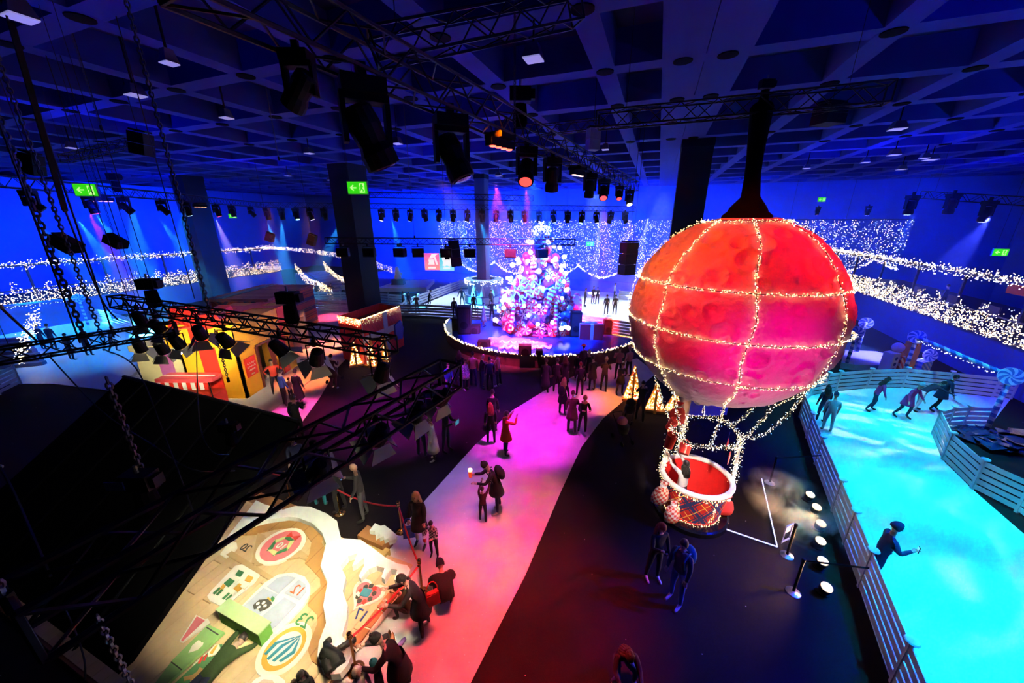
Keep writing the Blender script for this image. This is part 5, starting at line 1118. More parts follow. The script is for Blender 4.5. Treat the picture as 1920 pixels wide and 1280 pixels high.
dl = deck('light_terrace', 45.5, (0, 34), 2.0, -1, 'raised terrace wrapped in fairy lights along the left side', 3600, 1900)
# signs, umbrellas and crates of the right terrace
t = thing('terrace_banner', 'red banner strip with white round emblem on the right terrace', 'banner', H(26.5, -18.2, 4.75), ROT + math.pi / 2)
MB().box((0, 0, 0), (3.2, 0.06, 0.5)).build('cloth', M('banner_red', (0.55, 0.06, 0.08), 0.6), t); MB().lathe([(0.22, -0.01), (0.22, 0.01)], 14, (-1.2, 0.05, 0), Matrix.Rotation(math.pi / 2, 3, 'X')).build('emblem', WHT, t)
for k in range(9):
    a1 = 13 + k * 3.4; t = thing('terrace_bench', 'dark bench on the right terrace, %s from the picture edge' % ('first', 'second', 'third', 'fourth', 'fifth', 'sixth', 'seventh', 'eighth', 'ninth')[k], 'bench', H(a1, -19.3, 2.42), ROT + R.uniform(-0.2, 0.2), 'benches on the right terrace')
    MB().box((0, 0, 0.45), (0.5, 1.6, 0.08)).build('seat', RAIL, t); MB().box((-0.22, 0, 0.8), (0.06, 1.6, 0.5)).build('backrest', RAIL, t)
    for s in (-0.7, 0.7): MB().box((0, s, 0.22), (0.4, 0.06, 0.42)).build('leg', RAIL, t)
# stair down from the left terrace with lit rails
s0, s1 = H(34.2, 40.5, 0), H(31.0, 31.5, 0)
stt = thing('light_staircase', 'staircase with swooping fairy-light rails at the end of the left terrace', 'staircase', s0)
for k in range(11):
    f = k / 10; p = (s1 - s0) * f; zt = 2.0 * (1 - f); MB().box((0, 0, zt / 2 + 0.05), (1.0, 3.4, zt + 0.1)).build('step', DK, stt, loc=p, rz=math.atan2((s1 - s0).y, (s1 - s0).x))
dn = (s1 - s0).normalized(); nn = Vector((-dn.y, dn.x, 0))
for s in (-1.7, 1.7):
    pts = []
    for _ in range(620):
        f = R.random(); zt = 2.1 * (1 - f) * (0.75 + 0.25 * math.cos(f * 7)); pts.append((s1 - s0) * f + nn * s + Vector((0, 0, zt + 1.25 * R.random() ** 0.6)))
    stuff(put('rail_bulbs', bulbs_mesh('stair', pts, 0.028, [BULB, BULBC], [0.7, 1]), stt))
    MB().tube([nn * s + Vector((0, 0, 3.2)), (s1 - s0) + nn * s + Vector((0, 0, 1.1))], 0.04, 6).build('handrail', RAIL, stt)
pts = []
for _ in range(700):
    f = R.random(); p = H(31 + 6 * f, 44 - 14 * f, 0) - s0; pts.append(p + Vector((0, 0, 5.2 - 2.6 * f * f + R.uniform(-0.35, 0.25) * (0.4 + f))))
stuff(put('swag_bulbs', bulbs_mesh('swag', pts, 0.028, [BULB, BULBC], [0.5, 1]), stt))
# small lit stair at the far left edge
t = thing('light_steps', 'lit wooden steps at the far left picture edge', 'staircase', G(20, 690))
for k in range(7): MB().box((-0.3 * k, 0.35 * k, 0.12 + 0.09 * k), (3.0, 0.36, 0.24 + 0.18 * k)).build('step', DK, t, rz=0.35)
pts = [(1.5 - 0.35 * f * 7 + R.gauss(0, 0.1), 0.5 * f * 7 - 0.6 + R.gauss(0, 0.1), 0.3 + 1.9 * f + 0.9 * R.random()) for f in [R.random() for _ in range(240)]]
stuff(put('step_bulbs', bulbs_mesh('steps', pts, 0.032, [BULB, BULBC], [0.6, 1]), t))
# the big light curtain at the far end
KC = 50.5
cu = thing('light_curtain', 'huge curtain of fairy lights with scalloped hem across the far end', 'light curtain', H(KC, 0, 0), ROT)
xs0, xs1 = -29.5, 11.5                                     # local -x is to the left (a2 = -x)
def hem(x):
    ph = ((x + 40) % 5.9) / 5.9; b = 1.25 - 0.0 * x; s = 1.35 * (abs(ph - 0.5) * 2) ** 1.6
    left = max(0.0, 1 - (x - xs0) / 3.2); return b + s + 2.6 * left ** 2 if x < 6 else b + s
left_x, right_x = -31.5, 24.0
def hem2(x):
    base = 0.95 + max(0, x - 2) * 0.10
    ph = ((x + 60) % 6.3) / 6.3; s = 1.5 * (abs(ph - 0.5) * 2) ** 1.7
    l = max(0.0, 1 - (x - left_x) / 3.0); return base + s + 3.0 * l ** 2
pts = []
while len(pts) < 7600:
    x = R.uniform(left_x, right_x); top = 8.15 + 0.25 * abs(math.sin(x * 1.1)); z = R.uniform(0.8, top)
    if z > hem2(x): pts.append((x + R.gauss(0, 0.05), R.uniform(-0.15, 0.15), z))
stuff(put('curtain_bulbs', bulbs_mesh('curtain', pts, 0.036, [BULBC, BULB, BULBB], [0.55, 0.82, 1]), cu))
pts = []
for i in range(1500):
    x = R.uniform(left_x, right_x); pts.append((x, R.uniform(-0.2, 0.2), hem2(x) + R.gauss(0, 0.07)))
stuff(put('hem_bulbs', bulbs_mesh('hem', pts, 0.042, [BULBC, BULB], [0.5, 1]), cu))
for k in range(12): MB().tube([(left_x + k * 5.0, 0, 8.4), (left_x + k * 5.0, 0, CZ - 0.1)], 0.015, 4).build('hanger', WIRE, cu)
MB().tube([(left_x, 0, 8.4), (right_x, 0, 8.4)], 0.03, 5).build('header_cable', WIRE, cu)
# picture screens
def screen(u0, v0, u1, v1, d, c_top, c_bot, label, kind):
    a, b = D(u0, v0, d), D(u1, v1, d); c = (a + b) / 2; w, h = abs(b.x - a.x), abs(a.z - b.z)
    t = thing('picture_screen', label, 'screen', c)
    for k in range(6):
        f = (k + 0.5) / 6; col = [x + (y - x) * f for x, y in zip(c_top, c_bot)]
        MB().box((0, 0, h / 2 - h * (k + 0.5) / 6), (w, 0.06, h / 6)).build('screen_band', M('screen_%s_%d' % (kind, k), col, 0.5, 0, col, 1.0, var=0.01), t)
    SW = M('screen_white', (1, 0.97, 0.97), 0.5, 0, (1, 0.97, 0.97), 0.95, var=0.01); F = Matrix.Rotation(math.pi / 2, 3, 'X')
    def g(px): return MB().prism([((x - 0.5) * w, (0.5 - y) * h) for x, y in px], 0.035, 0.045, F).build('graphic', SW, t)
    if kind == 'pink':
        g([(0.35, 0.28), (0.52, 0.04), (0.95, 0.03), (0.72, 0.16), (0.9, 0.66), (0.78, 0.66), (0.62, 0.22)]); g([(0.28, 0.38), (0.62, 0.36), (0.66, 0.66), (0.24, 0.66), (0.3, 0.55)]); g([(0.30, 0.26), (0.62, 0.25), (0.60, 0.30), (0.32, 0.31)])
    else:
        g([(0.18, 0.3), (0.3, 0.22), (0.45, 0.28), (0.6, 0.2), (0.78, 0.25), (0.86, 0.4), (0.8, 0.55), (0.9, 0.66), (0.7, 0.76), (0.5, 0.68), (0.35, 0.76), (0.2, 0.7), (0.26, 0.52)])
        MB().box((0, 0.05, 0), (w + 0.1, 0.06, h + 0.1)).build('frame', BLK, t)
    g([(0.24, 0.80), (0.72, 0.80), (0.72, 0.90), (0.24, 0.90)])
screen(796, 474, 824, 507, 36, (0.95, 0.10, 0.45), (0.95, 0.30, 0.22), 'pink picture screen with white emblem hanging over the far rink', 'pink')
screen(824, 474, 851, 508, 36, (0.02, 0.55, 0.65), (0.30, 0.75, 0.85), 'turquoise picture screen with white emblem beside the pink one', 'aqua')
# skirted kiosk round the rear pillar
kb = G(908, 566); t = thing('pillar_kiosk', 'round skirted surround with lights at the foot of the far pillar', 'kiosk', kb)
MB().lathe([(2.0, 0.0), (2.0, 0.9), (1.75, 0.95), (1.7, 2.2), (1.95, 2.5), (1.3, 2.55)], 12, close=False).build('skirt', M('kiosk_blue', (0.14, 0.2, 0.5), 0.7), t)
for k in range(12):
    a = 2 * math.pi * (k + 0.5) / 12; MB().box((0, 0, 0), (0.95, 0.05, 0.6)).build('banner_panel', M('kiosk_pale', (0.5, 0.55, 0.75), 0.6), t, loc=(2.02 * math.cos(a), 2.02 * math.sin(a), 0.5), rz=a + math.pi / 2)
pts = [(2.0 * math.cos(a), 2.0 * math.sin(a), 2.5 - 0.5 * R.random() ** 2) for a in [R.uniform(0, 6.28) for _ in range(260)]]
stuff(put('kiosk_bulbs', bulbs_mesh('kiosk', pts, 0.035, [BULBC, BULB], [0.6, 1]), t))
for k in range(3):
    a = math.radians(-120 + 30 * k); MB().lathe([(0.28, 0), (0.02, 1.1)], 8, (1.9 * math.cos(a), 1.9 * math.sin(a), 1.0)).build('small_cone_tree', M('kiosk_pale'), t)
# ================================================================== trusses, chains, lanterns
CT = CZ + 0.92
_utube = MB().tube([(0, 0, 0), (0, 0, 1)], 1.0, 5).mesh('brace', TRUSSM)
def rod(name, p, q, r, parent, me=None):
    d = q - p; o = put(name, me or _utube, parent, p); o.rotation_euler = d.to_track_quat('Z', 'Y').to_euler(); o.scale = (r, r, d.length); return o
def truss(P, Q, s, label, near=True, tri=False, r=0.024, name='lighting_truss'):
    P, Q = Vector(P), Vector(Q); d = (Q - P); L = d.length; u = d.normalized(); sd = u.cross(Vector((0, 0, 1))).normalized(); up = sd.cross(u)
    t = thing(name, label, 'truss', P); h = s / 2
    cs = [sd * h + up * h, sd * -h + up * h, sd * -h - up * h, sd * h - up * h] if not tri else [sd * h + up * h, sd * -h + up * h, up * -h]
    for c in cs: rod('chord', c, c + d, r, t)
    n = max(2, round(L / (s * 1.05))); mb = MB()
    for i in range(len(cs)):
        a, b = cs[i], cs[(i + 1) % len(cs)]
        for k in range(n):
            p, q = u * (L * k / n), u * (L * (k + 1) / n)
            e = (a + p, b + q) if k % 2 == 0 else (b + p, a + q)
            if near: rod('brace', e[0], e[1], r * 0.55, t)
            else: mb.tube(e, r * 0.6, 4)
        for k in (0, L):
            if near: rod('end_brace', a + u * k, b + u * k, r * 0.8, t)
            else: mb.tube((a + u * k, b + u * k), r * 0.8, 4)
    if not near: stuff(mb.build('bracing', TRUSSM, t))
    for f in (0.12, 0.88):
        q = d * f
        if P.y + q.y > 6.5: MB().tube([q + up * h, Vector((q.x, q.y, CT - P.z))], 0.007, 4).build('suspension_wire', WIRE, t)
    return t
def onT(P, Q, u):
    """the place along a truss that lies at photo column u"""
    lo, hi = 0.0, 1.0
    inc = None
    def col(s):
        p = P.lerp(Q, s); f = p.y * cp - (p.z - HCAM) * sp
        return 960 + FPX * p.x / max(f, 1e-3)
    inc = col(1.0) > col(0.0) if P.lerp(Q, 0).y > 0.5 and Q.y > 0.5 else True
    for _ in range(40):
        m = (lo + hi) / 2
        if (col(m) < u) == inc: lo = m
        else: hi = m
    return P.lerp(Q, lo)
T = {}
def addT(k, P, Q, s, label, **kw): T[k] = (Vector(P), Vector(Q)); return truss(P, Q, s, label, **kw)
addT(1, (-2.9, 3.9, 10.3), (7.8, 25.0, 10.3), 0.52, 'long main lighting truss crossing the ceiling above the path', near=True, r=0.028)
addT(2, D(700, 92, 5.6), D(1080, 16, 6.4), 0.42, 'short box truss at the top edge above the main truss', near=True)
addT(3, G(1120, 226, 10.9), G(1668, 174, 10.9), 0.40, 'box truss that carries the balloon sleeve', near=True)
addT(31, D(1010, 245, 17), D(1128, 232, 15), 0.40, 'dark truss piece behind the balloon truss', near=False)
addT(4, G(-60, 334, 9.6), G(485, 384, 9.6), 0.40, 'left lighting truss with moving heads over the left rink', near=False)
addT(5, D(612, 451, 20), D(1078, 454, 20), 0.32, 'level truss with floodlights in front of the candy tree', near=False)
addT(6, D(217, 564, 10), G(734, 650, D(217, 564, 10).z), 0.30, 'black truss crossing in front of the yellow gift house', near=True)
addT(7, D(330, 614, 9.3), G(-30, 672, D(330, 614, 9.3).z), 0.30, 'black truss at the left joining the gift house truss', near=True)
addT(8, D(845, 700, 5.0), G(40, 1165, D(845, 700, 5.0).z), 0.34, 'black truss slanting across the foreground over the facade', near=True)
addT(9, D(485, 384, 31), D(1190, 392, 31), 0.40, 'far lighting truss with moving heads behind the main truss', near=False)
addT(10, D(690, 365, 26), D(1000, 372, 24), 0.35, 'upper far truss left of the main truss end', near=False)
addT(11, D(1730, 365, 22), D(1930, 378, 18), 0.40, 'lighting truss at the right picture edge', near=False)
addT(12, D(120, 298, 19), D(245, 268, 17), 0.35, 'short truss under the ceiling at the upper left', near=False)
# ---- moving heads
LENS = {}
def lensm(c, es=6.0):
    k = (tuple(c), es)
    if k not in LENS: LENS[k] = M('lens_%d' % len(LENS), c, 0.3, 0, c, es, var=0.01)
    return LENS[k]
_mh_base = MB().box((0, 0, -0.07), (0.42, 0.30, 0.14)).mesh('base', BLK)
b_ = MB(); b_.box((-0.21, 0, -0.36), (0.05, 0.14, 0.44)); b_.box((0.21, 0, -0.36), (0.05, 0.14, 0.44)); b_.box((0, 0, -0.17), (0.46, 0.18, 0.07)); _mh_yoke = b_.mesh('yoke', BLK)
_mh_head = MB().lathe([(0.10, 0.24), (0.15, 0.20), (0.17, 0.05), (0.15, -0.12), (0.18, -0.20), (0.18, -0.34), (0.165, -0.35)], 14).mesh('head', BLK)
def mhead(p, aim, label, col=None, s=1.0, group=None, es=6.0, rz=0.0, kind='head'):
    t = thing('moving_head_lamp', label, 'stage lamp', p, rz, group); t.scale = (s, s, s)
    put('clamp', _clamp, t)
    put('base', _mh_base, t); put('yoke', _mh_yoke, t)
    d = Vector(aim).normalized(); d = Matrix.Rotation(-rz, 3, 'Z') @ d
    rot = (-d).to_track_quat('Z', 'Y').to_euler()
    h = put('head', _mh_head, t, (0, 0, -0.46), rot=rot)
    put('lens', _lens_for(col, es), h)
    return t
_clamp = MB().box((0, 0, 0.06), (0.10, 0.06, 0.16)).mesh('clamp', BLK)
_lc = {}
def _lens_for(col, es):
    k = (col, es)
    if k not in _lc: _lc[k] = MB().lathe([(0.15, -0.345), (0.12, -0.362), (0.01, -0.37)], 14).mesh('lens', lensm(col, es) if col else M('dark_glass', (0.01, 0.01, 0.015), 0.08))
    return _lc[k]
def under(k, u, dz=0.3): p = onT(*T[k], u); return p - Vector((0, 0, dz))
mhead(under(1, 545), (-0.5, 0.2, -0.5), 'dark moving head at the left start of the main truss', None, 0.75)
mhead(under(1, 672), (0.35, 0.3, -1), 'big dark moving head hanging lowest from the main truss', None, 1.35, rz=0.5)
mhead(under(1, 842), (0.35, -0.05, -0.8), 'big dark moving head with red-lit edge on the main truss', None, 1.35, rz=0.4)
mhead(under(1, 988), (-0.1, -0.8, -1), 'wash lamp with round red face over the path', (1.0, 0.06, 0.05), 1.15, es=2.2, rz=0.3)
mhead(under(1, 1037), (0, 0.3, -1), 'dark moving head right of the red wash lamp', None, 1.15, rz=0.3)
mhead(under(1, 1108), (0, 0.2, -1), 'dark moving head over the light curtain centre', None, 1.1, rz=0.3)
mhead(under(1, 1134), (-0.1, -0.8, -1), 'smaller red wash lamp near the main truss end', (1.0, 0.07, 0.07), 1.1, es=2.2, rz=0.3)
mhead(under(1, 1163), (-0.1, -0.8, -1), 'smallest red wash lamp at the main truss end', (1.0, 0.07, 0.07), 0.9, es=2.2, rz=0.3)
mhead(under(1, 1182), (0.0, -0.6, -1), 'warm yellow beam lamp at the main truss end', (1.0, 0.75, 0.25), 1.1, es=9, rz=0.3)
def ledbar(p, label, col, rz=0.0, n=4, s=1.0):
    t = thing('led_bar_lamp', label, 'stage lamp', p, rz); t.scale = (s, s, s); MB().box((0, 0, -0.10), (0.8, 0.2, 0.16)).build('housing', BLK, t); MB().box((0, 0, 0.05), (0.5, 0.5, 0.12)).build('clamp', BLK, t)
    for i in range(n): MB().lathe([(0.075, -0.18), (0.06, -0.20), (0.01, -0.205)], 12, ((i - (n - 1) / 2) * 0.19, -0.02, 0)).build('lens', lensm(col, 4.0), t)
ledbar(under(1, 938, 0.35), 'four-cell red LED bar on the main truss', (1.0, 0.12, 0.05), 0.9, s=1.0)
ledbar(under(1, 1084, 0.35), 'four-cell pale LED bar on the main truss end half', (0.9, 0.5, 0.35), 0.9)
for i, (u, c) in enumerate(((45, None), (160, (1, 0.08, 0.25)), (226, None), (298, None), (345, (0.5, 0.9, 1.0)), (402, (1.0, 0.08, 0.1)), (432, (0.4, 0.9, 0.8)), (468, None))):
    lab = ['slanted dark moving head at the left picture edge', 'moving head with pink face at the left truss', 'dark moving head left of the hanging cables on the left truss', 'tilted dark moving head in the middle of the left truss', 'moving head with pale beam in front of the left pillar', 'wash lamp with red face on the left truss', 'moving head with green-white face on the left truss', 'dark moving head at the right end of the left truss'][i]
    mhead(under(4, u, 0.25), ((0.5, 0.4, -0.8) if c is None else (0.1 * (i % 3), 0.2, -1)), lab, c, 1.0, rz=0.4)
ledbar(under(4, 186, 0.3), 'four-cell orange LED bar on the left truss', (1.0, 0.25, 0.1), 1.2); ledbar(under(4, 372, 0.3), 'four-cell amber LED bar on the left truss', (1.0, 0.35, 0.15), 1.2)
FCOL = [(0.5, 0.8, 1.0), None, (0.35, 0.9, 0.9), (0.6, 0.75, 1.0), (1.0, 0.25, 0.1), None, (0.9, 0.95, 1.0), (1.0, 0.15, 0.2), (0.4, 0.7, 1.0)]
NTH = 'first second third fourth fifth sixth seventh eighth ninth tenth eleventh twelfth thirteenth fourteenth fifteenth sixteenth seventeenth eighteenth nineteenth twentieth twenty-first twenty-second twenty-third twenty-fourth twenty-fifth twenty-sixth'.split()
k = 0
for u in range(498, 1186, 27):
    if 640 < u < 700: continue
    c = FCOL[k % len(FCOL)]
    mhead(under(9, u, 0.25), (R.uniform(-0.4, 0.4), R.uniform(-0.2, 0.4), -1), 'moving head lamp in the far row above the rink, %s from the left' % NTH[k], c, 1.15, 'moving heads on the far truss', rz=R.uniform(-0.5, 0.5)); k += 1
for i, (u, v, d, c) in enumerate(((1713, 388, 21, (0.6, 0.85, 1.0)), (1858, 398, 19, (0.85, 0.95, 1.0)), (1790, 385, 20, None), (1630, 408, 30, (0.35, 0.4, 1.0)), (1535, 410, 36, (1, 0.2, 0.1)))):
    mhead(D(u, v - 22, d), (0.1, 0.1, -1), ['pale blue wash lamp on the right truss', 'bright wash lamp at the right picture edge', 'dark moving head between two wash lamps on the right truss', 'small violet lamp at the right end of the light curtain', 'small red lamp above the right part of the light curtain'][i], c, 1.3 if i < 3 else 0.9, es=9)
# ---- floodlight boxes on the level truss
for i, u in enumerate((640, 690, 748, 782, 835, 880, 957, 1016)):
    p = under(5, u, 0.20); t = thing('flood_lamp', 'black floodlight box on the level truss, number %s from the left' % ['one', 'two', 'three', 'four', 'five', 'six', 'seven', 'eight'][i], 'stage lamp', p, R.uniform(-0.4, 0.4))
    MB().box((0, 0, -0.42), (0.62, 0.40, 0.46)).build('housing', BLK, t); MB().box((0, -0.22, -0.42), (0.5, 0.05, 0.34)).build('front_glass', M('dark_glass'), t); MB().tube([(-0.33, 0, -0.42), (-0.33, 0, -0.1), (0.33, 0, -0.1), (0.33, 0, -0.42)], 0.02, 5).build('yoke', BLK, t); MB().box((0, 0, 0.0), (0.08, 0.42, 0.16)).build('clamp', BLK, t)
# ---- fresnel lanterns with barn doors
_fb = MB().lathe([(0.06, 0.34), (0.13, 0.30), (0.155, 0.10), (0.165, -0.08), (0.15, -0.09)], 14).mesh('body', BLK)
DOORM = M('barn_door_lit', (0.42, 0.43, 0.38), 0.5)  # paleness on both faces stands in for lamp light on the doors
_door = MB(); _door.add([(-0.15, 0.15, -0.09), (0.15, 0.15, -0.09), (0.25, 0.33, -0.28), (-0.25, 0.33, -0.28), (-0.15, 0.162, -0.085), (0.15, 0.162, -0.085), (0.25, 0.342, -0.275), (-0.25, 0.342, -0.275)], [(0, 1, 2, 3), (7, 6, 5, 4), (0, 4, 5, 1), (1, 5, 6, 2), (2, 6, 7, 3), (3, 7, 4, 0)]); _door.mi = [0, 0, 1, 1, 1, 1]; _door = _door.mesh('barn_door', [DOORM, BLK])
_fl = MB().lathe([(0.148, -0.085), (0.10, -0.098), (0.01, -0.10)], 14).mesh('lens', M('fresnel_glass', (1, 0.9, 0.7), 0.3, 0, (1.0, 0.90, 0.62), 22.0, var=0.01))
def fresnel(p, to, label, watt, col=(1.0, 0.86, 0.55), s=1.0, deg=60, drop=0.0, face=None):
    t = thing('barn_door_lantern', label, 'stage lamp', p); d = (Vector(to) - Vector(p)).normalized() if face is None else Vector(face).normalized(); t.scale = (s, s, s)
    MB().box((0, 0, 0.42), (0.07, 0.07, 0.18)).build('clamp', BLK, t); MB().tube([(-0.2, 0, 0), (-0.2, 0, 0.36), (0.2, 0, 0.36), (0.2, 0, 0)], 0.018, 5).build('yoke', BLK, t)
    if drop: MB().tube([(0, 0, 0.4), (0, 0, drop / s)], 0.02, 5).build('drop_rod', BLK, t)
    rot = (-d).to_track_quat('Z', 'Y'); b = put('body', _fb, t, rot=rot.to_euler()); put('lens', _fl, b)
    for k in range(4): put('barn_door', _door, b, rot=(0, 0, k * math.pi / 2))
    if watt: spot(Vector(p) + d * 0.125 * s, to, col, watt, deg, 0.5, 0.10, name='lantern_light')
    return t
ht = C0 + Vector((-1.5, 2.0, 2.0)); ct = Vector((-16.4, 18, 2.4))
def ul(k, u, dz): return under(k, u, dz)
fr = [(ul(6, 254, 0.45), ct, 'upper left barn-door lantern of the cluster before the pale box'), (ul(6, 286, 0.58), ct, 'large barn-door lantern second from the left in the cluster'), (ul(6, 316, 0.92), ct, 'right barn-door lantern of the cluster before the pale box'),
      (ul(6, 280, 1.2), ct, 'lowest barn-door lantern of the cluster before the pale box'), (ul(6, 235, 1.32), ct, 'lower left barn-door lantern over the cyan floor'), (ul(6, 366, 0.52), ht, 'barn-door lantern left of the red bow'),
      (ul(6, 415, 0.58), ht, 'barn-door lantern in front of the red bow'), (ul(6, 520, 0.50), C0 + Vector((0.5, 3, 0)), 'barn-door lantern over the gift house doorway'), (ul(6, 585, 0.55), C0 + Vector((3, 2, 0)), 'barn-door lantern over the orange path'), (ul(6, 708, 0.6), N_ + Vector((0, 0, 1)), 'barn-door lantern at the right end of the gift house truss')]
for i, (p, to, lab) in enumerate(fr): fresnel(p, to, lab, (3600 if i in (0, 2, 4) else 0) if i < 5 else (2800 if i in (5, 6) else 600 if i == 7 else 0), s=0.85, face=((-0.15, 0.45, -1), (0.1, 0.5, -1), (0.1, 0.4, -1), (0, 0.4, -1), (-0.1, 0.35, -1), (-0.2, 0.5, -1), (0.15, 0.5, -1), (0.5, 0.3, -0.9), (-0.4, 0.4, -0.9), (-0.4, 0.4, -1))[i], deg=34 if i < 5 else 36, drop=(0.45, 0.58, 0.92, 1.2, 1.32, 0.52, 0.58, 0.5, 0.55, 0.6)[i])
fc = G(560, 1090)
for i, (u, to, dz) in enumerate(((590, G(490, 1040), 0.20), (704, G(560, 1110), 0.25), (776, G(610, 1170), 0.27), (824, G(560, 1010), 0.28))):
    fresnel(under(8, u, dz), to, ['barn-door lantern over the bald man by the rope', 'barn-door lantern second from the left on the foreground truss', 'barn-door lantern second from the right on the foreground truss', 'barn-door lantern at the right end of the foreground truss'][i], 1500, (1.0, 0.90, 0.58), 0.62, 37, dz)
# ---- chains, cables, hoists
def chain(P, Q, label, link=0.10, r=0.014, name='hoist_chain'):
    P, Q = Vector(P), Vector(Q); d = Q - P; L = d.length; u = d.normalized(); sd = u.orthogonal().normalized(); n2 = u.cross(sd); t = thing(name, label, 'chain', P); mb = MB(); n = int(L / (link * 0.72))
    for i in range(n):
        c = u * (L * (i + 0.5) / n); w = sd if i % 2 else n2
        mb.tube([c + u * (link * 0.5 * math.cos(a)) + w * (link * 0.27 * math.sin(a)) for a in [k * math.pi / 4 for k in range(8)]], r, 4, True)
    stuff(mb.build('links', M('zinc_chain', (0.10, 0.11, 0.16), 0.35, 0.8), t)); MB().tube([d, d + u * 0.12], 0.03, 6).build('hook', BLK, t); return t
def cable(pts, label, r=0.012, m=None, name='rigging_cable'):
    pts = [Vector(p) for p in pts]; t = thing(name, label, 'cable', pts[0]); P = smoothpoly([p - pts[0] for p in pts], 6) if len(pts) > 2 else [p - pts[0] for p in pts]
    MB().tube(P, r, 5).build('line', m or WIRE, t); MB().ball((0, 0, 0), r * 2.2, 6, 5).build('ferrule', ALU, t); return t
BLC = M('blue_sheen_cable', (0.03, 0.03, 0.06), 0.35)
zt7 = T[7][0].z; zt8 = T[8][0].z
def vert(u, v, d, top): p = D(u, v, d); return (p.x, p.y, top), p
a = onT(*T[7], 162); chain((a.x, a.y, CT), a, 'heavy chain falling to the left truss, nearest the left edge', 0.16, 0.020)
a = a + Vector((0.25, 0.12, 0)); chain((a.x, a.y, CT), a, 'thinner chain right beside the heavy chain on the left', 0.12, 0.013)
a = D(290, 945, 5.0); chain((a.x, a.y, a.z + 1.9), a, 'bright chain hanging in front of the black mirror back', 0.10, 0.012)
a = onT(*T[8], 20); chain((a.x, a.y, zt8 + 1.2), a + Vector((0, 0, 0.2)), 'short chain at the lower left edge above the foreground truss', 0.06, 0.007); chain(a + Vector((0.25, 0.1, -0.1)), a + Vector((0.25, 0.1, -1.2)), 'chain end hanging under the foreground truss at the bottom left', 0.05, 0.006)
a = onT(*T[6], 396); chain((a.x, a.y, CT), a, 'chain in front of the left pillar down to the gift house truss', 0.12, 0.014); chain(a - Vector((0, 0, 0.3)), (a.x, a.y, 4.6), 'loose chain end hanging before the yellow gift house', 0.08, 0.010)
for u in (150, 214): a = onT(*T[7], u); cable([(a.x + 0.2, a.y, CT), a], 'black steel cable to the left truss ' + ('near the heavy chain' if u == 150 else 'right of the chains'), 0.018)
for i, (u, d) in enumerate(((365, 10), (240, 12), (262, 12), (292, 12))):
    p = D(u, 560, d); cable([(p.x, p.y, CT), p], ['dark cable beside the left pillar', 'thin suspension wire over the left truss, first', 'thin suspension wire over the left truss, second', 'thin suspension wire over the left truss, third'][i], 0.012)
cable([D(195, 655, 6), D(255, 690, 5.6), D(310, 820, 5.2), D(372, 985, 4.8)], 'blue glinting cable running down over the black mirror back', 0.010, BLC)
cable([D(90, 665, 6.2), D(190, 770, 5.8), D(280, 830, 5.4), D(360, 880, 5.2), D(440, 882, 5.0)], 'slack cable sagging across the black mirror back', 0.010, BLC)
cable([D(368, 640, 8), D(371, 740, 7.5), D(378, 810, 7), D(400, 848, 6.8), D(430, 852, 6.6)], 'cable curling to the small hoist before the mirror back', 0.010, BLC)
cable([D(0, 875, 4.0), D(25, 920, 3.8), D(60, 1000, 3.4), D(95, 1080, 3.2)], 'thick blue cable at the lower left edge', 0.012, BLC)
cable([D(118, 1132, 3.2), D(140, 1180, 3.0), D(158, 1235, 2.9), D(160, 1275, 2.9)], 'thin cable hanging at the bottom left corner', 0.006, BLC)
for i, (u, v, d) in enumerate(((118, 12, 9), (766, 310, 14), (492, 130, 12))):
    p = D(u, v, d); chain((p.x, p.y, CT), (p.x, p.y, p.z - 2.6), ['thin chain at the upper left', 'thin dotted chain left of the main truss centre', 'thin dotted chain under the main truss start'][i], 0.07, 0.006)
p = onT(*T[1], 965); chain((p.x, p.y, CT), p, 'hoist chain above the red LED bar', 0.10, 0.012)
def hoist(p, label, s=1.0):
    t = thing('chain_hoist', label, 'hoist', p); t.scale = (s, s, s); MB().box((0, 0, 0.3), (0.5, 0.28, 0.3)).build('motor', BLK, t); MB().lathe([(0.15, -0.05), (0.18, -0.45), (0.12, -0.55)], 12, (0, 0, 0.15)).build('chain_bag', BLKF, t); MB().tube([(0, 0, 0.45), (0, 0, 0.6)], 0.03, 6).build('hook', ALU, t)
    MB().box((0.3, 0, 0.3), (0.1, 0.2, 0.2)).build('gear_cover', BLK, t)
    if 'plate' in label: MB().box((-0.30, -0.15, 0.28), (0.32, 0.02, 0.18)).build('name_plate', M('plate_blue', (0.03, 0.05, 0.35), 0.4), t)
hoist(onT(*T[6], 292) + Vector((0, 0, 0.35)), 'black chain hoist on the left end of the gift house truss', 0.85); hoist(onT(*T[6], 552) + Vector((0, 0, 0.45)), 'black chain hoist right of the yellow gift house', 0.75); hoist(D(432, 815, 6.0), 'small hoist hanging before the black mirror back', 0.5); hoist(D(272, 925, 4.6), 'hoist with blue name plate before the black mirror back', 0.7)
hoist(onT(*T[1], 975) + Vector((0, 0, 0.45)), 'chain hoist standing on the main truss', 1.0); hoist(onT(*T[4], 222) + Vector((0, 0, 0.4)), 'chain hoist on the left truss', 1.0); hoist(onT(*T[3], 1430) + Vector((0, 0, 0.25)), 'hoist above the balloon sleeve', 0.6)
P_ = D(20, 40, 5.5); Q_ = D(122, 395, 6.6); t = thing('perforated_strut', 'long perforated steel strut slanting down at the upper left', 'strut', P_)
MB().box((0, 0, 0.5), (0.07, 0.05, 1)).build('channel', BLK, t, loc=(0, 0, 0)); t.children[0].rotation_euler = (Q_ - P_).to_track_quat('Z', 'Y').to_euler(); t.children[0].scale = (1, 1, (Q_ - P_).length)
for k in range(24): MB().ball((Q_ - P_) * ((k + 0.5) / 24), 0.02, 6, 5).build('slot', M('slot_blue', (0.02, 0.03, 0.10), 0.5), t)
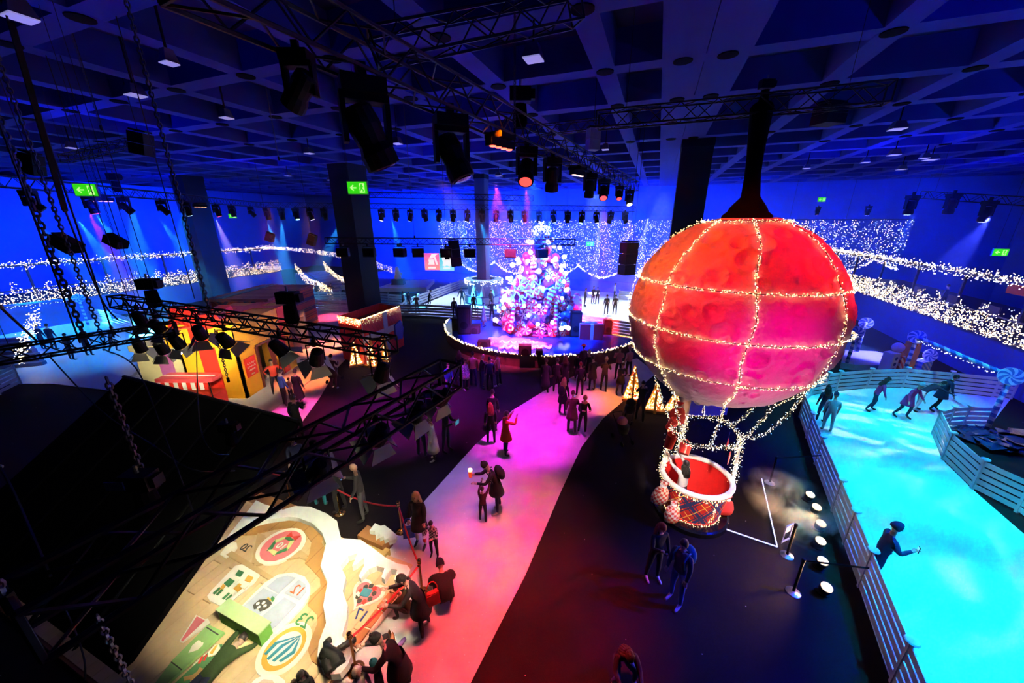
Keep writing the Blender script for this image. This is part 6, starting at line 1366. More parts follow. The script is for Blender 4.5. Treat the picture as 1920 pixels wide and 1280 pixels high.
cable([Q_, D(190, 560, 8.0), D(222, 600, 8.8)], 'taut cable from the strut end to the left truss', 0.016); cable([D(0, 575, 7), D(70, 640, 8.2)], 'taut cable at the left edge going to the left truss', 0.022)
# ---- speakers and boxes under the ceiling
def flown(u, v, d, w, h, label, tilt=0.0, rz=0.0, m=None):
    p = D(u, v, d); t = thing('flown_speaker', label, 'speaker', p, rot=(0, tilt, rz)); n = max(2, round(h / (w * 0.8)))
    for k in range(n): MB().box((0, 0, h / 2 - h * (k + 0.5) / n), (w, w * 0.8, h / n * 0.94)).build('cabinet', m or BLK, t)
    MB().box((0, 0, h / 2 + 0.05), (w * 1.05, w * 0.5, 0.06)).build('bumper', BLK, t); sl = MB().tube([(0, 0, 0), (0, 0, CT - p.z - h * 0.4)], 0.015, 4).build('sling', WIRE, t); sl.matrix_local = Matrix.Rotation(-tilt, 4, 'Y') @ Matrix.Translation((0, 0, h * 0.4))
flown(265, 270, 13, 0.55, 0.75, 'black flown speaker under the ceiling at the upper left', 0.2); flown(60, 308, 13, 0.5, 0.7, 'black flown speaker at the far left under the ceiling', 0.25); flown(124, 457, 16, 0.85, 0.45, 'tilted black speaker hanging before the blue left haze', 0.55); flown(217, 453, 20, 0.8, 0.45, 'smaller tilted speaker right of the first before the blue haze', 0.55)
flown(1177, 485, 20, 0.75, 1.75, 'tall dark red lit speaker column left of the balloon', 0.0, 0.4); flown(1186, 468, 20.5, 0.5, 0.8, 'short speaker hung behind the red lit column', 0, 0.4); flown(853, 475, 24, 0.7, 1.7, 'tall blue-black speaker column in front of the turquoise screen', -0.1, 0.2); flown(585, 450, 26, 0.5, 0.75, 'slanted speaker left of the black pillar', 0.4); flown(506, 445, 28, 0.5, 0.6, 'small brown lit speaker over the left terrace', 0.4, m=M('brown_cab', (0.15, 0.07, 0.05), 0.7)); flown(1555, 215, 12, 0.75, 0.6, 'dark speaker box under the balloon truss', 0, 0.2); flown(838, 475, 24, 0.3, 0.8, 'narrow speaker box beside the turquoise screen')
flown(1112, 262, 14, 0.45, 0.75, 'lit utility box hanging above the main truss end', 0, 0.3, M('lilac_case', (0.3, 0.25, 0.35), 0.5))
# ---- ceiling lamps
LPM = M('ceiling_lamp_glass', (0.6, 0.55, 0.85), 0.4, 0, (0.45, 0.42, 0.95), 0.5, var=0.02); n = 0  # weak emission stands in for light reflected off the lamp faces
PLC = ['at the upper left with a hooked bracket', 'square floodlight above the main truss', 'in the top left corner', 'over the left truss', 'left of the big dark moving head', 'right of the big dark moving head', 'far left over the short truss', 'dim one near the top left ribs', 'on the right above the balloon truss end', 'at the far right, larger of a pair', 'at the far right, smaller of a pair', 'over the balloon, long narrow one', 'right of the balloon sleeve', 'behind the red beam', 'over the far truss, left', 'over the far truss, right', 'far right behind the balloon', 'between the pillar and the main truss', 'at the right above the terrace']
for (u, v, s), w in zip(((255, 180, 0.42), (1000, 112, 0.42), (38, 35, 0.4), (425, 222, 0.35), (580, 288, 0.4), (745, 270, 0.4), (135, 278, 0.4), (318, 120, 0.3), (1682, 243, 0.5), (1745, 300, 0.6), (1733, 297, 0.4), (1676, 291, 0.5), (1512, 316, 0.4), (935, 330, 0.5), (540, 330, 0.4), (620, 338, 0.5), (1622, 305, 0.4), (1135, 281, 0.35), (1690, 318, 0.5)), PLC):
    p = G(u, v, CZ - 0.75); t = thing('ceiling_lamp', 'small ceiling lamp ' + w, 'ceiling lamp', p, ROT)
    MB().box((0, 0, 0.16), (s, s, 0.28), taper=0.6).build('housing', M('lamp_grey', (0.10, 0.10, 0.18), 0.5), t); MB().box((0, 0, 0.01), (s * 0.96, s * 0.96, 0.03)).build('glass', LPM, t); MB().box((0, 0, 0.95), (0.04, 0.04, 1.5)).build('stem', BLK, t)
# ---- green exit signs
EXG = M('exit_green', (0.03, 0.75, 0.02), 0.4, 0, (0.04, 0.72, 0.01), 0.9, var=0.02); EXW = M('exit_pale', (0.6, 1, 0.4), 0.4, 0, (0.55, 0.95, 0.30), 1.0, var=0.02)
def exitsign(u, v, d, w, label, rz=0.0):
    p = D(u, v, d); t = thing('exit_sign', label, 'exit sign', p, rz); h = w * 0.58; F = Matrix.Rotation(math.pi / 2, 3, 'X')
    MB().box((0, 0.03, 0), (w * 1.07, 0.06, h * 1.12)).build('case', M('sign_case', (0.5, 0.55, 0.6), 0.5), t); MB().box((0, -0.005, 0), (w, 0.02, h)).build('face', EXG, t)
    def g(n, px): MB().prism([((x - 0.5) * w, (0.5 - y) * h) for x, y in px], 0.016, 0.024, F).build(n, EXW, t)
    g('arrow', [(0.12, 0.5), (0.28, 0.25), (0.33, 0.30), (0.24, 0.45), (0.46, 0.45), (0.46, 0.55), (0.24, 0.55), (0.33, 0.70), (0.28, 0.75)])
    MB().prism([((x - 0.5) * w, (0.5 - y) * h) for x, y in ((0.62, 0.12), (0.88, 0.12), (0.88, 0.9), (0.62, 0.9))], 0.016, 0.020, F).build('door', EXW, t)
    MB().prism([((x - 0.5) * w, (0.5 - y) * h) for x, y in ((0.72, 0.18), (0.78, 0.18), (0.78, 0.28), (0.84, 0.45), (0.80, 0.47), (0.77, 0.40), (0.77, 0.55), (0.84, 0.68), (0.82, 0.84), (0.77, 0.84), (0.78, 0.70), (0.72, 0.62), (0.68, 0.78), (0.62, 0.76), (0.66, 0.68), (0.70, 0.42), (0.66, 0.50), (0.63, 0.46), (0.68, 0.32))], 0.021, 0.026, F).build('running_figure', EXG, t)
    for x in (-0.4, 0.4): MB().tube([(x * w, 0.03, h * 0.55), (x * w, 0.03, CT - p.z)], 0.006, 4).build('suspension', WIRE, t)
exitsign(670, 352, 11, 0.58, 'lit green exit sign with left arrow on the black pillar'); exitsign(160, 356, 14, 0.72, 'green exit sign behind the left truss', 0.2); exitsign(1876, 473, 16, 0.5, 'green exit sign at the right above the terrace', -0.3); exitsign(1541, 374, 30, 0.55, 'small green exit sign under the ceiling right of the sleeve', -0.2); exitsign(1106, 457, 45, 0.9, 'tiny green exit sign behind the light curtain'); exitsign(436, 405, 32, 0.6, 'tiny green exit sign behind the left truss lamps', 0.2)
# ================================================================== people
SKINS = [M('skin_light', (0.62, 0.40, 0.30), 0.55), M('skin_tan', (0.48, 0.28, 0.19), 0.55)]
EYE = M('eye_dark', (0.01, 0.008, 0.008), 0.2); LIP = M('lip', (0.40, 0.14, 0.12), 0.5)
def cm(name, c, **k): return M('cloth_' + name, c, 0.85, bump=0.25, bscale=30, **k)
C = {'black': cm('black', (0.012, 0.012, 0.014)), 'charcoal': cm('charcoal', (0.035, 0.036, 0.04)), 'navy': cm('navy', (0.015, 0.02, 0.06)), 'jeans': cm('jeans', (0.07, 0.13, 0.36)), 'red': cm('red', (0.75, 0.05, 0.02)), 'maroon': cm('maroon', (0.09, 0.02, 0.03)),
     'white': cm('white', (0.75, 0.73, 0.72)), 'grey': cm('grey', (0.10, 0.10, 0.11)), 'tan': cm('tan', (0.50, 0.22, 0.10)), 'pink': cm('pink', (0.65, 0.20, 0.20)), 'magenta': cm('magenta', (0.60, 0.03, 0.22)), 'pale': cm('pale', (0.45, 0.55, 0.62)), 'blue': cm('blue', (0.03, 0.08, 0.45)),
     'green': cm('green', (0.03, 0.06, 0.015)), 'teal': cm('teal', (0.02, 0.22, 0.25)), 'brown': cm('brown', (0.06, 0.035, 0.03)), 'scarf': cm('scarf', (0.4, 0.12, 0.10)), 'cream': cm('cream', (0.60, 0.52, 0.42)), 'pattern': checkm('cloth_pattern', (0.6, 0.6, 0.65), (0.03, 0.03, 0.05), 22)}
HAIR = {'dark': M('hair_dark', (0.012, 0.009, 0.008), 0.5, bump=0.6, bscale=50), 'brown': M('hair_brown', (0.06, 0.03, 0.015), 0.5, bump=0.6, bscale=50), 'auburn': M('hair_auburn', (0.30, 0.05, 0.02), 0.5, bump=0.6, bscale=50), 'blond': M('hair_blond', (0.55, 0.36, 0.16), 0.5, bump=0.6, bscale=50)}
SHOE = {'dark': M('shoe_dark', (0.015, 0.013, 0.013), 0.5), 'white': M('shoe_white', (0.65, 0.62, 0.62), 0.5)}
# pose: lean, (hip, knee) left / right, splay, (shoulder flex, abduct, elbow, inward) left / right, head pitch
POSES = {'stand': (2, (2, 4), (-2, 4), 5, (4, 9, 12, 0.05), (6, 9, 14, 0.05), 8), 'phone': (4, (2, 4), (-3, 5), 5, (8, 10, 20, 0.1), (26, 12, 95, 0.45), 25), 'both': (5, (3, 6), (-3, 5), 5, (24, 12, 90, 0.45), (28, 12, 88, 0.45), 18),
         'photo': (2, (4, 5), (-4, 5), 6, (62, 14, 92, 0.35), (66, 14, 90, 0.35), 0), 'walk': (5, (22, 8), (-18, 22), 3, (-18, 8, 15, 0), (20, 8, 25, 0), 5), 'skate': (16, (18, 30), (-6, 22), 9, (10, 26, 25, 0), (0, 28, 20, 0), 4), 'lean': (52, (12, 10), (-8, 12), 7, (70, 10, 15, 0.1), (55, 12, 20, 0.1), 10),
         'crouch': (30, (118, 132), (104, 128), 12, (38, 12, 55, 0.3), (34, 12, 60, 0.3), 15), 'raise': (-3, (2, 4), (-2, 4), 5, (105, 6, 25, 0.1), (112, 6, 20, 0.1), -25), 'akimbo': (0, (3, 3), (-3, 3), 9, (-8, 42, 70, 0.7), (-8, 42, 70, 0.7), 0), 'cling': (0, (4, 8), (-6, 30), 10, (165, 14, 20, 0), (150, 18, 40, 0), -10),
         'huddle': (62, (112, 130), (104, 128), 12, (25, 6, 40, 0.2), (22, 6, 42, 0.2), 25), 'bend': (24, (6, 8), (-4, 8), 6, (40, 10, 60, 0.3), (46, 10, 64, 0.3), 22)}
def skeleton(pose, bulk=1.0):
    lean, lL, lR, splay, aL, aR, hp = POSES[pose]; rad = math.radians
    V, E, Rr, tagv = [], [], [], []
    def add(p, r, tg, parent=None):
        V.append(Vector(p)); Rr.append(r); tagv.append(tg)
        if parent is not None: E.append((parent, len(V) - 1))
        return len(V) - 1
    pel = Vector((0, 0, 0)); ul_ = rad(lean); up = Vector((0, -math.sin(ul_), math.cos(ul_))); fw = Vector((0, -math.cos(ul_), -math.sin(ul_)))
    i0 = add(pel, (0.150 * bulk, 0.115 * bulk), 'hip'); i1 = add(up * 0.20, (0.150 * bulk, 0.115 * bulk), 'torso', i0); i2 = add(up * 0.40, (0.165 * bulk, 0.120 * bulk), 'torso', i1)
    i3 = add(up * 0.51, (0.085, 0.080), 'torso', i2); i4 = add(up * 0.575 + fw * 0.01, (0.052, 0.055), 'neck', i3); i5 = add(up * 0.64 + fw * 0.015, (0.05, 0.055), 'neck', i4)
    joints = {}
    for s, (f, ab, el, inw), nm in ((1, aL, 'L'), (-1, aR, 'R')):
        sh = up * 0.475 + Vector((s * 0.175 * (0.6 + 0.4 * bulk), 0, 0)); ff = rad(f) + ul_ * 0.0
        du = Vector((s * math.sin(rad(ab)), -math.sin(ff) * math.cos(rad(ab)), -math.cos(ff) * math.cos(rad(ab))))
        eb = sh + du * 0.29; fe = ff + rad(el); df = Vector((s * math.sin(rad(ab)) * 0.4 - s * inw, -math.sin(fe), -math.cos(fe))).normalized(); wr = eb + df * 0.25; pm = wr + df * 0.075
        a = add(sh, (0.070 * bulk, 0.075 * bulk), 'torso', i2); b = add(eb, (0.052 * bulk, 0.054 * bulk), 'torso', a); c = add(wr, (0.036, 0.036), 'torso', b); d_ = add(pm, (0.040, 0.022), 'hand', c)
        joints['hand' + nm] = (wr, pm, df, s)
    feet = []
    for s, (h, k), in ((1, lL), (-1, lR)):
        hpj = Vector((s * 0.088, 0, -0.05)); sx = math.sin(rad(splay)) * s; d1 = Vector((sx, -math.sin(rad(h)), -math.cos(rad(h)))); kn = hpj + d1 * 0.43; a2 = rad(h - k); d2 = Vector((sx * 0.3, -math.sin(a2), -math.cos(a2))); an = kn + d2 * 0.41
        a = add(hpj, (0.095, 0.105), 'leg', i0); m = add(hpj.lerp(kn, 0.5), (0.080, 0.088), 'leg', a); b = add(kn, (0.058, 0.062), 'leg', m); m2 = add(kn.lerp(an, 0.4), (0.056, 0.062), 'leg', b); c = add(an, (0.040, 0.045), 'leg', m2)
        tl = rad(max(-55, min(0, (h - k) * 0.45))); fd = Vector((sx * 0.4, -math.cos(tl), math.sin(tl))); he = an + Vector((0, 0.03, -0.055)); ba = an + fd * 0.10 + Vector((0, 0, -0.065)); to = an + fd * 0.19 + Vector((0, 0, -0.07))
        d_ = add(ba, (0.048, 0.034), 'foot', c); e = add(to, (0.036, 0.024), 'foot', d_); feet += [ba, to, he]
    zmin = min(p.z for p in feet) - 0.03
    return V, E, Rr, tagv, joints, zmin, up, fw, rad(hp) + ul_ * 0.55
TMP = []; FINAL = []
def person(pos, h, face, pose, jac, tro, hair='dark', hl='short', label='', opts='', shoe='dark', rot=None, bulk=None, group=None, zoff=0.0):
    """queue one figure; face = degrees, 0 toward the camera, 90 to the right"""
    bulk = bulk or (1.0 if h > 1.4 else 0.92)
    sk = skeleton(pose, bulk); me = bpy.data.meshes.new('sk'); me.from_pydata([tuple(v) for v in sk[0]], sk[1], []); o = bpy.data.objects.new('sk', me); COL.objects.link(o)
    md = o.modifiers.new('skin', 'SKIN'); md.use_smooth_shade = True; md.branch_smoothing = 0.6
    for i, r in enumerate(sk[2]): me.skin_vertices[0].data[i].radius = r
    me.skin_vertices[0].data[0].use_root = True
    ss = o.modifiers.new('sub', 'SUBSURF'); ss.levels = 1; ss.render_levels = 1
    TMP.append((o, sk, pos, h, face, pose, jac, tro, hair, hl, label, opts, shoe, rot, bulk, group, zoff))
def seg_d(p, a, b):
    ab = b - a; t = max(0, min(1, (p - a).dot(ab) / max(ab.length_squared, 1e-9))); return (p - (a + ab * t)).length
def finish_people():
    dg = bpy.context.evaluated_depsgraph_get(); done = []
    for rec in TMP:
        done.append(bpy.data.meshes.new_from_object(rec[0].evaluated_get(dg)))
    for rec, me in zip(TMP, done):
        o, (V, E, Rr, tg, joints, zmin, up, fw, hp), pos, h, face, pose, jac, tro, hair, hl, label, opts, shoe, rot, bulk, group, zoff = rec
        old = o.data; bpy.data.objects.remove(o); bpy.data.meshes.remove(old)
        s = h / 1.74; sk_ = SKINS[hash(label) % 2 if False else (len(label) % 5 == 0)]
        root = thing('person', label, 'person', Vector(pos) + Vector((0, 0, zoff)), math.radians(face), group)
        if rot is not None: root.rotation_euler = rot
        b = MB(); vs = [v.co.copy() for v in me.vertices]; b.v = [tuple(v) for v in vs]; segs = [(V[i], V[j], tg[j], i) for i, j in E]
        coat = 0.30 if 'long' in opts else (0.12 if 'coat' in opts else 0.03)
        for p in me.polygons:
            c = Vector((0, 0, 0))
            for i in p.vertices: c += vs[i]
            c /= len(p.vertices); best = min(segs, key=lambda q: seg_d(c, q[0], q[1]))[2]
            mi = {'torso': 0, 'hip': 0, 'leg': 1, 'foot': 2, 'hand': 3, 'neck': 3}[best]
            if best == 'leg' and (c - V[0]).dot(up) > -coat and 'crouch' != pose: mi = 0
            b.f.append(tuple(p.vertices)); b.mi.append(mi)
        bpy.data.meshes.remove(me)
        # head with face, on the neck
        hc = up * 0.735 + fw * 0.03; HM = Matrix.Rotation(hp, 3, 'X'); 
        def hp_(x, y, z): return HM @ Vector((x, y, z)) + hc
        b.cur = 3; b.ball(hc, 1.0, 14, 10, (0.074, 0.092, 0.115), HM)
        b.ball(hp_(0, -0.012, -0.085), 1.0, 8, 6, (0.050, 0.062, 0.050), HM)
        b.add([hp_(-0.012, -0.088, -0.025), hp_(0.012, -0.088, -0.025), hp_(0, -0.118, -0.022), hp_(0, -0.09, 0.02)], [(0, 1, 2), (1, 3, 2), (3, 0, 2), (0, 3, 1)])
        for sd in (-1, 1): b.ball(hp_(sd * 0.075, 0.005, -0.005), 1.0, 6, 5, (0.012, 0.022, 0.032), HM)
        b.cur = 4
        for sd in (-1, 1): b.ball(hp_(sd * 0.029, -0.083, 0.008), 0.0115, 6, 5)
        b.cur = 5; b.ball(hp_(0, -0.086, -0.056), 1.0, 6, 4, (0.022, 0.008, 0.006), HM)
        # fingers
        b.cur = 3
        for nm in ('handL', 'handR'):
            wr, pm, df, sd = joints[nm]; n1 = df.cross(Vector((1, 0, 0))); n1 = n1.normalized() if n1.length > 0.1 else Vector((0, 1, 0)); n2 = df.cross(n1).normalized()
            for k, (off, L) in enumerate(((-0.030, 0.062), (-0.011, 0.075), (0.009, 0.078), (0.028, 0.068))):
                a = pm + n2 * off; bnd = n1 * (-0.02); b.tube([a - df * 0.02, a + df * L * 0.5, a + df * L * 0.85 + bnd * 0.6, a + df * L + bnd * 1.6], [0.011, 0.010, 0.009, 0.006], 5)
            a = wr + df * 0.03 + n2 * (0.032 * sd); b.tube([a, a + df * 0.03 + n2 * 0.022 * sd, a + df * 0.062 + n2 * 0.026 * sd], [0.012, 0.011, 0.007], 5)
        b.cur = 0
        off = Vector((0, 0, -zmin)) if rot is None else Vector((0, 0, 0)); b.v = [tuple((Vector(p) + off) * s) for p in b.v]
        b.build('body', [C[jac], C[tro], SHOE[shoe], sk_, EYE, LIP], root, smooth=True, autofix=False)
        def F(p): return (Vector(p) + off) * s
        # hair / hat
        if hl != 'bald' and 'beanie' not in opts and 'hood' not in opts:
            hb = MB(); n, m = 14, 9; rows = []
            for i in range(m + 1):
                th = math.pi * 0.64 * i / m; row = []
                for k in range(n):
                    ph = 2 * math.pi * k / n; x, y, z = math.sin(th) * math.cos(ph), math.sin(th) * math.sin(ph), math.cos(th)
                    cutf = 0.30 if y < -0.55 else (-0.1 if y < -0.1 else -0.9); zc = max(z, cutf)
                    row.append(F(hp_(x * 0.084, y * 0.100 + 0.006, zc * 0.128 + 0.004)))
                rows.append(row)
            hb.rings(rows, True, False)
            if hl == 'long':
                for k in range(9):
                    a = math.pi * (0.06 + 0.88 * k / 8); x, y = math.cos(a) * 0.078, math.sin(a) * 0.092
                    p0 = hp_(x, y, 0.02); p1 = hp_(x * 1.12, y * 1.02, -0.09); p2 = up * (0.50 - 0.0 * k) + Vector((x * 1.5, 0, 0)) + fw * (-0.115 * math.sin(a) - 0.0); p3 = up * 0.36 + Vector((x * 1.4, 0, 0)) + fw * (-0.125 * math.sin(a) - 0.03)
                    hb.tube([F(p0), F(p1), F(p2), F(p3)], [0.032 * s, 0.036 * s, 0.034 * s, 0.016 * s], 6)
            hb.build('hair', HAIR[hair], root, smooth=True)
        hatm = None
        for w in opts.split():
            if w.startswith('beanie:'): hatm = w[7:]
        if hatm:
            hb = MB(); rows = []
            for r, z in ((0.096, 0.0), (0.100, 0.03), (0.098, 0.035), (0.092, 0.085), (0.062, 0.135), (0.015, 0.155)): rows.append([F(hp_(r * math.cos(a) * 0.92, r * math.sin(a) * 1.06, z + 0.012)) for a in [2 * math.pi * k / 14 for k in range(14)]])
            hb.rings(rows); hb.build('hat', C[hatm], root, smooth=True)
            MB().ball(F(hp_(0, 0, 0.175)), 0.03 * s, 8, 6).build('bobble', C[hatm], root, smooth=True)
            if hl == 'long':
                hb = MB()
                for k in range(7):
                    a = math.pi * (0.1 + 0.8 * k / 6); x, y = math.cos(a) * 0.08, math.sin(a) * 0.09; hb.tube([F(hp_(x, y, 0.0)), F(hp_(x * 1.1, y * 1.1, -0.1)), F(up * 0.42 + Vector((x * 1.4, 0, 0)) - fw * 0.13 * math.sin(a))], [0.03 * s, 0.034 * s, 0.015 * s], 6)
                hb.build('hair', HAIR[hair], root, smooth=True)
        if 'brim' in opts:
            hb = MB(); rows = [[F(hp_(r * math.cos(a), r * math.sin(a), z)) for a in [2 * math.pi * k / 16 for k in range(16)]] for r, z in ((0.17, 0.045), (0.17, 0.055), (0.10, 0.065), (0.085, 0.14), (0.03, 0.15))]; hb.rings(rows); hb.build('hat', C['tan'], root, smooth=True)
        hd = [w for w in opts.split() if w.startswith('hood')]
        if hd:
            m_ = C[hd[0].split(':')[1]] if ':' in hd[0] else C[jac]; hb = MB(); rows = []
            for i in range(8):
                th = math.pi * 0.60 * i / 7; rows.append([F(hp_(math.sin(th) * math.cos(ph) * 0.105, max(math.sin(th) * math.sin(ph), -0.35) * 0.125 + 0.015, math.cos(th) * 0.145)) for ph in [2 * math.pi * k / 14 for k in range(14)]])
            hb.rings(rows, True, False); ho = hb.build('hood', m_, root, smooth=True)
        if 'long' in opts or 'coat' in opts:
            L = 0.62 if 'long' in opts else 0.34; hb = MB(); rows = []; dn = Vector((0, 0, -1))
            for i in range(5):
                t = i / 4; rx, ry = 0.165 * bulk + 0.075 * t, 0.128 * bulk + 0.10 * t; c = up * (0.10 * (1 - t)) + dn * (L * t - 0.02) + Vector((0, -0.02 * t, 0)); rows.append([F(c + Vector((rx * math.cos(a) * (1 + 0.03 * math.sin(5 * a)), ry * math.sin(a), 0))) for a in [2 * math.pi * k / 16 for k in range(16)]])
            hb.rings(rows, False, True); hb.build('coat_skirt', C[jac], root, smooth=True)
        bp_ = [w for w in opts.split() if w.startswith('pack')]
        if bp_:
            m_ = C[bp_[0].split(':')[1]]; hb = MB(); c = up * 0.30 - fw * 0.22; Rm = Matrix.Rotation(math.radians(POSES[pose][0]), 3, 'X'); hb.ball(F(c), 1.0, 12, 8, (0.17 * s, 0.13 * s, 0.25 * s), Rm); hb.build('backpack', m_, root, smooth=True)
            for sd in (-1, 1): MB().tube([F(up * 0.50 + Vector((sd * 0.11, 0, 0)) - fw * 0.09), F(up * 0.53 + Vector((sd * 0.12, 0, 0))), F(up * 0.42 + Vector((sd * 0.13, 0, 0)) + fw * 0.135), F(up * 0.2 + Vector((sd * 0.14, 0, 0)) + fw * 0.10)], 0.018 * s, 5).build('strap', m_, root)
        if 'scarf' in opts: MB().tube([F(up * 0.55 + Vector((0.085 * math.cos(a), 0.09 * math.sin(a), 0)) + fw * 0.02) for a in [2 * math.pi * k / 12 for k in range(12)]], 0.042 * s, 8, True).build('scarf', C['scarf'], root, smooth=True)
        FINAL.append((root, joints, off, s))
def HD(u, v, h, k=0.955): p = G(u, v, h * k); p.z = 0; return p            # the standing place of a figure whose head shows at (u, v)
F_ = G
# visitors near the camera and on the main path
person(G(1222, 1086), 1.68, 12, 'phone', 'black', 'black', 'auburn', 'long', 'woman with auburn hair in black looking at her phone below the basket', shoe='white')
person(G(1264, 1130), 1.76, 300, 'stand', 'navy', 'jeans', 'dark', 'short', 'person in bright blue jeans with teal backpack below the basket', 'pack:teal', shoe='white')
person(G(1160, 1256), 1.62, 0, 'crouch', 'navy', 'jeans', 'brown', 'long', 'person crouching alone on the dark carpet at the bottom', shoe='white')
person(G(906, 978), 1.18, 165, 'raise', 'maroon', 'black', 'brown', 'short', 'child in dark red reaching up to the adult in the parka', shoe='white')
person(G(933, 958), 1.76, 285, 'bend', 'black', 'navy', 'dark', 'short', 'adult in black parka with backpack bending to a child', 'pack:black coat beanie:black', shoe='white')
person(G(948, 852), 1.70, 120, 'photo', 'red', 'navy', 'dark', 'short', 'person in bright red coat taking a photo on the pink path', 'coat')
person(G(921, 832), 1.66, 190, 'stand', 'black', 'black', 'auburn', 'long', 'red-haired person in black left of the red coat')
person(G(924, 808), 1.76, 170, 'stand', 'black', 'navy', 'dark', 'short', 'dark-haired person farthest back of the trio with the red coat')
person(G(1071, 812), 1.78, 178, 'phone', 'maroon', 'charcoal', 'brown', 'short', 'man in maroon jacket seen from behind on the pink path', 'coat')
person(G(1091, 814), 1.68, 5, 'both', 'black', 'black', 'blond', 'short', 'person with light scarf and bag facing the camera on the path', 'scarf beanie:pink', shoe='white')
person(G(1054, 778), 1.70, 150, 'stand', 'black', 'navy', 'blond', 'long', 'blond person in black coat behind the maroon jacket', 'coat pack:black')
person(G(1086, 742), 1.68, 185, 'stand', 'black', 'black', 'auburn', 'short', 'auburn-haired person in black in the middle of the path crowd')
person(G(1022, 736), 1.72, 160, 'stand', 'charcoal', 'black', 'brown', 'short', 'person in long dark coat at the left edge of the path crowd', 'long')
person(G(1043, 736), 1.74, 175, 'stand', 'black', 'black', 'dark', 'short', 'dark figure second from the left in the path crowd')
person(G(1058, 728), 1.70, 185, 'stand', 'black', 'black', 'brown', 'long', 'person with long brown hair in black coat near the stage', 'long')
person(G(1081, 708), 1.35, 0, 'stand', 'black', 'black', 'dark', 'short', 'boy in black sweater facing the camera before the stage')
person(G(1092, 704), 1.72, 200, 'stand', 'brown', 'brown', 'dark', 'short', 'person in wide-brimmed tan hat and brown long coat by the stage', 'long brim')
person(G(1109, 732), 1.80, 205, 'stand', 'black', 'black', 'dark', 'short', 'tall man in black coat right of the path crowd centre', 'coat')
person(G(1102, 716), 1.68, 190, 'stand', 'charcoal', 'black', 'dark', 'short', 'person in white cap half hidden behind the tall man', 'beanie:white')
person(G(1131, 734), 1.72, 150, 'both', 'brown', 'black', 'brown', 'short', 'person in white bobble hat and brown jacket on the path', 'beanie:white')
person(G(1161, 740), 1.66, 10, 'both', 'black', 'black', 'brown', 'short', 'woman in black coat facing the camera beside the leftmost gold tree', 'coat')
person(G(1158, 712), 1.78, 180, 'both', 'pink', 'black', 'brown', 'short', 'man in pink jacket seen from behind near the stage', '')
person(G(1177, 706), 1.66, 200, 'stand', 'pink', 'black', 'blond', 'short', 'person in pale hat right of the pink jacket', 'beanie:cream')
person(G(1198, 790), 1.74, 160, 'bend', 'black', 'black', 'dark', 'short', 'dark figure bending over a pushchair by the gold trees')
# crowd left of the path before the stage
person(G(888, 724), 1.80, 175, 'stand', 'tan', 'navy', 'dark', 'short', 'man in orange tan jacket seen from behind before the stage')
person(G(904, 728), 1.76, 120, 'both', 'black', 'navy', 'dark', 'bald', 'bald man in black before the stage')
person(G(919, 732), 1.72, 190, 'stand', 'navy', 'black', 'dark', 'short', 'dark figure between the bald man and the rust jacket')
person(G(935, 724), 1.78, 250, 'both', 'tan', 'black', 'dark', 'short', 'man in rust jacket facing left before the stage', shoe='white')
person(G(873, 730), 1.60, 60, 'stand', 'pattern', 'navy', 'brown', 'short', 'person in silver patterned coat before the stage', 'coat', shoe='white')
person(G(857, 729), 1.35, 20, 'stand', 'navy', 'navy', 'brown', 'short', 'child in navy left of the silver patterned coat', shoe='white')
person(G(842, 737), 1.55, 40, 'stand', 'blue', 'jeans', 'brown', 'short', 'person in blue at the left end of the stage crowd')
person(G(863, 716), 1.68, 180, 'stand', 'black', 'navy', 'brown', 'long', 'woman in black behind the silver patterned coat')
# round the facade
person(G(815, 862), 1.68, 285, 'stand', 'white', 'black', 'dark', 'short', 'woman in long white coat on the dark carpet', 'long', shoe='white')
person(G(838, 846), 1.78, 70, 'both', 'black', 'navy', 'dark', 'bald', 'bald man in black walking with a tablet')
person(G(792, 856), 1.76, 175, 'stand', 'brown', 'navy', 'brown', 'short', 'man in brown jacket seen from behind beside the white coat')
person(G(684, 972), 1.80, 285, 'phone', 'charcoal', 'grey', 'dark', 'bald', 'bald man in charcoal track top reading his phone by the rope')
person(G(640, 958), 1.66, 250, 'both', 'black', 'black', 'brown', 'short', 'woman with white hood left of the bald man by the rope', 'hood:white')
person(G(603, 948), 1.74, 190, 'stand', 'black', 'teal', 'dark', 'short', 'person in teal trousers half hidden by a barn-door lantern')
person(HD(549, 826, 1.7), 1.70, 30, 'stand', 'navy', 'jeans', 'dark', 'short', 'man in navy behind the foreground truss')
person(HD(549, 752, 1.75), 1.75, 200, 'phone', 'black', 'black', 'dark', 'short', 'man in black at the far corner of the black mirror back')
person(G(790, 1022), 1.68, -15, 'stand', 'black', 'white', 'blond', 'long', 'woman with long blond hair in black coat with blue bag', 'coat')
person(G(815, 1044), 1.16, -10, 'both', 'pattern', 'black', 'dark', 'short', 'child in black and white patterned jumper holding a red cup', shoe='dark')
person(G(796, 1186), 1.70, 285, 'bend', 'black', 'black', 'dark', 'short', 'woman in black with red bag bending by the brick edge', 'coat', shoe='white')
person(G(838, 1150), 1.66, 200, 'huddle', 'black', 'black', 'dark', 'short', 'person crouching under a big dark puffer coat beside the red bag', 'hood', bulk=1.7)
person(G(770, 1160), 1.25, 250, 'crouch', 'green', 'black', 'brown', 'short', 'child in dark green jacket crouching by the brick edge', bulk=1.1)
person(HD(742, 1192, 1.6, 0.95), 1.60, 280, 'bend', 'black', 'black', 'dark', 'short', 'person in black with dark cap at the bottom beside the rope post', 'coat beanie:black', bulk=1.15)
person(HD(706, 1246, 1.15, 0.95), 1.15, 285, 'stand', 'black', 'black', 'dark', 'short', 'child in teal knitted hat at the bottom beside the rope post', 'beanie:teal')
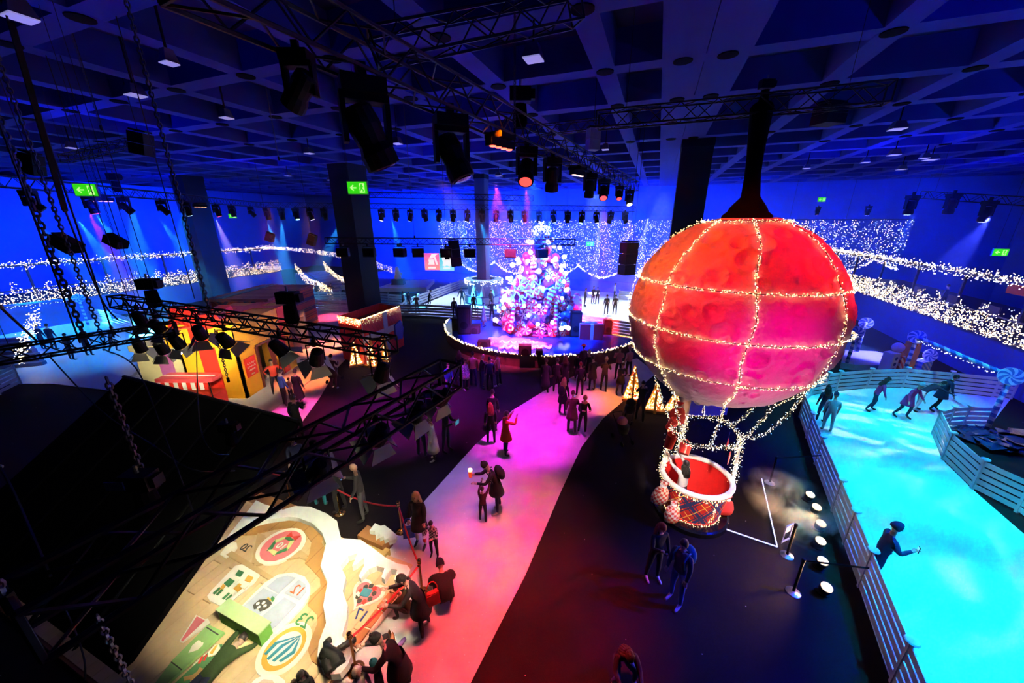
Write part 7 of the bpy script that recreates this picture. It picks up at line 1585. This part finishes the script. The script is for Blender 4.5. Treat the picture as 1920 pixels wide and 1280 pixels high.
person(HD(668, 1262, 1.25, 0.95), 1.25, 60, 'stand', 'cream', 'black', 'brown', 'short', 'child in pale fur hooded coat at the bottom by the rope post', 'hood:cream')
person(HD(566, 1262, 1.15, 0.95), 1.15, 20, 'both', 'black', 'black', 'dark', 'long', 'dark-haired woman sitting low at the bottom of the facade')
person(HD(553, 1280, 1.0, 0.95), 1.00, 10, 'stand', 'black', 'black', 'brown', 'short', 'brown-haired child at the bottom edge of the facade')
_d = G(455, 1192) - G(382, 1272)
person(G(386, 1270, PH + 0.14), 1.72, 0, 'cling', 'green', 'navy', 'dark', 'short', 'visitor in dark green jacket lying on the facade and gripping the green ledge', '', rot=(math.pi / 2, 0, math.atan2(_d.x, -_d.y)))
# by the gift house and on the left path
person(G(521, 738), 1.76, 35, 'akimbo', 'red', 'black', 'dark', 'short', 'attendant in red jacket at the gift house doorway')
person(G(537, 762), 1.76, 150, 'stand', 'blue', 'black', 'dark', 'short', 'person in blue and white jacket queueing at the gift house', '', shoe='white')
person(G(564, 760), 1.72, 170, 'stand', 'black', 'black', 'dark', 'short', 'person in long black coat queueing at the gift house', 'long')
person(G(548, 752), 1.15, 170, 'stand', 'pink', 'black', 'brown', 'short', 'small child in pink between two adults at the gift house')
person(HD(548, 748, 1.72), 1.72, 185, 'both', 'black', 'black', 'dark', 'short', 'man in black in front of the queue at the gift house')
person(G(628, 728), 1.76, 175, 'both', 'maroon', 'maroon', 'dark', 'short', 'person in dark maroon pushing a pushchair on the left path', 'coat', shoe='white')
person(G(576, 600), 1.70, 180, 'stand', 'pink', 'black', 'brown', 'short', 'distant person in pink on the left path by the hoist')
# skaters on the cyan rink
person(G(1632, 770, 0.03), 1.66, 60, 'skate', 'magenta', 'navy', 'dark', 'long', 'skater in magenta jacket with long hair, leftmost of four', zoff=0.0)
person(G(1690, 783, 0.03), 1.72, 15, 'skate', 'magenta', 'navy', 'pale', 'bald', 'skater in magenta jacket and pale cap, nearest of four', 'beanie:pale coat')
person(G(1716, 770, 0.03), 1.76, 75, 'lean', 'navy', 'pale', 'dark', 'short', 'skater in pale trousers bending forward')
person(G(1752, 770, 0.03), 1.78, 60, 'skate', 'navy', 'black', 'dark', 'short', 'skater in dark jacket with pale collar, rightmost of four', 'coat')
person(G(1548, 808, 0.03), 1.62, 150, 'stand', 'pale', 'pale', 'dark', 'short', 'person in pale blue jacket at the inner side of the rink fence', 'beanie:navy', bulk=1.1)
person(G(1536, 790, 0.03), 1.60, 170, 'stand', 'navy', 'navy', 'dark', 'long', 'long-haired person in the corner of the cyan rink')
person(G(1630, 1092, 0.03), 1.72, 60, 'phone', 'navy', 'navy', 'dark', 'short', 'person in dark hooded jacket leaning on the rink fence with a phone', 'hood', bulk=1.2)
# far rink
for i, (u, v, h, f, ps, j) in enumerate(((867, 572, 1.75, 200, 'skate', 'navy'), (880, 567, 1.6, 90, 'skate', 'navy'), (889, 588, 1.8, 180, 'stand', 'black'), (892, 572, 1.75, 0, 'stand', 'navy'), (805, 577, 1.75, 100, 'skate', 'navy'), (923, 603, 1.8, 180, 'akimbo', 'black'), (921, 577, 1.7, 30, 'stand', 'navy'),
                                        (853, 596, 1.75, 0, 'stand', 'black'), (757, 580, 1.7, 90, 'stand', 'maroon'), (768, 582, 1.7, 60, 'stand', 'navy'), (783, 588, 1.75, 200, 'both', 'maroon'), (1136, 590, 1.78, 180, 'stand', 'black'), (1152, 590, 1.78, 170, 'stand', 'black'), (1096, 574, 1.75, 90, 'stand', 'grey'),
                                        (1111, 569, 1.75, 30, 'stand', 'navy'), (1119, 570, 1.7, 180, 'stand', 'navy'), (1151, 562, 1.75, 90, 'stand', 'pale'), (597, 560, 1.7, 180, 'stand', 'navy'), (621, 559, 1.7, 60, 'bend', 'navy'), (646, 560, 1.75, 200, 'bend', 'white'), (907, 612, 1.7, 90, 'stand', 'pink'))):
    lab = ['distant skater gliding left of the far pillar', 'distant skater with arms out left of the far pillar', 'distant black silhouette standing before the far pillar', 'distant figure close to the kiosk round the far pillar', 'lone distant skater at the left of the far rink', 'dark figure with hands on hips at the fence behind the stage', 'distant skater right in front of the kiosk',
           'dark figure leaning at the fence above the stage speakers', 'spectator in maroon at the left corner of the far rink fence', 'spectator in navy at the left corner of the far rink fence', 'rightmost spectator at the left corner of the far rink fence', 'left figure of the couple skating right of the candy tree', 'right figure of the couple skating right of the candy tree', 'distant grey figure right of the candy tree top half',
           'distant figure under the light curtain hem', 'distant figure close behind the other under the light curtain hem', 'distant pale figure right of the light beam', 'distant skater left behind the black pillar fence', 'distant skater bending behind the black pillar fence', 'distant person in white behind the black pillar fence', 'performer in pink dress on the left of the stage'][i]
    person(G(u, v, SZ if i == 20 else 0.03), h, f, ps, j, 'black' if i != 20 else 'pink', 'dark', 'short', lab, 'long' if i == 20 else '')
# left rink silhouettes
for i, (u, v, h, f, hd) in enumerate(((57, 602, 1.75, 90, 0), (92, 604, 1.8, 180, 0), (107, 599, 1.5, 60, 0), (216, 660, 1.7, 120, 0), (66, 612, 1.7, 180, 1), (86, 612, 1.7, 190, 1), (119, 630, 1.65, 180, 1), (151, 620, 1.75, 200, 1))):
    p = G(u, v, 0.03) if not hd else HD(u, v, h)
    person(p, h, f, 'stand' if i != 3 else 'skate', 'navy', 'navy', 'dark', 'short', ['leftmost dark figure standing on the left rink', 'tall dark figure standing centrally on the left rink', 'shorter dark figure right of the tall one on the left rink', 'skater near the lanterns on the left rink', 'spectator at the left rink, farthest left of the near row', 'second spectator of the near row at the left rink', 'third spectator of the near row, lowest, at the left rink', 'fourth spectator of the near row, beside the heavy chain'][i])
# figure in the balloon basket
person((4.78, 8.42, 0.23), 1.66, 200, 'raise', 'white', 'black', 'dark', 'long', 'figure in white jacket with dark hair standing in the balloon basket')
for i, a1 in enumerate((14, 18.5, 22, 27, 33)):
    person(H(a1, -18.6, 2.42), 1.7, 80 + 30 * i, 'stand', 'navy', 'black', 'dark', 'short', ['guest on the right terrace nearest the picture edge', 'second guest on the right terrace from the picture edge', 'third guest on the right terrace, above the striped gate', 'guest on the right terrace near the red banner', 'farthest guest on the right terrace beside the balloon'][i])
finish_people()
# ---- what they carry
def small(name, label, cat, p, rz, parts):
    t = thing(name, label, cat, p, rz)
    for n, c, d, m in parts: MB().box(c, d).build(n, m, t)
    return t
PHN = M('phone_screen', (0.2, 0.4, 0.9), 0.2, 0, (0.15, 0.4, 1.0), 1.5, var=0.01)
def hand(i, side='handR'): r, j, off, s = FINAL[i]; wr, pm, df, sd = j[side]; return r.location + Matrix.Rotation(r.rotation_euler.z, 3, 'Z') @ ((pm + df * 0.05 + off) * s), math.degrees(r.rotation_euler.z)
idx = {r['label']: k for k, (r, *_x) in enumerate(FINAL)}
def byl(w): return next(k for l, k in idx.items() if w in l)
for w, lab in (('track top', 'glowing phone in the bald man\'s hand'), ('phone below the basket', 'dark phone held by the auburn-haired woman'), ('rink fence with a phone', 'bright phone held over the rink fence'), ('maroon jacket seen', 'lit phone held by the man in maroon')):
    p, a = hand(byl(w)); small('phone', lab, 'phone', p, math.radians(a), [('shell', (0, 0, 0), (0.075, 0.014, 0.15), BLK), ('screen', (0, 0.009, 0), (0.068, 0.004, 0.14), PHN)])
p, a = hand(byl('with a tablet')); small('tablet', 'tablet held by the walking bald man', 'tablet', p + Vector((0.05, 0, 0)), 1.2, [('shell', (0, 0, 0), (0.26, 0.015, 0.18), M('tablet_grey', (0.3, 0.3, 0.4), 0.4)), ('screen', (0, -0.009, 0), (0.24, 0.004, 0.16), M('tablet_screen', (0.1, 0.5, 0.6), 0.3, 0, (0.05, 0.4, 0.5), 0.5))])
def bag(p, rz, m, label, w=0.3, h=0.32):
    t = thing('shoulder_bag', label, 'bag', p, rz); MB().box((0, 0, h / 2), (w, 0.1, h), taper=0.85).build('pouch', m, t); MB().tube([(w * 0.4 * math.cos(a), 0, h + 0.28 * math.sin(a)) for a in [math.pi * k / 8 for k in range(9)]], 0.012, 5).build('strap', m, t); MB().box((0, -0.055, h * 0.75), (w * 0.8, 0.01, h * 0.4)).build('flap', m, t)
p, a = hand(byl('with blue bag'), 'handR'); bag(p - Vector((0, 0, 0.40)), 0.2, C['blue'], 'bright blue bag carried by the blond woman')
r = FINAL[byl('red bag bending')][0]; bag(r.location + Vector((0.22, 0.05, 0.78)), 0.5, M('bag_red', (0.8, 0.03, 0.02), 0.5), 'bright red shoulder bag on the bending woman')
p, a = hand(byl('parka with backpack')); t = thing('lit_cup', 'glowing red and cream cup held by the adult in the parka', 'cup', p); MB().lathe([(0.045, -0.1), (0.06, 0.10)], 12).build('beaker', M('cup_red', (0.8, 0.05, 0.02), 0.4, 0, (0.9, 0.08, 0.02), 0.6), t); MB().lathe([(0.06, 0.10), (0.062, 0.16), (0.02, 0.17)], 12).build('lid', M('cup_glow', (1, 0.8, 0.5), 0.4, 0, (1.0, 0.7, 0.35), 2.0), t)
p, a = hand(byl('holding a red cup')); t = thing('red_cup', 'small red cup held by the child in patterned jumper', 'cup', p); MB().lathe([(0.035, -0.06), (0.045, 0.06)], 10).build('beaker', M('cup_plain_red', (0.8, 0.05, 0.03), 0.4), t); MB().lathe([(0.046, 0.05), (0.046, 0.065)], 10).build('rim', CW, t)
# shoes left beside the facade
def shoe_(u, v, rz, m, label, hi=0.0):
    t = thing('shoe', label, 'shoe', G(u, v, 0.012), rz); MB().rings([[Vector((x * w, y, z)) for x, z in ((-1, 0.012), (-0.9, hgt * 0.6), (0, hgt), (0.9, hgt * 0.6), (1, 0.012))] for y, w, hgt in ((-0.14, 0.025, 0.03), (-0.10, 0.045, 0.05), (0.0, 0.045, 0.08), (0.08, 0.042, 0.10 + hi), (0.14, 0.03, 0.09 + hi))]).build('upper', m, t, smooth=True); MB().box((0, 0, 0.008), (0.095, 0.29, 0.016)).build('sole', WHT, t)
shoe_(731, 1204, 0.3, C['tan'], 'left orange boot standing beside the black-capped person', 0.1); shoe_(738, 1208, 0.35, C['tan'], 'right orange boot standing beside the black-capped person', 0.1); shoe_(750, 1210, -0.6, M('lilac_shoe', (0.45, 0.2, 0.6), 0.5), 'lilac shoe right of the orange boots'); shoe_(742, 1230, -0.9, M('lilac_shoe'), 'lilac shoe below the orange boots')
# pushchairs
def pram(p, rz, label, m):
    t = thing('pushchair', label, 'pushchair', p, rz)
    MB().lathe([(0.02, -0.25), (0.20, -0.20), (0.24, 0.0), (0.22, 0.12)], 12, (0, 0, 0.62), Matrix.Diagonal((0.85, 1.2, 1.0))).build('seat', C['black'], t, smooth=True); MB().ball((0, 0.10, 0.82), 0.24, 12, 8, (0.85, 0.8, 0.8)).build('hood', m, t, smooth=True)
    for sx in (-0.2, 0.2):
        MB().tube([(sx, -0.35, 0.1), (sx, 0.1, 0.6), (sx, 0.5, 1.02)], 0.015, 6).build('frame_rail', BLK, t)
        for y in (-0.35, 0.32): MB().lathe([(0.10, -0.02), (0.10, 0.02)], 12, (sx * 1.15, y, 0.10), Matrix.Rotation(math.pi / 2, 3, 'Y')).build('wheel', BLK, t)
    MB().tube([(-0.2, 0.5, 1.02), (0.2, 0.5, 1.02)], 0.018, 6).build('handle', BLK, t)
pram(G(1166, 826), 0.3, 'dark pushchair with pink cover on the carpet right of the path', M('pram_pink', (0.45, 0.15, 0.2), 0.8)); pram(G(1178, 788), -0.6, 'dark pushchair in the shade by the gold trees', C['black']); pram(G(628, 715), 3.0, 'pushchair hidden behind the person in dark maroon', C['maroon'])
